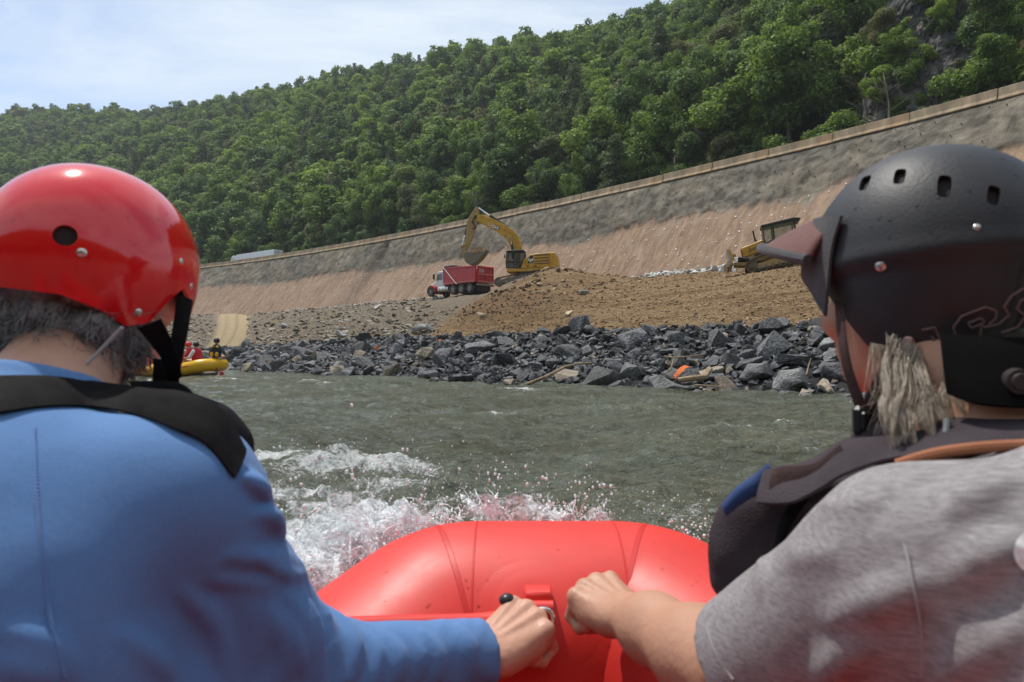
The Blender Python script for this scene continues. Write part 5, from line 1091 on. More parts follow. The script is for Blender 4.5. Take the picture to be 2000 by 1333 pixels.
# cab, hood, fenders
side(-1.0, 1.0, [(5.35, .95), (6.65, .95), (6.72, 1.75), (6.45, 2.62), (6.2, 2.72), (5.45, 2.72), (5.35, 2.6)], WHITE, 'cab_body', .06)
for s_ in (1, -1):
    side(s_ * 1.005 - .01, s_ * 1.005 + .01, [(5.62, 1.75), (6.55, 1.75), (6.38, 2.42), (5.65, 2.45)], GLASS, 'side_window', 0); side(s_ * 1.0 - .012, s_ * 1.0 + .012, [(5.5, .98), (5.52, .98), (5.52, 2.6), (5.5, 2.6)], BLK, 'door_seam', 0)
    mb = MB(); mb.box((6.72, s_ * 1.28, 2.15), (.09, .24, .55), bev=.02); mb.tube([(6.55, s_ * 1.0, 2.4), (6.72, s_ * 1.28, 2.42)], .02, 5); mb.tube([(6.6, s_ * 1.0, 1.8), (6.72, s_ * 1.28, 1.88)], .02, 5); mb.build('mirror', BLK, trk)
    mb = MB(); mb.cyl((4.45, s_ * .95, .72), (6.15, s_ * .95, .72), .30, None, 20); mb.build('fuel_tank', ALU, trk, smooth=True)
    for x in (4.8, 5.3, 5.8): mb = MB(); mb.cyl((x - .03, s_ * .95, .72), (x + .03, s_ * .95, .72), .31, None, 20); mb.build('tank_strap', STEEL, trk, smooth=True)
    fd = []
    for i in range(11): a = PI * (i / 10) * 1.05 - .1; fd.append((7.35 + .70 * math.cos(a), .55 + .72 * math.sin(a)))
    for i in range(10, -1, -1): a = PI * (i / 10) * 1.05 - .1; fd.append((7.35 + .58 * math.cos(a), .55 + .59 * math.sin(a)))
    side(s_ * .72 if s_ > 0 else -1.22, s_ * 1.22 if s_ > 0 else -.72, fd, REDP, 'fender', .02)
    mb = MB(); mb.ball((8.02, s_ * .92, .95), .17, 10, 8, (.6, 1, 1)); mb.build('headlight', M('lamp_lens', (0.7, 0.7, 0.68), .1), trk, smooth=True)
mb = MB(); hd = [(6.6, .9), (8.0, .75), (8.12, 1.2), (7.95, 1.45), (6.68, 1.78)]; mb.prism(hd, -.72, .72); mb.build('hood', WHITE, trk, bevel=.08)
side(-.6, .6, [(8.08, .72), (8.16, .72), (8.16, 1.3), (8.06, 1.4)], STEEL, 'grille'); side(-1.15, 1.15, [(8.0, .42), (8.22, .42), (8.22, .72), (8.0, .72)], ALU, 'front_bumper', .03)
side(-.85, .85, [(6.66, 1.8), (6.69, 1.8), (6.45, 2.55), (6.42, 2.55)], GLASS, 'windscreen', 0)
mb = MB()
for s_ in (1, -1): mb.cyl((5.28, s_ * .98, 1.0), (5.28, s_ * .98, 3.25), .075, None, 10)
mb.build('exhaust_stack', ALU, trk, smooth=True)
mb = MB(); mb.tube([(7.9, 1.15, 1.4), (7.95, 1.3, 1.95)], .02, 5); mb.build('fender_mirror', WHITE, trk)

# ---- bulldozer; drawn from its enlargement, 219 px a metre
def d2(X, Yp):
    x, z = (960 - X) / 219.0, (905 - Yp) / 219.0; a = -.195; return (x * math.cos(a) - z * math.sin(a) * 1, x * math.sin(a) + z * math.cos(a)) if False else (x, z)
_g = on_ground(1512, 525); _s = _g[1] / 44.0; print('DOZ', _g)
doz = machine('bulldozer', _g + np.array([0, 0, 0.0]), (-0.955, 0.30), 'yellow bulldozer with a pale worn blade, half hidden by the helmet brim', 'bulldozer')
doz.scale = (_s, _s, _s)
def dz(pts, y0, y1, m, nm, bev=.015, par=doz): mb = MB(); mb.prism([d2(*q) for q in pts], y0, y1); return mb.build(nm, m, par, bevel=bev)
ov = [d2(*q) for q in ((640, 975), (600, 945), (588, 895), (605, 850), (655, 805), (750, 765), (900, 710), (1000, 680), (1150, 668), (1240, 690), (1290, 740), (1300, 800), (1260, 850), (1100, 885), (900, 925))]
for s_ in (1, -1):
    track(doz, s_ * .95, .56, ov, 0, TRACKM, 40)
    dz([(690, 930), (740, 860), (1000, 780), (1100, 800), (1220, 770), (1240, 830), (1000, 880), (760, 935)], s_ * .95 - .18, s_ * .95 + .18, YDIRT, 'track_frame')
    for q, r_ in (((655, 890), .36), ((1225, 765), .42)): c0 = d2(*q); mb = MB(); mb.cyl((c0[0], s_ * .95 - .2, c0[1]), (c0[0], s_ * .95 + .2, c0[1]), r_, None, 18); mb.cyl((c0[0], s_ * .95 - .3, c0[1]), (c0[0], s_ * .95 + .3, c0[1]), r_ * .45, None, 12); mb.build('idler', TRACKM, doz, smooth=True)
    for k in range(6): c0 = d2(760 + k * 85, 915 - k * 17); mb = MB(); mb.cyl((c0[0], s_ * .95 - .22, c0[1]), (c0[0], s_ * .95 + .22, c0[1]), .11, None, 12); mb.build('roller', STEEL, doz, smooth=True)
dz([(520, 635), (540, 612), (790, 518), (850, 520), (850, 640), (560, 752), (545, 745)], -.48, .48, YEL, 'hood', .03)
for s_ in (1, -1):
    dz([(632, 640), (740, 590), (745, 640), (650, 675)], s_ * .485 - .006, s_ * .485 + .006, GRIME, 'grille', 0); dz([(625, 690), (632, 690), (640, 610), (632, 610)], s_ * .485 - .005, s_ * .485 + .005, BLK, 'panel_gap', 0)
    dz([(415, 865), (430, 820), (640, 830), (760, 800), (760, 850), (600, 875)], s_ * .62 - .1, s_ * .62 + .1, YDIRT, 'push_arm')
    a, c = d2(425, 760), d2(630, 785); mb = MB(); mb.cyl((d2(480, 765)[0], s_ * .6, d2(480, 765)[1]), (c[0], s_ * .6, c[1]), .115, None, 12); o = mb.build('hydraulic_cylinder', BLK, doz, smooth=True); mb = MB(); mb.cyl((a[0], s_ * .6, a[1]), (d2(480, 765)[0], s_ * .6, d2(480, 765)[1]), .06, None, 10); mb.build('rod', CHROME, o, smooth=True)
dz([(516, 625), (532, 620), (556, 750), (540, 755)], -.46, .46, BLK, 'radiator_guard')
dz([(690, 720), (850, 660), (850, 690), (700, 735)], -.5, .5, BLK, 'belly_guard')
dz([(560, 760), (860, 640), (1150, 650), (1150, 760), (900, 800), (620, 830)], -.45, .45, YDIRT, 'chassis')
c0, c1 = d2(710, 515), d2(682, 370); mb = MB(); mb.cyl((c0[0], .1, c0[1]), (c1[0], .1, c1[1]), .055, .05, 10); mb.cyl((d2(735, 520)[0], .1, d2(735, 510)[1]), (c0[0], .1, c0[1]), .09, .07, 10); mb.build('exhaust', BLK, doz, smooth=True)
dz([(600, 575), (740, 520), (745, 530), (605, 588)], -.3, .3, STEEL, 'hood_cap')
GRNG = M('cab_glass_green', (0.16, 0.22, 0.15), .07, spec=.7, var=.4, vscale=2); GRNG.node_tree.nodes['Principled BSDF'].inputs['Alpha'].default_value = .42
cb_ = empty('cab', (0, 0, 0)); cb_.parent = doz; dz([(900, 640), (890, 520), (960, 510), (975, 580), (1080, 585), (1085, 640)], -.3, .3, BLK, 'seat', par=cb_); dz([(815, 520), (800, 350), (1210, 270), (1260, 560), (1190, 640), (860, 640)], -.72, .72, GRNG, 'pane', par=cb_)
for a in ([(800, 350), (815, 345), (838, 640), (822, 640)], [(925, 330), (945, 326), (975, 640), (955, 640)], [(1195, 275), (1215, 272), (1262, 560), (1235, 560)], [(815, 560), (1255, 545), (1260, 580), (820, 600)]):
    for s_ in (1, -1): dz(a, s_ * .73 - .03, s_ * .73 + .03, BLK, 'cab_frame', par=cb_)
dz([(775, 335), (785, 318), (1200, 235), (1290, 245), (1285, 275), (800, 350)], -.8, .8, BLK, 'cab_roof', .03, par=cb_)
bl = [(318, 655), (345, 668), (375, 730), (388, 800), (378, 860), (345, 912), (285, 880), (330, 850), (350, 800), (345, 740), (325, 690)]
mb = MB(); mb.prism([d2(*q) for q in bl], -1.75, 1.75); bld = mb.build('blade', M('worn_blade', (0.40, 0.37, 0.33), .55, var=.2, vscale=3), doz, bevel=.015)
dz([(340, 655), (372, 665), (412, 745), (412, 800), (392, 880), (350, 915), (378, 860), (388, 800), (375, 730)], -1.75, 1.75, YEL, 'blade_back', .01, par=bld); dz([(385, 700), (450, 690), (455, 740), (412, 760), (410, 850), (395, 860)], -.4, .4, YDIRT, 'blade_bracket', par=bld)

# ---- white semi-trailer truck on the highway
tx, tn_, nn_ = along(np.interp(474, wc, arc), 8.3); td = np.array([tn_[0], tn_[1]]); td = td if td[0] < 0 else -td
sem = machine('semi_truck', (tx[0] + td[0] * 8.6 + 1.0, tx[1] + td[1] * 8.6 + .5, TOPZ - .98), td, 'white semi-trailer truck driving along the highway behind the barriers', 'truck')
def sm_(pts, y0, y1, m, nm, bev=.03): mb = MB(); mb.prism(pts, y0, y1); return mb.build(nm, m, sem, bevel=bev)
sm_([(-8, 1.15), (8, 1.15), (8, 4.1), (-8, 4.1)], -1.28, 1.28, M('trailer_white', (0.84, 0.85, 0.86), .4, var=.06, vscale=1), 'trailer')
for i in range(21): x = -7.8 + i * .78; sm_([(x, 1.2), (x + .04, 1.2), (x + .04, 4.05), (x, 4.05)], 1.285, 1.30, M('seam_grey', (0.5, 0.52, 0.54), .5) if i == 0 else bpy.data.materials['seam_grey'], 'seam', 0)
sm_([(-8.06, 1.2), (-8.0, 1.2), (-8.0, 4.08), (-8.06, 4.08)], -1.2, 1.2, WHITE, 'rear_door'); sm_([(-8.09, 1.2), (-8.06, 1.2), (-8.06, 4.08), (-8.09, 4.08)], -.015, .015, BLK, 'door_gap', 0)
sm_([(9.0, .9), (11.4, .9), (11.4, 1.9), (11.0, 2.5), (10.3, 3.85), (9.6, 4.05), (9.0, 4.0)], -1.2, 1.2, WHITE, 'cab_body', .15); sm_([(11.2, .6), (12.6, .6), (12.5, 1.6), (11.3, 1.95)], -1.1, 1.1, WHITE, 'hood', .1)
for x in (-7, -5.8, 6.2, 7.4, 11.8):
    for s_ in (1, -1): wheel('wheel', (x, s_ * 1.1, .5), .5, .35, sem, ax=(0, s_, 0))
# ---- a dark hole with spilled soil under it in the sprayed concrete belongs to the wall material
# ================================================================== the yellow raft upstream
FRY = 36.5
fr_p = PZ(358, 737.5, 0.02)
fraft = empty('raft', fr_p); fraft.rotation_euler = (0, 0, math.atan2(-0.10, 1.0) * 1.0); tag(fraft, 'yellow inflatable raft carrying red-vested paddlers and a guide across the river', 'raft')
RY = M('raft_yellow', (0.72, 0.40, 0.012), .32, var=.08, vscale=3); RYT = M('raft_lettering', (0.55, 0.10, 0.03), .5); 
# local x along the boat, stern kick at +x
sp = [(-3.4, .62), (-2.9, .43), (-2.0, .33), (-1.0, .30), (-.2, .30), (.35, .34), (.85, .44), (1.15, .50)]
hw = .78; rT = .27
path = [(x, -hw, z) for x, z in sp] + [(1.42, -hw * .66, .53), (1.52, 0, .54), (1.42, hw * .66, .53)] + [(x, hw, z) for x, z in sp[::-1]] + [(-3.65, hw * .5, .68), (-3.7, 0, .70), (-3.65, -hw * .5, .68)]
def smooth_closed(p, k=5):
    p = np.array(p, float); o = []
    for i in range(len(p)):
        a, b_, c, d = p[i - 1], p[i], p[(i + 1) % len(p)], p[(i + 2) % len(p)]
        for j in range(k): t = j / k; o.append(.5 * (2 * b_ + (c - a) * t + (2 * a - 5 * b_ + 4 * c - d) * t * t + (3 * b_ - a - 3 * c + d) * t ** 3))
    return np.array(o)
def smooth_open(p, k=6):
    p = np.array(p, float); o = []
    for i in range(len(p) - 1):
        a, b_, c, d = p[max(i - 1, 0)], p[i], p[i + 1], p[min(i + 2, len(p) - 1)]
        for j in range(k): t = j / k; o.append(.5 * (2 * b_ + (c - a) * t + (2 * a - 5 * b_ + 4 * c - d) * t * t + (3 * b_ - a - 3 * c + d) * t ** 3))
    o.append(p[-1]); return np.array(o)
mb = MB(); mb.tube(smooth_closed(path, 4), rT, 16, closed=True); mb.build('tube', RY, fraft, smooth=True)
mb = MB(); mb.box((-1.1, 0, .16), (4.6, 1.3, .16), bev=.05); mb.build('floor', M('raft_floor', (0.25, 0.24, 0.22), .6), fraft)
for x in (-2.1, -1.0, .1): mb = MB(); mb.cyl((x, -.6, .38), (x, .6, .38), .17, None, 16); mb.build('thwart', RY, fraft, smooth=True)
def raft_text(body, x, size, lift=0.0, slope=0.0, m=RYT):
    me = text_mesh(body, size, bold=.004, italic=.18)
    bm = bmesh.new(); bm.from_mesh(me); bmesh.ops.subdivide_edges(bm, edges=[e for e in bm.edges if e.calc_length() > .08], cuts=1); bm.to_mesh(me); bm.free()
    xs_, zs_ = zip(*sp)
    for v in me.vertices:
        px, pz = v.co.x + x, v.co.y + lift + slope * v.co.x; zc_ = np.interp(px, xs_, zs_); a = pz / rT; v.co = Vector((px, -hw - (rT + .008) * math.cos(a), zc_ + (rT + .008) * math.sin(a)))
    me.materials.clear(); me.materials.append(m); return link('lettering', me, m, fraft)
raft_text('Outdoor Center', -.78, .24, .03); raft_text('a', -1.95, .24, .03); raft_text('nantahala', .62, .11, .07)
mb = MB(); a = [(-.02 + .08 * math.cos(q), -hw - .275, .32 + .04 * math.sin(q)) for q in np.linspace(0, 2 * PI, 13)[:-1]]; mb.tube(a, .012, 5, closed=True); mb.build('d_ring', BLK, fraft)
SKIN = M('skin', (0.50, 0.275, 0.19), .5, var=.12, vscale=30, sss=.15)
HR = M('helmet_red_far', (0.62, 0.03, 0.03), .25); HK = M('helmet_black_far', (0.02, 0.02, 0.022), .4); PR = M('vest_red', (0.50, 0.012, 0.03), .7, var=.2, vscale=8); PYB = M('vest_black', (0.025, 0.026, 0.028), .8); PYL = M('vest_yellow', (0.62, 0.36, 0.02), .6)
def paddler(x, y, z, face, shirt, helm, vest, label, arm_out=0.0, guide=False, paddle=None, hat=None):
    """sitting figure, seen from the river side; face = yaw of the looking direction"""
    c, s_ = math.cos(face), math.sin(face); fw = np.array([c, s_, 0]); lf = np.array([-s_, c, 0]); up = np.array([0, 0, 1.0])
    def q(f, l_, u): return fw * f + lf * l_ + up * u
    t = empty('person', tuple(np.array(fraft.matrix_basis @ Vector((x, y, z))))); t.rotation_euler = fraft.rotation_euler; tag(t, label, 'person', 'paddlers in the yellow raft')
    sd = SDF((-.8, -.8, -.45), (.8, .8, 1.05), .026)
    sd.cone(q(0, 0, .08), q(.02, 0, .42), .15, .17, .05); sd.cone(q(.02, 0, .42), q(.02, 0, .50), .16, .07, .05); sd.cone(q(.02, 0, .5), q(.04, 0, .66), .055, .055, .03); sd.ell(q(.05, 0, .72), (.085, .085, .12), k=.02)
    H = {}
    for k in (1, -1):
        hand = q(.42, .22 * k, .18) if not guide else q(.35, .30 * k, .22); sh = q(.02, .19 * k, .46); el = q(.12, .30 * k, .22); H[k] = hand; sd.chain([sh, el, hand], [.065, .05, .035], .03); sd.ell(hand, (.05, .045, .04), k=.02)
        kn = q(.42, .12 * k, .10); ft = q(.45, .14 * k, -.32); sd.chain([q(0, .1 * k, .02), kn, ft], [.10, .07, .045], .03); sd.cone(ft, ft + fw * .14, .045, .03, .02)
    v, f = sd.mesh(); body = obj('body', v, f, SKIN, t)
    sd = SDF((-.7, -.7, -.1), (.7, .7, .7), .026); sd.cone(q(0, 0, .08), q(.02, 0, .42), .165, .185, .05); sd.cone(q(.02, 0, .42), q(.02, 0, .5), .17, .07, .05)
    for k in (1, -1): sd.chain([q(.02, .19 * k, .46), q(.12, .30 * k, .22)], [.08, .066], .03)
    v, f = sd.mesh(); obj('shirt', v, f, shirt, t)
    sd = SDF((-.5, -.5, -.1), (.5, .5, .7), .024); sd.cone(q(0, 0, .12), q(.02, 0, .40), .195, .215, .04)
    for k in (1, -1): sd.ell(q(.02, .29 * k, .47), (.13, .10, .11), k=.03, cut=True); sd.cone(q(-.08, .11 * k, .40), q(.0, .11 * k, .53), .05, .045, .03)
    sd.plane(q(0, 0, .09), (0, 0, -1)); v, f = sd.mesh(); ve = obj('life_jacket', v, f, vest, t)
    if guide:
        for cc_, rr3 in [(q(-.18, .10 * k, .18), (.07, .08, .11)) for k in (1, -1)] + [(q(-.16, .12 * k, .50), (.06, .05, .05)) for k in (1, -1)]: mb = MB(); mb.ball(cc_, 1.0, 10, 8, rr3); mb.build('yellow_panel', PYL, ve, smooth=True)
    if hat is None:
        sd = SDF((-.3, -.3, .5), (.3, .3, 1.0), .02); sd.ell(q(.04, 0, .755), (.125, .125, .13), k=0); sd.ell(q(.22, 0, .66), (.15, .15, .13), k=.02, cut=True); sd.plane(q(0, 0, .68), (0, 0, -1), .01); v, f = sd.mesh(); obj('helmet', v, f, helm, t)
    if paddle:
        mb = MB(); mb.cyl(H[1] + up * .25 - fw * .05, H[-1] - up * .55 + fw * .12, .018, None, 8); mb.box(H[-1] - up * .75 + fw * .16, (.05, .18, .42), bev=.02); pd_ = mb.build('paddle', M('paddle_orange', (0.55, 0.15, 0.03), .4) if 'paddle_orange' not in bpy.data.materials else bpy.data.materials['paddle_orange'], None); pd_.location = t.location; pd_.rotation_euler = t.rotation_euler
        tag(pd_, paddle, 'paddle', 'paddles of the yellow raft')
    return t
SB = M('shirt_light_blue', (0.30, 0.42, 0.58), .85, var=.1); SW = M('shirt_white', (0.6, 0.6, 0.62), .85); SG = M('shirt_slate', (0.08, 0.10, 0.125), .8, var=.2, vscale=10); SP_ = M('bare_shoulder', (0.50, 0.275, 0.19), .6)
fl = R(180)
paddler(.16, -.62, .62, R(160), SB, HR, PR, 'paddler in a light blue shirt, red helmet and red vest, leftmost in the yellow raft', paddle='orange paddle held by the paddler in the light blue shirt')
paddler(.06, .30, .62, R(170), SP_, HR, PR, 'bare-armed paddler with red helmet sitting behind the light blue shirt')
paddler(.90, -.52, .62, R(172), SW, HK, PR, 'paddler in a white shirt and red vest with a dark helmet, third from left')
paddler(1.50, -.10, .78, R(95), SG, HK, PYB, 'raft guide in black helmet with black and yellow vest, sitting on the stern', guide=True)
mb = MB(); mb.cyl((1.45, -.2, .75), (1.95, -.5, .15), .02, None, 8); mb.box((1.98, -.52, .10), (.18, .05, .34), bev=.02); o = mb.build('paddle', M('paddle_red', (0.5, 0.06, 0.05), .4)); o.location = fraft.location; o.rotation_euler = fraft.rotation_euler; tag(o, 'red paddle trailing in the water behind the yellow raft', 'paddle', 'paddles of the yellow raft')
# ================================================================== the red raft we sit in
RR_ = M('raft_red', (0.63, 0.032, 0.022), .50, var=.10, vscale=6, spec=.5, rvar=.08); RRS = M('raft_seam', (0.54, 0.022, 0.018), .42, spec=.4)
XM = .065
raft = empty('raft', (XM, .6, .3)); tag(raft, 'red inflatable raft with rounded bow in which the two front paddlers sit', 'raft')
PORT = [(-.69, -2.4, .30), (-.69, -1.2, .30), (-.69, -.2, .30), (-.685, .45, .295), (-.545, .945, .325), (-.112, 1.335, .572)]
STAR = [(.242, 1.335, .572), (.655, .865, .435), (.80, .36, .33), (.82, -.2, .30), (.82, -1.2, .30), (.82, -2.4, .30)]
def raft_spine():
    pts = [np.array(p) for p in PORT + STAR]; o = []
    for i, p in enumerate(pts):
        if i in (0, len(pts) - 1): o.append(p); continue
        a, c = pts[i - 1] - p, pts[i + 1] - p; r = min(.045, np.linalg.norm(a) * .45, np.linalg.norm(c) * .45); s0, s1 = p + nrm(a) * r, p + nrm(c) * r
        for t in np.linspace(0, 1, 9): o.append((1 - t) ** 2 * s0 + 2 * t * (1 - t) * p + t * t * s1)
    q = [o[0]]
    for p in o[1:]:
        n_ = max(1, int(np.linalg.norm(p - q[-1]) / .05)); s0 = q[-1]
        for k in range(1, n_ + 1): q.append(s0 + (p - s0) * k / n_)
    return np.array(q)
SPN = raft_spine(); RT_ = .243
mb = MB(); mb.tube(SPN, RT_, 64); tube_o = mb.build('tube', RR_, raft, smooth=True, world=True, split=60)
tbv = BVHTree.FromPolygons([tuple(p) for p in mb.v], mb.f)
def on_tube(px, py, off=0.0):
    d = ray(px, py); h, no, _, _ = tbv.ray_cast(Vector(CAMP), Vector(nrm(d)))
    if h is None: return None, None
    no = np.array(no); no = no if no @ d < 0 else -no; return np.array(h) + no * off, no
def ring_at(i, w_, th, mat, nm):
    """tape band around the tube at spine index i"""
    c = SPN[i]; t = nrm(SPN[i + 1] - SPN[i - 1]); mbb = MB(); mbb.tube([c - t * w_ / 2, c - t * w_ / 2 + t * .001, c + t * w_ / 2 - t * .001, c + t * w_ / 2], [RT_, RT_ + th, RT_ + th, RT_], 64, caps=False); return mbb.build(nm, mat, raft, smooth=True, world=True)
for X_ in (-.098, -.045, .19, .225):
    i = int(np.argmin(np.where(SPN[:, 1] > 1.1, np.abs(SPN[:, 0] - X_), 9))); ring_at(i, (.010 if X_ in (-.098, .225) else .004), .0009, RRS, 'seam_tape')
for X_, w_ in ((-.42, .05), (.48, .05)):
    i = int(np.argmin(np.where(SPN[:, 1] > .9, np.abs(SPN[:, 0] - X_), 9))); ring_at(i, w_, .0010, RR_, 'seam_tape')
# round patch, webbing loop, ring
pc, pn_ = on_tube(1056, 1195); px_, py_, pz_ = frame_to(pn_, up=(1, 0, 0))
def patch_disc(r, off, th, mat, nm, cen=(1056, 1195)):
    c, no = on_tube(*cen); v, f = [], []; n_ = 40; K = 6
    xa = np.array([1.0, 0, 0]); ya = nrm(np.cross(no, xa))
    for k in range(K + 1):
        for j in range(n_):
            rr2 = r * k / K; p = c + xa * rr2 * math.cos(2 * PI * j / n_) + ya * rr2 * math.sin(2 * PI * j / n_); h, nn, _, _ = tbv.find_nearest(Vector(p)); h = np.array(h); nn = np.array(nn); cc = SPN[np.argmin(np.linalg.norm(SPN - h, axis=1))]; nn = nn if nn @ (h - cc) > 0 else -nn
            v.append(h + nn * (off + th * (1 if k < K else -.2)))
    for k in range(K):
        for j in range(n_): f.append((k * n_ + j, k * n_ + (j + 1) % n_, (k + 1) * n_ + (j + 1) % n_, (k + 1) * n_ + j))
    return obj(nm, v, f, mat, raft, True, True)
patch_disc(.105, .0003, .0010, RR_, 'patch'); patch_disc(.082, .0014, .0009, RR_, 'patch')
dl = np.array([on_tube(x, y, .006)[0] for x, y in ((1024, 1150), (1076, 1150), (1076, 1204), (1026, 1204))]); dn = nrm(np.cross(dl[1] - dl[0], dl[3] - dl[0])); dn = dn if dn[1] < 0 else -dn
v = []; k_ = 5
for i in range(k_ + 1):
    t = i / k_; a, c = dl[0] * (1 - t) + dl[3] * t, dl[1] * (1 - t) + dl[2] * t; bul = .010 + .020 * math.sin(PI * min(1, t * 1.0)) ** 2 + .012 * t
    v += [a + dn * (bul - .012), a + dn * bul, c + dn * bul, c + dn * (bul - .012)]
f = []
for i in range(k_):
    for j in range(4): f.append((i * 4 + j, i * 4 + (j + 1) % 4, i * 4 + 4 + (j + 1) % 4, i * 4 + 4 + j))
f += [(0, 1, 2, 3), (k_ * 4 + 3, k_ * 4 + 2, k_ * 4 + 1, k_ * 4)]
mb = MB(); mb.add(v, f); mb.build('webbing', RR_, raft, bevel=.003, smooth=True, world=True)
mb = MB(); a, c = dl[3] + dn * .028, dl[2] + dn * .028; mb.cyl(a - (c - a) * .1, c + (c - a) * .05, .0125, None, 14); mb.build('webbing_loop', RR_, raft, smooth=True, world=True)
Rg = [P(x, y, Y) for x, y, Y in ((1030, 1196, 1.085), (1055, 1190, 1.082), (1072, 1192, 1.080), (1080, 1204, 1.076), (1080, 1220, 1.072), (1074, 1236, 1.068), (1064, 1248, 1.066), (1048, 1252, 1.068), (1035, 1240, 1.075), (1027, 1215, 1.083))]
mb = MB(); mb.tube(smooth_closed(Rg, 4), .0034, 10, closed=True); mb.build('d_ring', M('ring_steel', (0.78, 0.78, 0.77), .22, metal=1.0), raft, smooth=True, world=True)
bar = [P(540, 1232, .99), P(690, 1226, 1.02), P(820, 1222, 1.045), P(940, 1218, 1.065), P(1030, 1205, 1.075)]
mb = MB(); mb.tube(smooth_open(bar, 6), .0155, 20); mb.build('grab_bar', RR_, raft, smooth=True, world=True)
mb = MB(); mb.ball(P(990, 1172, 1.085), .0125, 14, 10, (1, 1, .8)); mb.build('toggle', M('black_plastic', (0.015, 0.015, 0.017), .35), raft, smooth=True, world=True)
mb = MB(); mb.box((XM, -.5, .16), (1.2, 3.1, .10), bev=.03); mb.build('floor', M('raft_floor_red', (0.40, 0.03, 0.03), .5), raft, world=True)
mb = MB(); mb.cyl((XM - .62, -.55, .36), (XM + .62, -.55, .36), .19, None, 28); mb.build('thwart', RR_, raft, smooth=True, world=True)
# drops of river water lying on the tube
rd = np.random.default_rng(31); mb = MB(); k = 0
while k < 330:
    px, py = rd.uniform(600, 1400), rd.uniform(1018, 1330); p, no = on_tube(px, py)
    if p is None: continue
    if rd.random() > np.interp(py, [1018, 1100, 1200, 1330], [.5, 1, .7, .25]): continue
    r = .0006 + .0024 * rd.random() ** 5; x, y, z = frame_to(no); st_ = rd.uniform(1, 1.5); mb.ball(p, r, 7, 4, (1, st_, .45), np.stack([x, y, z], 1)); k += 1
WATERM = bpy.data.materials.new('water_drop'); WATERM.use_nodes = True; n = WATERM.node_tree.nodes; l = WATERM.node_tree.links; n.clear()
_o = n.new('ShaderNodeOutputMaterial'); _t = n.new('ShaderNodeBsdfTransparent'); _t.inputs[0].default_value = (.98, .98, .98, 1); _g = n.new('ShaderNodeBsdfGlossy'); _g.inputs['Roughness'].default_value = .04; _f = n.new('ShaderNodeFresnel'); _f.inputs[0].default_value = 1.22; _m = n.new('ShaderNodeMixShader'); l.new(_f.outputs[0], _m.inputs[0]); l.new(_t.outputs[0], _m.inputs[1]); l.new(_g.outputs[0], _m.inputs[2]); l.new(_m.outputs[0], _o.inputs[0])
o = mb.build('water_drops', WATERM, raft, smooth=True, world=True, split=180); o['kind'] = 'stuff'

# ------------------------------------------------------------------ spray thrown up by the bow
SPRAY = M('spray', (0.91, 0.955, 0.965), .30, trans=.05, ior=1.33, spec=.6)
rs = np.random.default_rng(8); mb = MB(); fil = MB()
heads = [(585, 1140, 1.42, .055), (605, 1105, 1.48, .055), (640, 1090, 1.5, .055), (680, 1068, 1.52, .055), (715, 1048, 1.55, .05), (755, 1032, 1.58, .045), (800, 1012, 1.62, .035), (640, 1130, 1.42, .05), (680, 1105, 1.45, .05), (730, 1075, 1.5, .05), (935, 990, 1.7, .032), (985, 1003, 1.66, .035), (1060, 1000, 1.68, .03), (1110, 1004, 1.66, .032), (560, 1085, 1.55, .03), (870, 1008, 1.64, .03), (1180, 1008, 1.64, .02), (540, 1130, 1.5, .04), (575, 1160, 1.4, .06)]
def drop(p, r): mb.ball(p, r, 5, 4, (rs.uniform(.8, 1.2), 1, rs.uniform(.8, 1.6)))
for (x, y, Y, r) in heads:
    c = P(x, y, Y)
    for _ in range(430 if x < 830 else 70): drop(c + rs.normal(size=3) * np.array([1.0, .7, .75]) * r * .72 + np.array([-.01, 0, -.01]), (.0007 + .0030 * rs.random() ** 2.6))
    for _ in range(70): drop(c + rs.normal(size=3) * np.array([1.5, 1.0, 1.7]) * r + np.array([-.02, 0, .04]), .0008 + .0030 * rs.random() ** 3)
    for _ in range(16):        # threads and small sheets of water
        a = nrm(rs.normal(size=3) + np.array([-.5, .1, 1.2])); ln = r * rs.uniform(.5, 1.6); p0 = c + rs.normal(size=3) * r * .45; q = [p0]
        for k in range(5): a = nrm(a + rs.normal(size=3) * .28 + np.array([0, 0, -.10])); q.append(q[-1] + a * ln / 5)
        fil.tube(q, [.0026 * rs.uniform(.5, 1.3), .0020, .0014, .0017, .0009, .0004], 5, caps=False, flat=(1, rs.uniform(.4, 1)))
        drop(q[-1] + a * .005, .0020 * rs.uniform(.5, 1.2))
sheet_v, sheet_f = [], []
for (x, y, Y, r) in heads:
    for _ in range(8 if x < 830 else 3):
        c = P(x + rs.normal() * 14, y + 22 + rs.normal() * 10, Y + rs.normal() * .03); a = rs.uniform(0, 2 * PI); wd = r * rs.uniform(1.6, 3.2); hh = r * rs.uniform(1.1, 3.0); ax1 = np.array([math.cos(a), math.sin(a), 0]); out_ = nrm(np.array([-.6, .5, 0]) + rs.normal(size=3) * .3); o_ = len(sheet_v); ph = rs.uniform(0, 9)
        for i in range(13):
            for j in range(15):
                u, t = i / 12 - .5, j / 14; p = c + ax1 * wd * u * (1 + .5 * t) + np.array([0, 0, 1]) * hh * (t - .45 * t * t) * (1 - 1.2 * u * u) + out_ * (.5 * hh * t * t) + np.array([0, 0, 1]) * .012 * math.sin(9 * u + ph) * t; q = p * 26; p = p + out_ * .012 * float(pn(q[0], q[1], q[2])); sheet_v.append(p)
        for i in range(12):
            for j in range(14): k = o_ + i * 15 + j; sheet_f.append((k, k + 15, k + 16, k + 1))
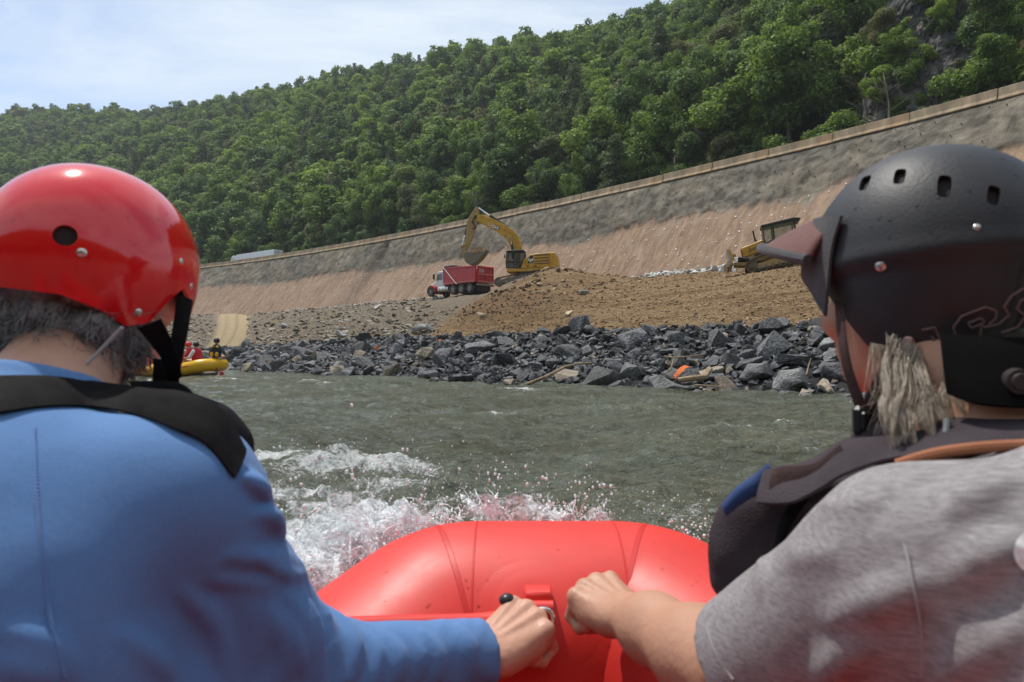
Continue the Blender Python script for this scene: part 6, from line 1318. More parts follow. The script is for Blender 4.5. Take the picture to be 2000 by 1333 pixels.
SHM = M('water_sheet', (0.90, 0.945, 0.955), .22, spec=.6); n, l, b = nodes(SHM); oc = OBJC(); s1 = NOISE(30, 8, .72, oc, 1.6); s2 = NOISE(120, 4, .7, oc, .6); l.new(RAMP(MATH('ADD', MATH('MULTIPLY', s1, .8), MATH('MULTIPLY', s2, .35)), .50, .72, 0, .9), b.inputs['Alpha']); l.new(BUMP(s2, .004), b.inputs['Normal'])
o = obj('water_sheets', sheet_v, sheet_f, SHM); tag(o, 'lacy sheets of white water thrown up along the outside of the red bow', 'splash', kind='stuff')
o = fil.build('water_threads', SPRAY, None, smooth=True, split=180); tag(o, 'thin threads of water splashing up along the outside of the red bow', 'splash', kind='stuff')
for _ in range(700):
    x = rs.uniform(480, 1420); y = rs.uniform(880, 1080) if x < 1000 else rs.uniform(960, 1080); y -= 30 * (x < 900) * rs.random(); drop(P(x, y, rs.uniform(1.5, 2.6)), .0006 + .0026 * rs.random() ** 4)
for _ in range(190): drop(P(rs.normal(1350, 28), rs.normal(1035, 28), rs.uniform(1.35, 1.8)), .0007 + .0028 * rs.random() ** 3)
for _ in range(300): drop(P(rs.normal(560, 45), rs.normal(1080, 45), rs.uniform(1.4, 1.9)), .0008 + .0034 * rs.random() ** 3)
# foam riding on the water outside the bow, a crumbled crest
sd = SDF((-1.3, 1.25, .30), (.75, 2.3, .86), .0085)
for (x, y, Y, r) in ((560, 1180, 1.42, .07), (600, 1150, 1.46, .07), (650, 1118, 1.52, .07), (700, 1090, 1.56, .065), (750, 1062, 1.6, .06), (800, 1036, 1.64, .05), (520, 1165, 1.5, .06), (560, 1130, 1.55, .055), (620, 1100, 1.6, .055)): sd.ell(P(x, y, Y), (r * 1.2, r, r * .55), k=.03)
X, Y, Z = np.meshgrid(*sd.ax, indexing='ij'); near = sd.D < .06; sd.D[near] += (.034 * np.maximum(-.4, fbm(X[near] * 26, Y[near] * 26, Z[near] * 26, 3)) + .010).astype(np.float32); del X, Y, Z
o = sd.build('foam', M('foam_crest', (0.80, 0.82, 0.81), .45, var=.2, vscale=40, trans=.15), relax=1); tag(o, 'crumbling white foam heaped beside the left side of the red bow', 'foam', kind='stuff')
o = mb.build('spray_drops', SPRAY, None, smooth=True, split=180); tag(o, 'scattered droplets of spray flying over the river around the bow', 'spray', kind='stuff')
# ================================================================== the two front paddlers
SKN = M('skin_near', (0.47, 0.25, 0.165), .46, var=.10, vscale=18, col2=(0.58, 0.33, 0.235), bump=.0012, bscale=90, sss=.05, spec=.4)
SKT = M('skin_tanned', (0.44, 0.235, 0.15), .48, var=.10, vscale=16, col2=(0.48, 0.26, 0.17), bump=.0012, bscale=90, sss=.12, spec=.4)
def hand(sd, wrist, knuck, nref, right, curl=(72, 88, 48), thumb_over=.5, s=1.0, k=.005):
    """palm, four unequal bent fingers, thumb leaving the side of the palm near its base"""
    d = nrm(knuck - wrist); n_ = np.asarray(nref, float); n_ = nrm(n_ - d * (n_ @ d)); t = np.cross(n_, d) if right else np.cross(d, n_); K = np.array(knuck)
    W = np.array(wrist)
    roots = [(.031, .000, .0098), (.0105, .005, .0102), (-.0105, .003, .0096), (-.030, -.006, .0086)]
    for i, (o_, f_, r) in enumerate(roots):
        kn = K + t * o_ * s + d * f_ * s - n_ * (.002 + .0015 * abs(i - 1)) * s; b0 = W + t * o_ * .55 * s + d * .012 * s - n_ * .004; sd.cone(b0, kn, .0165 * s, .0118 * s, .012); sd.cone(b0 - n_ * .012 * s, kn - n_ * .012 * s - d * .008, .015 * s, .011 * s, .012)
        sd.ell(kn + n_ * .002 * s, (.0105 * s,) * 3, k=.006)
    ln = [(.043, .027, .021), (.047, .030, .022), (.044, .028, .022), (.035, .022, .019)]
    for i, (o_, f_, r) in enumerate(roots):
        kn = K + t * o_ * s + d * f_ * s - n_ * (.003 + .0015 * abs(i - 1)) * s; p = kn; a = 0.0; spread = t * (.06 * (1.5 - i))
        for j in range(3):
            a += R(curl[j] + (i - 1.5) * 2.5); dd = nrm(d * math.cos(a) - n_ * math.sin(a) + spread * .3); e = p + dd * ln[i][j] * s; sd.cone(p, e, r * s * (1.06 - .06 * j), r * s * (1.0 - .08 * j), .0030); p = e
    b0 = W + t * .020 * s + d * .020 * s - n_ * .012 * s; m1 = W + t * .043 * s + d * .052 * s - n_ * .022 * s; m2 = m1 + (d * .024 - n_ * .020 + t * (.012 - .030 * thumb_over)) * s; m3 = m2 + (d * .010 - n_ * .016 - t * .030 * thumb_over) * s
    sd.cone(b0, m1, .0185 * s, .0135 * s, .012); sd.chain([m1, m2, m3], [.0128 * s, .0115 * s, .0095 * s], .004)
    # the little-finger side of the palm and the wrist bones
    sd.cone(W - t * .018 * s, K - t * .024 * s - n_ * .018 * s - d * .03 * s, .018 * s, .016 * s, .012)
    for q in ((.0105, .003), (-.0105, .002), (.030, 0)): sd.cone(W + t * q[0] * .5 + n_ * .014 * s + d * .02, K + t * q[0] * s + n_ * .0055 * s, .0028 * s, .0042 * s, .007)
def head(sd, c, fw, up=(0, 0, 1), s=1.0, ef=0.0, eu=0.0):
    fw = nrm(fw); up = nrm(np.array(up) - fw * (fw @ np.array(up))); lf = np.cross(up, fw); Rm = np.stack([fw, lf, up], 1)
    def q(f, l_, u): return c + (fw * f + lf * l_ + up * u) * s
    sd.ell(q(-.008, 0, .012), np.array([.100, .078, .098]) * s, Rm, k=0); sd.ell(q(.022, 0, -.045), np.array([.074, .064, .085]) * s, Rm, k=.03)      # skull, face
    sd.ell(q(.055, 0, -.098), np.array([.034, .036, .026]) * s, Rm, k=.025); sd.cone(q(.0, .052, -.075), q(.05, .03, -.105), .022 * s, .018 * s, .02); sd.cone(q(.0, -.052, -.075), q(.05, -.03, -.105), .022 * s, .018 * s, .02)
    sd.cone(q(.092, 0, -.010), q(.108, 0, -.048), .010 * s, .015 * s, .012); sd.cone(q(.085, .035, .004), q(.085, -.035, .004), .013 * s, .013 * s, .012)            # nose, brow
    for k in (1, -1):
        sd.ell(q(.087, .031 * k, -.018), np.array([.014, .017, .012]) * s, Rm, k=.008, cut=True); sd.ell(q(.070, .040 * k, -.042), np.array([.026, .024, .02]) * s, Rm, k=.02)
        sd.cone(q(-.006 + ef, .078 * k, .002 + eu), q(-.010 + ef, .072 * k, -.052 + eu * .6), .013 * s, .011 * s, .010)                                                              # ear
        sd.ell(q(-.018 + ef, .085 * k, -.008 + eu), np.array([.019, .010, .030]) * s, Rm, k=.008); sd.ell(q(-.012 + ef, .095 * k, -.010 + eu), np.array([.011, .009, .018]) * s, Rm, k=.004, cut=True)
    sd.cone(q(.088, .020, -.078), q(.088, -.020, -.078), .009 * s, .009 * s, .008); sd.ell(q(.098, 0, -.0775), np.array([.012, .024, .0022]) * s, Rm, k=.003, cut=True)
    return q, fw, lf, up
def eyes(q, parent, m):
    for k in (1, -1): mb = MB(); mb.ball(q(.080, .031 * k, -.018), .0125, 12, 8); mb.build('eye', m, parent, smooth=True, world=True)
EYE = M('eye_white', (0.7, 0.68, 0.65), .15)
def helmet(name, c, fw, pitch, a, b_, cz, rim, m, parent, ridge=None, th=.0045, holes=(), split_=50, n=120):
    """shell built round the head: ellipsoid dome above its widest line, then straight sides down to a rim that varies with the direction"""
    fw = nrm(np.array([fw[0], fw[1], 0])); lf = np.array([-fw[1], fw[0], 0]); up = np.array([0, 0, 1.0]); f2, u2 = fw * math.cos(pitch) - up * math.sin(pitch), up * math.cos(pitch) + fw * math.sin(pitch); Rm = np.stack([f2, lf, u2], 1)
    NA, ND_ = 34, 16
    def surf(off):
        v = [np.array([0, 0, cz + off])]
        for j in range(1, NA + ND_ + 1):
            for i in range(n):
                ph = 2 * PI * i / n
                if j <= NA: al = PI / 2 * j / NA; r = math.sin(al) ** .94; z = cz * math.cos(al) ** 1.04 if al < PI / 2 - 1e-6 else 0
                else: t = (j - NA) / ND_; z = rim(ph) * t; r = 1 - .9 * (z * z) / .05 - .02 * t
                if ridge is not None:
                    zz_ = z - ridge(ph); r *= 1 - .050 * float(sstep(.004, -.012, zz_)) + .020 * math.exp(-((zz_ - .006) / .010) ** 2)
                aa, bb = (a + off) * r, (b_ + off) * r; v.append(np.array([aa * math.cos(ph), bb * math.sin(ph), z + (off if j <= NA else off * (1 - (j - NA) / ND_)) * math.cos(PI / 2 * min(j, NA) / NA)]))
        return np.array(v)
    o_, i_ = surf(0), surf(-th); f = []
    for i in range(n): f.append((0, 1 + i, 1 + (i + 1) % n))
    for j in range(NA + ND_ - 1):
        for i in range(n): q0 = 1 + j * n; f.append((q0 + i, q0 + n + i, q0 + n + (i + 1) % n, q0 + (i + 1) % n))
    m_ = len(o_); f2_ = [tuple(q + m_ for q in reversed(x)) for x in f]; last = 1 + (NA + ND_ - 1) * n; br = [(last + i, last + m_ + i, last + m_ + (i + 1) % n, last + (i + 1) % n) for i in range(n)]
    V = np.vstack([o_, i_]) @ Rm.T + c; mb = MB(); mb.add(V, f + f2_ + br)
    bv = BVHTree.FromPolygons([tuple(p) for p in V[:m_]], f)
    ob = mb.build(name, m, parent, smooth=True, world=True, split=split_)
    return ob, bv, Rm
def hit_bv(bv, px, py, off=0.0, pull=None):
    d = nrm(ray(px, py)); h, no, _, _ = bv.ray_cast(Vector(CAMP), Vector(d))
    if h is None and pull is not None:
        for t in np.linspace(.03, .6, 20):
            d = nrm(ray(px + (pull[0] - px) * t, py + (pull[1] - py) * t)); h, no, _, _ = bv.ray_cast(Vector(CAMP), Vector(d))
            if h is not None: break
    if h is None: return None, None
    no = np.array(no); no = no if no @ d < 0 else -no; return np.array(h) + no * off, no
def cut(ob, cutters):
    bpy.context.view_layer.update()
    cs = []
    for mbc in cutters:
        me = mesh_data('cutter', np.array(mbc.v), mbc.f, False); bm = bmesh.new(); bm.from_mesh(me); bmesh.ops.recalc_face_normals(bm, faces=bm.faces); bm.to_mesh(me); bm.free(); co = bpy.data.objects.new('cutter', me); COL.objects.link(co); cs.append(co); md = ob.modifiers.new('hole', 'BOOLEAN'); md.operation = 'DIFFERENCE'; md.object = co; md.solver = 'EXACT'
    bpy.context.view_layer.update(); dg = bpy.context.evaluated_depsgraph_get(); me = bpy.data.meshes.new_from_object(ob.evaluated_get(dg)); ob.modifiers.clear(); old = ob.data; ob.data = me
    for co in cs: bpy.data.objects.remove(co)
    if len(me.polygons) < 100: ob.data = old; print('CUT FAILED')
    ob.data.set_sharp_from_angle(angle=R(35))
def hole_round(bv, px, py, r):
    p, no = hit_bv(bv, px, py); mb = MB(); mb.cyl(p - no * .02, p + no * .03, r, None, 24); return mb
def hole_box(bv, quad):
    ps = [hit_bv(bv, *q, pull=(1840, 470)) for q in quad]; no = nrm(sum(p[1] for p in ps)); mb = MB(); c = sum(p[0] for p in ps) / 4; pts = []
    for i in range(4):
        a, b_, e = ps[i - 1][0], ps[i][0], ps[(i + 1) % 4][0]
        for t in (0, .5, 1): pts.append((1 - t) ** 2 * (b_ + (a - b_) * .28) + 2 * t * (1 - t) * b_ + t * t * (b_ + (e - b_) * .28))
    n_ = len(pts); mb.add([p - no * .02 for p in pts] + [p + no * .03 for p in pts], [(i, (i + 1) % n_, n_ + (i + 1) % n_, n_ + i) for i in range(n_)] + [tuple(range(n_ - 1, -1, -1)), tuple(range(n_, 2 * n_))]); return mb
def rivet(bv, px, py, r, m, par):
    p, no = hit_bv(bv, px, py, pull=(250, 500) if px < 900 else None)
    if p is None: print('rivet missed', px, py); return
    x, y, z = frame_to(no); mb = MB(); mb.ball(p, r, 14, 8, (1, 1, .42), np.stack([x, y, z], 1)); mb.build('rivet', m, par, smooth=True, world=True, split=180)
def ribbon(name, A, B, m, par, th=.004, bulge=0.0, ns=5, k=5):
    """strap between two edge lines, with thickness"""
    A, B = smooth_open(A, k), smooth_open(B, k); V, F = [], []; n_ = len(A)
    for s_ in (0, 1):
        for i in range(n_):
            tg_ = A[min(i + 1, n_ - 1)] - A[max(i - 1, 0)]; no = nrm(np.cross(tg_, B[i] - A[i])); to = CAMP - A[i]; no = no if no @ to > 0 else -no
            for j in range(ns + 1): t = j / ns; V.append(A[i] * (1 - t) + B[i] * t + no * (bulge * math.sin(PI * t) + (th if s_ == 0 else 0) * (1 if 0 < j < ns else .55)))
    w_ = ns + 1; o_ = n_ * w_
    for i in range(n_ - 1):
        for j in range(ns): q = i * w_ + j; F.append((q, q + 1, q + w_ + 1, q + w_)); q += o_; F.append((q, q + w_, q + w_ + 1, q + 1))
        for j in (0, ns): q = i * w_ + j; F.append((q, q + w_, q + w_ + o_, q + o_))
    for i in (0, n_ - 1):
        for j in range(ns): q = i * w_ + j; F.append((q, q + 1, q + 1 + o_, q + o_))
    mb = MB(); mb.add(V, F); return mb.build(name, m, par, smooth=True, world=True, split=60)
def ridges(sd, lines, r=.006, k=.016, sink=.002):
    for ln in lines:
        pts = [sd.hit(x, y) for x, y in ln]; pts = [p for p in pts if p is not None]
        if len(pts) < 2: continue
        for i in range(len(pts)): pts[i] = pts[i] + nrm(pts[i] - CAMP) * sink
        pts = smooth_open(pts, 4) if len(pts) > 2 else np.array(pts); n_ = len(pts)
        for i in range(n_ - 1): t0, t1 = math.sin(PI * (i + .3) / (n_ - .4)), math.sin(PI * (i + 1.3) / (n_ - .4)); sd.cone(pts[i], pts[i + 1], r * max(.3, t0), r * max(.3, abs(t1)), k)
def hair_mesh(roots, seed, m, name, par, ln=(.03, .06), w_=.0009, dirf=None, curl=.3, seg=5):
    r = np.random.default_rng(seed); mb = MB(); 
    for p, no in roots:
        L_ = r.uniform(*ln); d = nrm(dirf(p, no) + r.normal(size=3) * .25); q = [p]; cv = r.normal(size=3) * curl
        for i in range(seg): d = nrm(d + cv * .25 + np.array([0, 0, -.05])); q.append(q[-1] + d * L_ / seg)
        mb.tube(q, [w_ * (1 - .85 * i / seg) for i in range(seg + 1)], 3, caps=False)
    o = mb.build(name, m, par, smooth=True, world=True, split=180); return o
def cloth(name, c1, c2, rough=.85, vscale=3, weave=900, wv=.0006, stretch=None, sheen=.15, bump2=.0):
    global n, l, b
    m = M(name, c1, rough, spec=.2, sheen=sheen); n, l, b = nodes(m); oc = OBJC(); f_ = NOISE(vscale, 6, .65, VMAP(oc, stretch) if stretch else oc); l.new(MIX(RAMP(f_, .35, .65), c1, c2), b.inputs['Base Color'])
    b.inputs['Specular IOR Level'].default_value = .06 if max(c1) < .07 else .2
    wn = NOISE(weave, 2, .5, oc); big = NOISE(22, 4, .6, oc); l.new(BUMP(wn, wv, BUMP(big, bump2)) if bump2 else BUMP(wn, wv), b.inputs['Normal']); return m

# ------------------------------------------------------------------ left paddler
hp = P(186, 530, .90); hp[2] = 1.262; fwL = np.array([.33, .944, 0])
pl_ = empty('person', (-.60, .42, .55)); tag(pl_, 'person in a royal blue long-sleeved shirt and glossy red helmet gripping the bow handle', 'person')
SHR, SHL = np.array([-.368, .735, .985]), np.array([-.715, .66, .985]); EL = np.array([-.252, .835, .752]); WR = P(950, 1278, 1.0); KN = P(1036, 1200, 1.065)
sd = SDF((-1.05, .02, -.02), (.12, 1.22, 1.42), .0075)
hq, _, _, _ = head(sd, hp + np.array([0, 0, -.008]), fwL)
sd.cone((-.535, .775, 1.06), (-.545, .885, 1.19), .064, .060, .03); sd.cone((-.535, .74, 1.035), (-.53, .775, 1.07), .085, .07, .04)
sd.cone(SHL, SHR, .075, .075, .05); sd.ell((-.545, .66, .91), (.185, .125, .20), k=.06); sd.cone((-.55, .62, .86), (-.62, .43, .66), .155, .165, .08)
ELL, WRL = np.array([-.86, .74, .78]), np.array([-.78, .98, .72]); sd.chain([SHL, ELL, WRL], [.062, .045, .028], .03); sd.cone(WRL, WRL + np.array([.02, .09, -.01]), .028, .03, .02)
sd.chain([SHR, EL, WR], [.062, .046, .029], .03)
for (h0, kn, ft) in (((-.55, .45, .64), (-.36, .84, .52), (-.34, .82, .19)), ((-.68, .45, .64), (-.58, .90, .70), (-.45, 1.0, .24))): sd.chain([np.array(h0), np.array(kn), np.array(ft)], [.10, .068, .045], .04); sd.cone(np.array(ft), np.array(ft) + np.array([.03, .16, -.02]), .045, .035, .03)
V1, F1 = sd.mesh()
sh_ = SDF((-.16, .86, .55), (.16, 1.22, .90), .0021); sh_.cone(EL + (WR - EL) * .62, WR, .0385, .0300, .02); hand(sh_, WR, KN, (-.25, -.55, .8), True, s=1.18); V2, F2 = sh_.mesh()
# one continuous body: the coarse field stops inside the sleeve, the fine hand and forearm continue it
keep = ~((V1[:, 0] > -.135) & (V1[:, 1] > .86)); body = obj('body', np.vstack([V1, V2]), np.vstack([F1, F2 + len(V1)]), SKN, pl_, True, True); eyes(hq, body, EYE)
BLU = cloth('blue_jersey', (0.094, 0.198, 0.405), (0.106, 0.216, 0.432), vscale=240, weave=1100, wv=.0004, sheen=.1, bump2=.0012)
st_ = SDF((-1.05, .2, .52), (.06, 1.1, 1.16), .0048)
st_.cone(SHL, SHR, .088, .090, .06); st_.ell((-.545, .66, .90), (.205, .145, .21), k=.06); st_.cone((-.55, .61, .86), (-.60, .44, .68), .18, .185, .08); st_.cone((-.535, .74, 1.03), (-.535, .775, 1.085), .10, .080, .05)
st_.chain([SHR, EL, WR + (WR - EL) * .05], [.088, .066, .046], .05); st_.chain([SHL, ELL, WRL], [.088, .066, .046], .05); st_.cone((-.44, .66, .80), (-.30, .80, .70), .12, .075, .06); st_.cone((-.50, .60, .74), (-.36, .70, .66), .12, .08, .06)
st_.plane(WR - nrm(WR - EL) * .006, WR - EL, .004, WR - .09, WR + .09); st_.cone(WR - (WR - EL) * .12, WR + (WR - EL) * .1, .0385, .0350, .004, cut=True)
st_.cone((-.55, .752, 1.05), (-.565, .805, 1.12), .088, .080, .02); st_.plane((-.56, .80, 1.118), (.06, .32, .94), .008, (-.70, .6, 1.05), (-.36, .98, 1.16)); st_.noise(.004, 9, 9, 9, 2)
X, Y, Z = np.meshgrid(*st_.ax, indexing='ij'); near = (np.abs(st_.D) < .03) & (X > -.36) & (Y > .66); fx_, fy_, fz_ = X[near], Y[near], Z[near]; along_ = (fx_ * .40 + fy_ * .33 - fz_ * .1); st_.D[near] += (.0055 * sstep(-.36, -.26, fx_) * (np.abs(pn(along_ * 34 + 1.3 * pn(fx_ * 9, fy_ * 9, fz_ * 9), fz_ * 7, fx_ * 4)) - .3)).astype(np.float32); del X, Y, Z
ridges(st_, [[(462, 935), (500, 950), (522, 990)], [(490, 1010), (530, 1015), (548, 1050)], [(440, 1085), (520, 1090), (590, 1108)], [(420, 1130), (520, 1140), (600, 1125)], [(600, 1120), (632, 1190), (650, 1270)], [(560, 1160), (600, 1240), (612, 1325)], [(655, 1200), (690, 1262), (680, 1330)], [(520, 1190), (560, 1260), (565, 1330)], [(745, 1240), (775, 1285), (770, 1330)], [(820, 1235), (850, 1280), (848, 1330)], [(895, 1228), (915, 1270), (915, 1330)], [(0, 1235), (80, 1262), (150, 1325)], [(0, 1290), (60, 1310), (110, 1332)], [(230, 1240), (300, 1290), (330, 1330)], [(350, 1150), (420, 1220), (440, 1320)]], .0095, .010)
ridges(st_, [[(505, 1090), (560, 1108), (600, 1112)], [(520, 1105), (570, 1125), (598, 1122)], [(612, 1130), (640, 1200), (655, 1290)], [(590, 1150), (620, 1225), (628, 1320)], [(640, 1180), (672, 1250), (680, 1325)], [(560, 1200), (585, 1270), (590, 1330)], [(470, 930), (508, 948), (525, 975)], [(505, 1000), (535, 1008), (552, 1035)], [(715, 1232), (738, 1275), (735, 1328)], [(800, 1236), (822, 1280), (820, 1330)]], .0062, .006, .0)
shirtL = st_.build('shirt', BLU, pl_); 
# stitched back seam
sp_ = [st_.hit(x, y) for x, y in ((66, 835), (68, 900), (74, 1000), (80, 1080), (92, 1170), (105, 1250), (125, 1325))]; sp_ = smooth_open([p for p in sp_ if p is not None], 14); mb = MB()
for i in range(0, len(sp_) - 1): 
    a = sp_[i]; to = nrm(CAMP - a) * .0022; mb.tube([a + to, a + to + (sp_[i + 1] - a) * .8], .0007, 4); sx = np.array([.0022, 0, 0]); mb.tube([a + to - sx, a + to + sx + (sp_[i + 1] - a) * .5], .0008, 4)
mb.build('seam', M('seam_thread', (0.14, 0.26, 0.52), .8), shirtL, world=True)
tr = SDF((-1.0, .15, .0), (-.1, 1.3, .85), .011); tr.cone((-.55, .60, .74), (-.62, .43, .66), .17, .18, .06)
for (h0, kn, ft) in (((-.55, .45, .64), (-.36, .84, .52), (-.34, .82, .19)), ((-.68, .45, .64), (-.58, .90, .70), (-.45, 1.0, .24))): tr.chain([np.array(h0), np.array(kn), np.array(kn) + (np.array(ft) - np.array(kn)) * .3], [.115, .085, .075], .05)
tr.build('shorts', cloth('dark_shorts', (0.03, 0.035, 0.05), (0.05, 0.055, 0.07)), pl_)
GRED = M('helmet_red', (0.70, 0.010, 0.014), .13, var=.04, vscale=4, spec=.55, coat=.6, rvar=.03)
def rimL(ph):
    d = math.degrees(ph) % 360; d = d if d <= 180 else d - 360; ad = abs(d)
    return np.interp(ad, [0, 30, 48, 60, 70, 82, 92, 106, 122, 140, 180], [-.048, -.056, -.060, -.040, -.028, -.050, -.078, -.084, -.066, -.052, -.044])
helL, bvL, RmL = helmet('helmet', hp, fwL, R(2), .137, .113, .127, rimL, GRED, pl_, n=144)
cut(helL, [hole_round(bvL, 127, 460, .0122)])
LIN = M('helmet_liner', (0.025, 0.023, 0.022), .9); helmet('liner', hp, fwL, R(2), .1325, .1085, .1225, lambda p: rimL(p) + .006, LIN, helL, th=.006, n=60)
RIV = M('rivet_metal', (0.62, 0.58, 0.52), .28, metal=.9)
for x, y, r in ((160, 494, .0056), (270, 611, .0054), (354, 511, .0046), (373, 560, .0046)): rivet(bvL, x, y, r, RIV, helL)
mb = MB(); rg = np.random.default_rng(77)
for x, y in ((178, 508), (153, 523), (212, 494), (230, 488), (262, 479), (294, 476), (315, 470), (90, 465), (250, 425), (310, 428), (335, 440), (75, 400), (300, 385), (325, 415), (25, 430)):
    p, no = hit_bv(bvL, x, y)
    if p is None: continue
    xx_, yy_, zz_ = frame_to(no); mb.ball(p, rg.uniform(.0012, .0024), 8, 5, (1, 1, .5), np.stack([xx_, yy_, zz_], 1))
o = mb.build('water_drops', WATERM, helL, smooth=True, world=True, split=180); o['kind'] = 'stuff'
# hair below the helmet
hairL = M('hair_grey', (0.05, 0.045, 0.043), .5, var=.5, vscale=55, col2=(0.36, 0.345, 0.33), spec=.4)
hs_ = SDF((-.72, .70, 1.05), (-.40, 1.02, 1.30), .004); lfL = np.array([-fwL[1], fwL[0], 0]); RmH = np.stack([fwL, lfL, [0, 0, 1]], 1); cH = hp + np.array([0, 0, -.070])
hs_.ell(cH - fwL * .032 + np.array([0, 0, -.026]) + lfL * .012, (.068, .080, .066), RmH, k=0); hs_.ell(cH - fwL * .022, (.094, .088, .082), RmH, k=0); hs_.plane(cH + fwL * .008, fwL, .01); hs_.noise(.013, 30, 30, 18, 3); V, F = hs_.mesh()
hb = obj('hair', V, F, hairL, pl_, True, True); rg = np.random.default_rng(9); roots = []
me_ = hb.data; 
for i in rg.choice(len(V), 4200): 
    no = np.array(me_.vertices[int(i)].normal)
    if V[i][2] < hp[2] - .052 and no[2] < .6: roots.append((V[i], no))
ho = hair_mesh(roots, 10, hairL, 'strands', hb, (.02, .05), .0009, lambda p, no: no * .45 + np.array([.1, -.05, -.95]) + lfL * .25 * math.sin(p[0] * 90), .9); ho['kind'] = 'stuff'
# straps, cord
BST = cloth('black_webbing', (0.009, 0.009, 0.010), (0.018, 0.017, 0.017), .7, 30, 700, .0008, sheen=0)
ribbon('chin_strap', [P(268, 640, .80), P(292, 668, .815), P(318, 705, .84), P(330, 745, .87)], [P(314, 622, .795), P(330, 652, .81), P(346, 690, .835), P(356, 735, .865)], BST, helL, .0025)
ribbon('chin_strap', [P(346, 575, .90), P(338, 640, .88), P(326, 700, .872), P(312, 770, .88)], [P(377, 588, .90), P(368, 645, .88), P(356, 705, .872), P(346, 775, .88)], BST, helL, .0025)
ribbon('chin_cup', [P(300, 700, .86), P(298, 740, .865), P(302, 775, .87)], [P(350, 700, .875), P(346, 740, .88), P(336, 780, .88)], BST, helL, .006, .004)
mb = MB(); mb.tube(smooth_open([P(238, 640, .782), P(205, 675, .785), P(168, 712, .782), P(130, 742, .775)], 5), .0021, 8); mb.build('cord', M('grey_cord', (0.42, 0.41, 0.39), .7), helL, smooth=True, world=True)
# life jacket: yoke band, shoulder and chest panel
BNY = cloth('black_nylon', (0.012, 0.012, 0.014), (0.024, 0.023, 0.026), .7, 12, 500, .0008, sheen=0, bump2=.002)
vest = SDF((-.75, .60, .70), (-.24, 1.08, 1.18), .0055)
pts = [P(300, 800, .80), P(345, 795, .835), P(395, 818, .865), P(428, 862, .875), P(440, 930, .87), P(430, 1010, .88)]
vest.chain([np.array(p) + np.array([0, .02, -.012]) for p in pts], [.022, .026, .030, .032, .034, .035], .02); vest.ell((-.42, .86, .90), (.12, .07, .15), k=.03); vest.noise(.005, 16, 16, 16, 2)
vL = vest.build('life_jacket', BNY, pl_)
def bandpt(x, y, Yd): 
    p = st_.hit(x, y); return (p + nrm(CAMP - p) * .006) if p is not None else P(x, y, Yd)
Ta = [(-70, 742), (0, 738), (90, 738), (180, 748), (250, 757), (305, 763), (358, 768), (432, 802), (478, 880)]; Ba = [(-70, 812), (0, 808), (90, 796), (170, 796), (240, 806), (300, 822), (345, 840), (400, 868), (456, 935)]
Bb = [bandpt(x, y, .72) for x, y in Ba]; Tb = []
for (x, y), q in zip(Ta, Bb): Tb.append(P(x, y, q[1] + (.045 if x < 330 else .035)))
ribbon('yoke_strap', Tb, Bb, BST, vL, .005, .0)
mb = MB(); mb.tube(smooth_open([P(255, 758, .83), P(300, 757, .845), P(345, 760, .855), P(372, 782, .86), P(392, 812, .862)], 6), .0085, 10, flat=(.45, 1.0)); mb.build('strap_loop', BST, vL, smooth=True, world=True)

# ------------------------------------------------------------------ right paddler
hr = P(1815, 525, .79); hr[2] = 1.247; fwR = nrm(np.array([-.45, .893, 0])); lfR = np.array([-fwR[1], fwR[0], 0])
pr_ = empty('person', (.68, .30, .55)); tag(pr_, 'person in a heather grey t-shirt and matte black visored helmet with grey-blond hair', 'person')
SL, SR = np.array([.352, .60, .955]), np.array([.70, .50, .955]); ER = np.array([.246, .748, .806]); WL_ = P(1222, 1202, .99); KL = P(1156, 1143, 1.06)
sd = SDF((-.02, -.1, -.02), (1.0, 1.30, 1.42), .0075)
hqR, _, _, _ = head(sd, hr + np.array([0, 0, -.020]) + fwR * .012, fwR, ef=.022, eu=-.030)
sd.cone((.478, .66, 1.04), (.462, .775, 1.16), .064, .060, .03); sd.cone(SL, SR, .07, .07, .05); sd.ell((.53, .53, .89), (.175, .12, .20), k=.06); sd.cone((.54, .50, .84), (.66, .30, .66), .15, .165, .08)
ERR, WRR = np.array([.86, .62, .76]), np.array([.80, .86, .70]); sd.chain([SR, ERR, WRR], [.06, .045, .028], .03); sd.cone(WRR, WRR + np.array([-.02, .09, -.01]), .028, .03, .02); sd.cone(SL, ER, .058, .047, .03)
for (h0, kn, ft) in (((.60, .30, .64), (.45, .70, .52), (.40, .70, .19)), ((.72, .30, .64), (.66, .76, .68), (.55, .86, .24))): sd.chain([np.array(h0), np.array(kn), np.array(ft)], [.10, .068, .045], .04); sd.cone(np.array(ft), np.array(ft) + np.array([-.03, .16, -.02]), .045, .035, .03)
V1, F1 = sd.mesh()
sh_ = SDF((.02, .62, .62), (.36, 1.24, .94), .0023); sh_.cone(SL + (ER - SL) * .75, ER, .050, .048, .02); sh_.chain([ER, ER + (WL_ - ER) * .30 + np.array([0, 0, -.004]), ER + (WL_ - ER) * .7, WL_], [.050, .0495, .041, .032], .03); hand(sh_, WL_, KL, (.05, -.35, .93), False, thumb_over=.25, s=1.12); V2, F2 = sh_.mesh()
bodyR = obj('body', np.vstack([V1, V2]), np.vstack([F1, F2 + len(V1)]), SKT, pr_, True, True); eyes(hqR, bodyR, EYE)
HTH = cloth('heather_grey', (0.190, 0.174, 0.176), (0.320, 0.298, 0.300), vscale=150, weave=900, wv=.0006, stretch=(.22, .8, 2.4), bump2=.0012, sheen=.1)
tee = SDF((.12, .1, .55), (1.0, .86, 1.14), .0058)
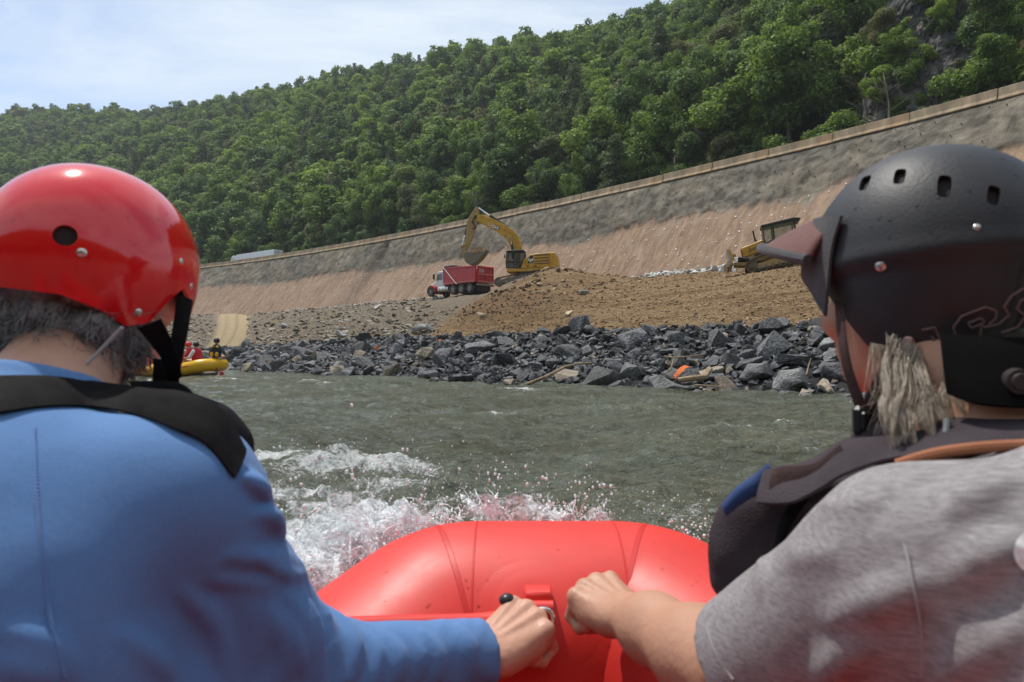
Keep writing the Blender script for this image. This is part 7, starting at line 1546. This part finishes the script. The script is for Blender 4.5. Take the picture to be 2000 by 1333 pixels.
tee.cone(SL, SR, .085, .085, .06); tee.ell((.53, .53, .885), (.20, .145, .21), k=.06); tee.cone((.54, .49, .84), (.65, .31, .68), .18, .19, .08); tee.cone((.505, .595, .975), (.49, .64, 1.012), .095, .075, .04)
ax_ = nrm(ER - SL); tee.chain([SL, ER + ax_ * .03], [.086, .072], .05); tee.plane(ER - ax_ * .012 , ax_ + np.array([-.05, .1, .0]), .004, ER - .13, ER + .13); tee.cone(ER - ax_ * .05, ER + ax_ * .05, .055, .063, .004, cut=True)
tee.plane((.503, .66, 1.062), (0, .35, .94), .01, (.33, .45, 1.02), (.70, .85, 1.14)); tee.chain([SR, ERR], [.086, .07], .05); tee.noise(.004, 9, 9, 9, 2)
X, Y, Z = np.meshgrid(*tee.ax, indexing='ij'); near = (np.abs(tee.D) < .03) & (Y > .4); fx_, fy_, fz_ = X[near], Y[near], Z[near]; tee.D[near] += (.0022 * (np.abs(pn(fx_ * 7 + fz_ * 9, fy_ * 5, fz_ * 4 - fx_ * 3)) - .3)).astype(np.float32); del X, Y, Z
ridges(tee, [[(1462, 1060), (1490, 1080), (1550, 1090), (1620, 1085)], [(1475, 1065), (1490, 1100), (1492, 1140)], [(1820, 1130), (1730, 1170), (1620, 1215)], [(1990, 940), (1900, 975), (1850, 1010)], [(2000, 1225), (1900, 1280), (1840, 1332)], [(1640, 930), (1690, 955), (1700, 975)], [(1560, 1000), (1620, 985), (1680, 990)], [(1700, 1250), (1640, 1290), (1600, 1332)], [(1990, 1060), (1920, 1090), (1860, 1140)]], .0085, .014)
teeO = tee.build('t_shirt', HTH, pr_)
def on_line(sdf, pts, r, m, nm, par, off=.001):
    q = [sdf.hit(x, y) for x, y in pts]; q = [p + nrm(CAMP - p) * off for p in q if p is not None]
    if len(q) > 2: mb = MB(); mb.tube(smooth_open(q, 5), r, 6); mb.build(nm, m, par, smooth=True, world=True)
SEAM = M('grey_thread', (0.30, 0.28, 0.28), .85)
on_line(tee, [(1690, 935), (1735, 985), (1765, 1060), (1785, 1150), (1800, 1240), (1800, 1325)], .0012, SEAM, 'sleeve_seam', teeO, .0020); on_line(tee, [(1368, 1178), (1378, 1220), (1396, 1270), (1432, 1328)], .0016, SEAM, 'hem', teeO, .0022)
c = tee.hit(2014, 1078)
if c is not None:
    v, f = [], []
    for k in range(5):
        for j in range(28):
            p = tee.hit(2024 + 44 * k / 4 * math.cos(2 * PI * j / 28), 1078 + 44 * k / 4 * math.sin(2 * PI * j / 28)); p = c if p is None else p; v.append(p + nrm(CAMP - p) * .0045)
    for k in range(4):
        for j in range(28): f.append((k * 28 + j, k * 28 + (j + 1) % 28, k * 28 + 28 + (j + 1) % 28, k * 28 + 28 + j))
    obj('print', v, f, M('white_print', (0.75, 0.75, 0.75), .8), teeO, True, True)
tr = SDF((.1, .0, .0), (1.0, 1.2, .85), .011); tr.cone((.55, .48, .74), (.66, .30, .66), .17, .18, .06)
for (h0, kn, ft) in (((.60, .30, .64), (.45, .70, .52), (.40, .70, .19)), ((.72, .30, .64), (.66, .76, .68), (.55, .86, .24))): tr.chain([np.array(h0), np.array(kn), np.array(kn) + (np.array(ft) - np.array(kn)) * .3], [.115, .085, .075], .05)
tr.build('shorts', bpy.data.materials['dark_shorts'], pr_)
MBK = M('helmet_matte_black', (0.030, 0.031, 0.034), .50, var=.25, vscale=7, spec=.4, bump=.0004, bscale=300, rvar=.07)
def rimR(ph):
    d = math.degrees(ph) % 360; d = d if d <= 180 else d - 360; ad = abs(d)
    return np.interp(ad, [0, 25, 45, 60, 75, 90, 105, 120, 140, 160, 180], [-.012, -.014, -.022, -.034, -.062, -.092, -.106, -.104, -.100, -.098, -.098])
def ridgeR(ph): return -.004 - .026 * math.cos(ph)
helR, bvR, RmR = helmet('helmet', hr, fwR, R(-8), .136, .116, .134, rimR, MBK, pr_, ridge=ridgeR, n=144)
cut(helR, [hole_box(bvR, [(1832, 342), (1860, 344), (1856, 388), (1829, 384)]), hole_box(bvR, [(1749, 331), (1772, 330), (1766, 359), (1743, 361)]), hole_box(bvR, [(1684, 347), (1704, 341), (1694, 370), (1676, 374)]), hole_box(bvR, [(1930, 360), (1956, 368), (1950, 404), (1926, 396)])])
helmet('liner', hr, fwR, R(-8), .1295, .1095, .1275, lambda p: rimR(p) + .006, LIN, helR, th=.006, n=60)
for x, y, r in ((1720, 521, .0062),): rivet(bvR, x, y, r, RIV, helR)
rivet(bvR, 1775, 668, .0062, M('rivet_warm', (0.55, 0.32, 0.28), .3, metal=.8), helR); rivet(bvR, 1908, 444, .0035, RIV, helR)
mb = MB()
for k in range(44):
    x, y = rg.uniform(1600, 2000), rg.uniform(290, 500); p, no = hit_bv(bvR, x, y)
    if p is None: continue
    xx_, yy_, zz_ = frame_to(no); mb.ball(p, rg.uniform(.0007, .0022), 8, 5, (1, 1, .5), np.stack([xx_, yy_, zz_], 1))
o = mb.build('water_drops', WATERM, helR, smooth=True, world=True, split=180); o['kind'] = 'stuff'
# outlined letters on the side of the shell
LOGO = M('logo_outline', (0.16, 0.095, 0.095), .6)
for ln in ([(1801, 645), (1826, 640), (1838, 667), (1868, 660), (1862, 640), (1878, 618), (1925, 600), (1945, 608), (1944, 622), (1925, 640), (1916, 636), (1914, 660), (1896, 664), (1868, 664), (1846, 690), (1834, 680), (1820, 655), (1832, 688)], [(1890, 632), (1916, 622), (1922, 630), (1898, 641), (1890, 632)], [(1925, 640), (1950, 633), (1970, 616), (1960, 600), (1975, 578), (2005, 560), (2030, 558)], [(1955, 650), (1985, 640), (2002, 618), (1985, 604), (1992, 588), (2020, 575)]):
    q = []
    for a, c in zip(ln[:-1], ln[1:]):
        for t in (0, .25, .5, .75): p, no = hit_bv(bvR, a[0] + (c[0] - a[0]) * t, a[1] + (c[1] - a[1]) * t, .0003); q += [p] if p is not None else []
    if len(q) > 2: mb = MB(); mb.tube(q, .0013, 6); mb.build('logo', LOGO, helR, smooth=True, world=True)
# visor: curved brim with a grey bound edge and a fabric band round the front of the shell
BRN = cloth('visor_brown', (0.135, 0.062, 0.055), (0.17, 0.08, 0.07), .85, 20, 500, .0008); GRB = cloth('visor_band', (0.055, 0.056, 0.060), (0.085, 0.086, 0.09), .85, 20, 420, .0014)
f2, l2, u2 = RmR[:, 0], RmR[:, 1], RmR[:, 2]; V, F = [], []; na, nr = 45, 9
def brim(ph, r, z): return hr + f2 * ((.134 + r * (max(0.0, math.cos(ph * 1.34)) ** .5)) * math.cos(ph)) + l2 * ((.116 + r * .25) * math.sin(ph)) + u2 * z
for i in range(na):
    ph = R(-66 + 132 * i / (na - 1))
    for j in range(nr): r = .092 * j / (nr - 1); V.append(brim(ph, r, .040 - .30 * r + .016 * math.cos(ph * 1.6) - 1.2 * r * r))
for i in range(na - 1):
    for j in range(nr - 1): q = i * nr + j; F.append((q, q + 1, q + nr + 1, q + nr))
me = mesh_data('visor', np.array(V) - origin(helR), F); me.materials.append(BRN); vis = bpy.data.objects.new('visor', me); COL.objects.link(vis); vis.parent = helR
bm = bmesh.new(); bm.from_mesh(me); bmesh.ops.solidify(bm, geom=bm.faces[:], thickness=.004); bm.to_mesh(me); bm.free()
mb = MB(); mb.tube([V[i * nr + nr - 1] for i in range(na)], .0062, 10); mb.build('visor_edge', GRB, helR, smooth=True, world=True)
A, B = [], []
for d in np.linspace(-75, 75, 24):
    ph = R(d); zt = .052 - .004 * abs(d) / 75; zb = rimR(ph) - .002
    def sf(z, o_=.005):
        r = math.sqrt(max(0, 1 - (max(z, 0) / .134) ** 2)); return hr + f2 * (.136 * r + o_) * math.cos(ph) + l2 * (.116 * r + o_) * math.sin(ph) + u2 * z
    A.append((sf(zt), sf(zt * .5), sf(0), sf(zb * .5, .004), sf(zb, .003)))
V, F = [], []
for s_ in (0, .0035):
    for row in A:
        for p in row: d_ = p - hr; d_ = d_ - u2 * (d_ @ u2); V.append(p + nrm(d_) * s_)
k_ = len(A) * 5
for i in range(len(A) - 1):
    for j in range(4): q = i * 5 + j; F += [(q, q + 1, q + 6, q + 5), (q + k_, q + k_ + 5, q + k_ + 6, q + k_ + 1)]
    for j in (0, 4): q = i * 5 + j; F.append((q, q + 5, q + 5 + k_, q + k_))
for i in (0, len(A) - 1):
    for j in range(4): q = i * 5 + j; F.append((q, q + 1, q + 1 + k_, q + k_))
mb = MB(); mb.add(V, F); mb.build('visor_band', GRB, helR, smooth=True, world=True, split=50)
# straps of the helmet
BRS = cloth('brown_webbing', (0.055, 0.032, 0.031), (0.085, 0.052, 0.05), .75, 30, 600, .001)
ribbon('chin_strap', [P(1630, 570, .80), P(1634, 640, .765), P(1646, 720, .75), P(1672, 800, .742)], [P(1650, 570, .795), P(1652, 640, .757), P(1666, 720, .742), P(1696, 800, .735)], BRS, helR, .0025)
ribbon('chin_strap', [P(1742, 690, .715), P(1712, 730, .722), P(1692, 770, .73), P(1678, 805, .738)], [P(1772, 700, .71), P(1745, 745, .716), P(1722, 785, .725), P(1704, 812, .733)], BRS, helR, .0025)
mb = MB(); c = P(1690, 822, .735); mb.box(c, (.026, .012, .032), bev=.004); mb.box(c + np.array([0, -.007, 0]), (.016, .006, .02), bev=.002); mb.build('buckle', M('buckle_black', (0.012, 0.012, 0.013), .4), helR, world=True)
mb = MB(); c = P(1984, 745, .622); mb.cyl(c, c + np.array([-.004, -.012, 0]), .012, .011, 18); mb.cyl(c + np.array([-.004, -.012, 0]), c + np.array([-.005, -.015, 0]), .008, .007, 14); mb.build('adjuster_dial', M('dial_dark', (0.03, 0.024, 0.022), .5), helR, smooth=True, world=True)
PADK = M('pad_shade_black', (0.006, 0.006, 0.006), .95, spec=.05)
ribbon('nape_shade_pad', [P(1838, 655, .675), P(1900, 660, .658), P(1980, 664, .648), P(2080, 664, .648)], [P(1850, 770, .655), P(1905, 790, .630), P(1980, 798, .615), P(2080, 798, .61)], PADK, helR, .008, .0)  # nape band, widened and blackened to stand in for shade on the neck
# hair: locks hanging from under the shell
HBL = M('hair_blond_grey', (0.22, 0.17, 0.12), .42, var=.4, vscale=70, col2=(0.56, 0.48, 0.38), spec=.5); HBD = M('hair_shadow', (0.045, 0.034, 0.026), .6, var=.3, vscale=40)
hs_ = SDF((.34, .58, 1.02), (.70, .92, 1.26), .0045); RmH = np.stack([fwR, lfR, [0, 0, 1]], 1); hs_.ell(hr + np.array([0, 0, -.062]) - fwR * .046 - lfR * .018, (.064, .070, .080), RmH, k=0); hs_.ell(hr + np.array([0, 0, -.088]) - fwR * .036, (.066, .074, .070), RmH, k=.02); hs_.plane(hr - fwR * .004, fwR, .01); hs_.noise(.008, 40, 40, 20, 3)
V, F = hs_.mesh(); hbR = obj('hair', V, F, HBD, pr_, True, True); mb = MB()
locks = [(1702, 662, 1700, 760, 1718, 862), (1712, 668, 1716, 765, 1728, 868), (1722, 672, 1722, 770, 1744, 852), (1734, 676, 1738, 768, 1762, 862), (1746, 680, 1752, 765, 1786, 842), (1758, 684, 1772, 752, 1800, 858), (1770, 688, 1778, 750, 1822, 822), (1782, 690, 1800, 745, 1836, 835), (1796, 692, 1815, 735, 1858, 800), (1812, 694, 1830, 735, 1880, 792), (1730, 672, 1708, 750, 1704, 828), (1752, 680, 1730, 760, 1716, 840), (1765, 686, 1770, 775, 1752, 826), (1790, 690, 1790, 770, 1775, 815)]
for (ax0, ay0, bx0, by0, cx0, cy0) in locks:
    ax0 += 42; bx0 += 36; cx0 += 22
    dY = rg.normal() * .005; sp = rg.uniform(.8, 1.3); m_ = int(26 * sp)
    for k in range(m_):
        o0, o1, o2 = rg.normal(size=2) * 6.0, rg.normal(size=2) * 4.6 * sp, rg.normal(size=2) * 2.6; e = rg.uniform(.82, 1.05); cxx, cyy = bx0 + (cx0 - bx0) * e, by0 + (cy0 - by0) * e; fl = rg.normal() * 7; o1 = o1 + np.array([5 * math.sin(ax0 * .9), 0])
        mb.tube(smooth_open([P(ax0 + o0[0], ay0 + o0[1], .716 + rg.normal() * .003), P((ax0 + bx0) / 2 + o1[0] * .9 - 5, (ay0 + by0) / 2 + o1[1], .698 + dY), P(bx0 + o1[0] + 3, by0 + o1[1], .678 + dY + rg.normal() * .003), P((bx0 + cxx) / 2 + o2[0] * 1.6 + fl - 5, (by0 + cyy) / 2, .660 + dY), P(cxx + o2[0] + 5, cyy + o2[1] + 10, .646 + dY)], 4), np.linspace(.00042, .00016, 17), 3, caps=False)
for k in range(120):
    t = rg.random(); x0 = 1700 + 130 * t; mb.tube(smooth_open([P(x0, 670 + 22 * t, .72), P(x0 + rg.normal() * 16, 750 + rg.normal() * 10, .70), P(x0 + 20 + rg.normal() * 34, 800 + rg.normal() * 30, .685)], 5), np.linspace(.0003, .00012, 11), 3, caps=False)
o = mb.build('strands', HBL, hbR, smooth=True, world=True, split=180); o['kind'] = 'stuff'
# life jacket of the right paddler
PUR = cloth('vest_grey_purple', (0.046, 0.037, 0.042), (0.068, 0.056, 0.062), .8, 12, 420, .0012, sheen=0); NAV = cloth('vest_blue', (0.015, 0.035, 0.11), (0.025, 0.055, 0.16), .7, 20); ORG = cloth('vest_piping', (0.30, 0.11, 0.055), (0.36, 0.14, 0.07), .8, 30)
vs = SDF((.16, .50, .74), (.62, 1.0, 1.12), .0055); vs.chain([P(1492, 975, .80), P(1466, 1020, .80), P(1450, 1070, .80), P(1446, 1130, .80)], [.024, .031, .033, .033], .02); vs.chain([P(1540, 985, .79), P(1530, 1050, .80), P(1520, 1120, .81)], [.026, .034, .040], .03); vs.chain([P(1500, 965, .80), P(1590, 960, .745), P(1690, 935, .705), P(1770, 920, .685)], [.016, .012, .010, .008], .02); vs.chain([P(1680, 885, .74), P(1730, 858, .735), P(1800, 848, .73), P(1880, 840, .72)], [.018, .025, .027, .026], .02); vs.noise(.004, 16, 16, 16, 2)
vR = vs.build('life_jacket', PUR, pr_)
TA = [(2060, 780), (1960, 792), (1860, 815), (1790, 850), (1720, 858), (1650, 864), (1610, 888), (1560, 910), (1500, 915)]; BA = [(2060, 868), (1960, 868), (1860, 878), (1790, 893), (1720, 905), (1650, 930), (1600, 960), (1545, 985), (1480, 985)]
YB_ = [.60, .615, .63, .64, .655, .665, .68, .70, .735]; YT_ = [.655, .665, .675, .685, .69, .70, .71, .725, .75]
ribbon('shoulder_strap', [P(x, y, Y) for (x, y), Y in zip(TA, YT_)], [P(x, y, Y - .012) for (x, y), Y in zip(BA, YB_)], PUR, vR, .006, .001)
ribbon('adjuster_strap', [P(1640, 868, .682), P(1590, 905, .690), P(1530, 912, .715), P(1512, 916, .725)], [P(1660, 905, .676), P(1600, 945, .684), P(1540, 958, .708), P(1505, 960, .716)], BRS, vR, .003)
ribbon('side_strap', [P(1560, 960, .715), P(1528, 1010, .735), P(1508, 1070, .742)], [P(1588, 965, .705), P(1550, 1020, .725), P(1524, 1075, .735)], BST, vR, .003)
ribbon('trim', [P(1408, 985, .765), P(1440, 950, .76), P(1475, 925, .755), P(1500, 903, .75)], [P(1418, 1008, .765), P(1460, 978, .755), P(1500, 958, .748), P(1520, 930, .745)], NAV, vR, .005, .004)
mb = MB(); mb.tube(smooth_open([P(1752, 908, .632), P(1800, 893, .622), P(1850, 882, .612), P(1920, 874, .600), P(1995, 870, .592), P(2060, 868, .585)], 5), .0052, 10); mb.build('piping', ORG, vR, smooth=True, world=True)
ribbon('tri_glide', [P(1815, 868, .640), P(1838, 850, .642), P(1842, 820, .648)], [P(1830, 872, .638), P(1850, 855, .640), P(1856, 822, .646)], M('grey_plastic', (0.16, 0.17, 0.18), .5), vR, .004)
# ================================================================== thin summer haze
mb = MB(); mb.box((-60, 170, 96), (760, 1000, 198)); hz = mb.build('haze', None); hz['kind'] = 'stuff'; hz['label'] = 'thin pale summer haze in the gorge'
hm = bpy.data.materials.new('haze'); hm.use_nodes = True; n = hm.node_tree.nodes; l = hm.node_tree.links; n.clear(); _o = n.new('ShaderNodeOutputMaterial'); _v = n.new('ShaderNodeVolumePrincipled'); _v.inputs['Color'].default_value = (.86, .92, 1.0, 1); _v.inputs['Density'].default_value = .0002; _v.inputs['Anisotropy'].default_value = .2; l.new(_v.outputs[0], _o.inputs['Volume']); hz.data.materials.clear(); hz.data.materials.append(hm)
S.cycles.volume_bounces = 0
# ================================================================== tell look-alikes apart by their place in their row
_by = {}
for o in S.objects:
    if o.parent is None and o.get('label') and o.get('group'): _by.setdefault(o['label'], []).append(o)
ORD = ['first', 'second', 'third', 'fourth', 'fifth', 'sixth', 'seventh', 'eighth', 'ninth', 'tenth', 'eleventh', 'twelfth']
for lab, os_ in _by.items():
    if 2 <= len(os_) <= 12:
        os_.sort(key=lambda o: o.location.x / o.location.y)
        for i, o in enumerate(os_):
            t = lab + (', ' + ('left one' if i == 0 else 'right one') if len(os_) == 2 else ', ' + ORD[i] + ' from left')
            if len(t.split()) > 16 and len(os_) <= 3: t = lab + ', ' + (('left', 'right') if len(os_) == 2 else ('left', 'middle', 'right'))[i]
            if len(t.split()) <= 16: o['label'] = t
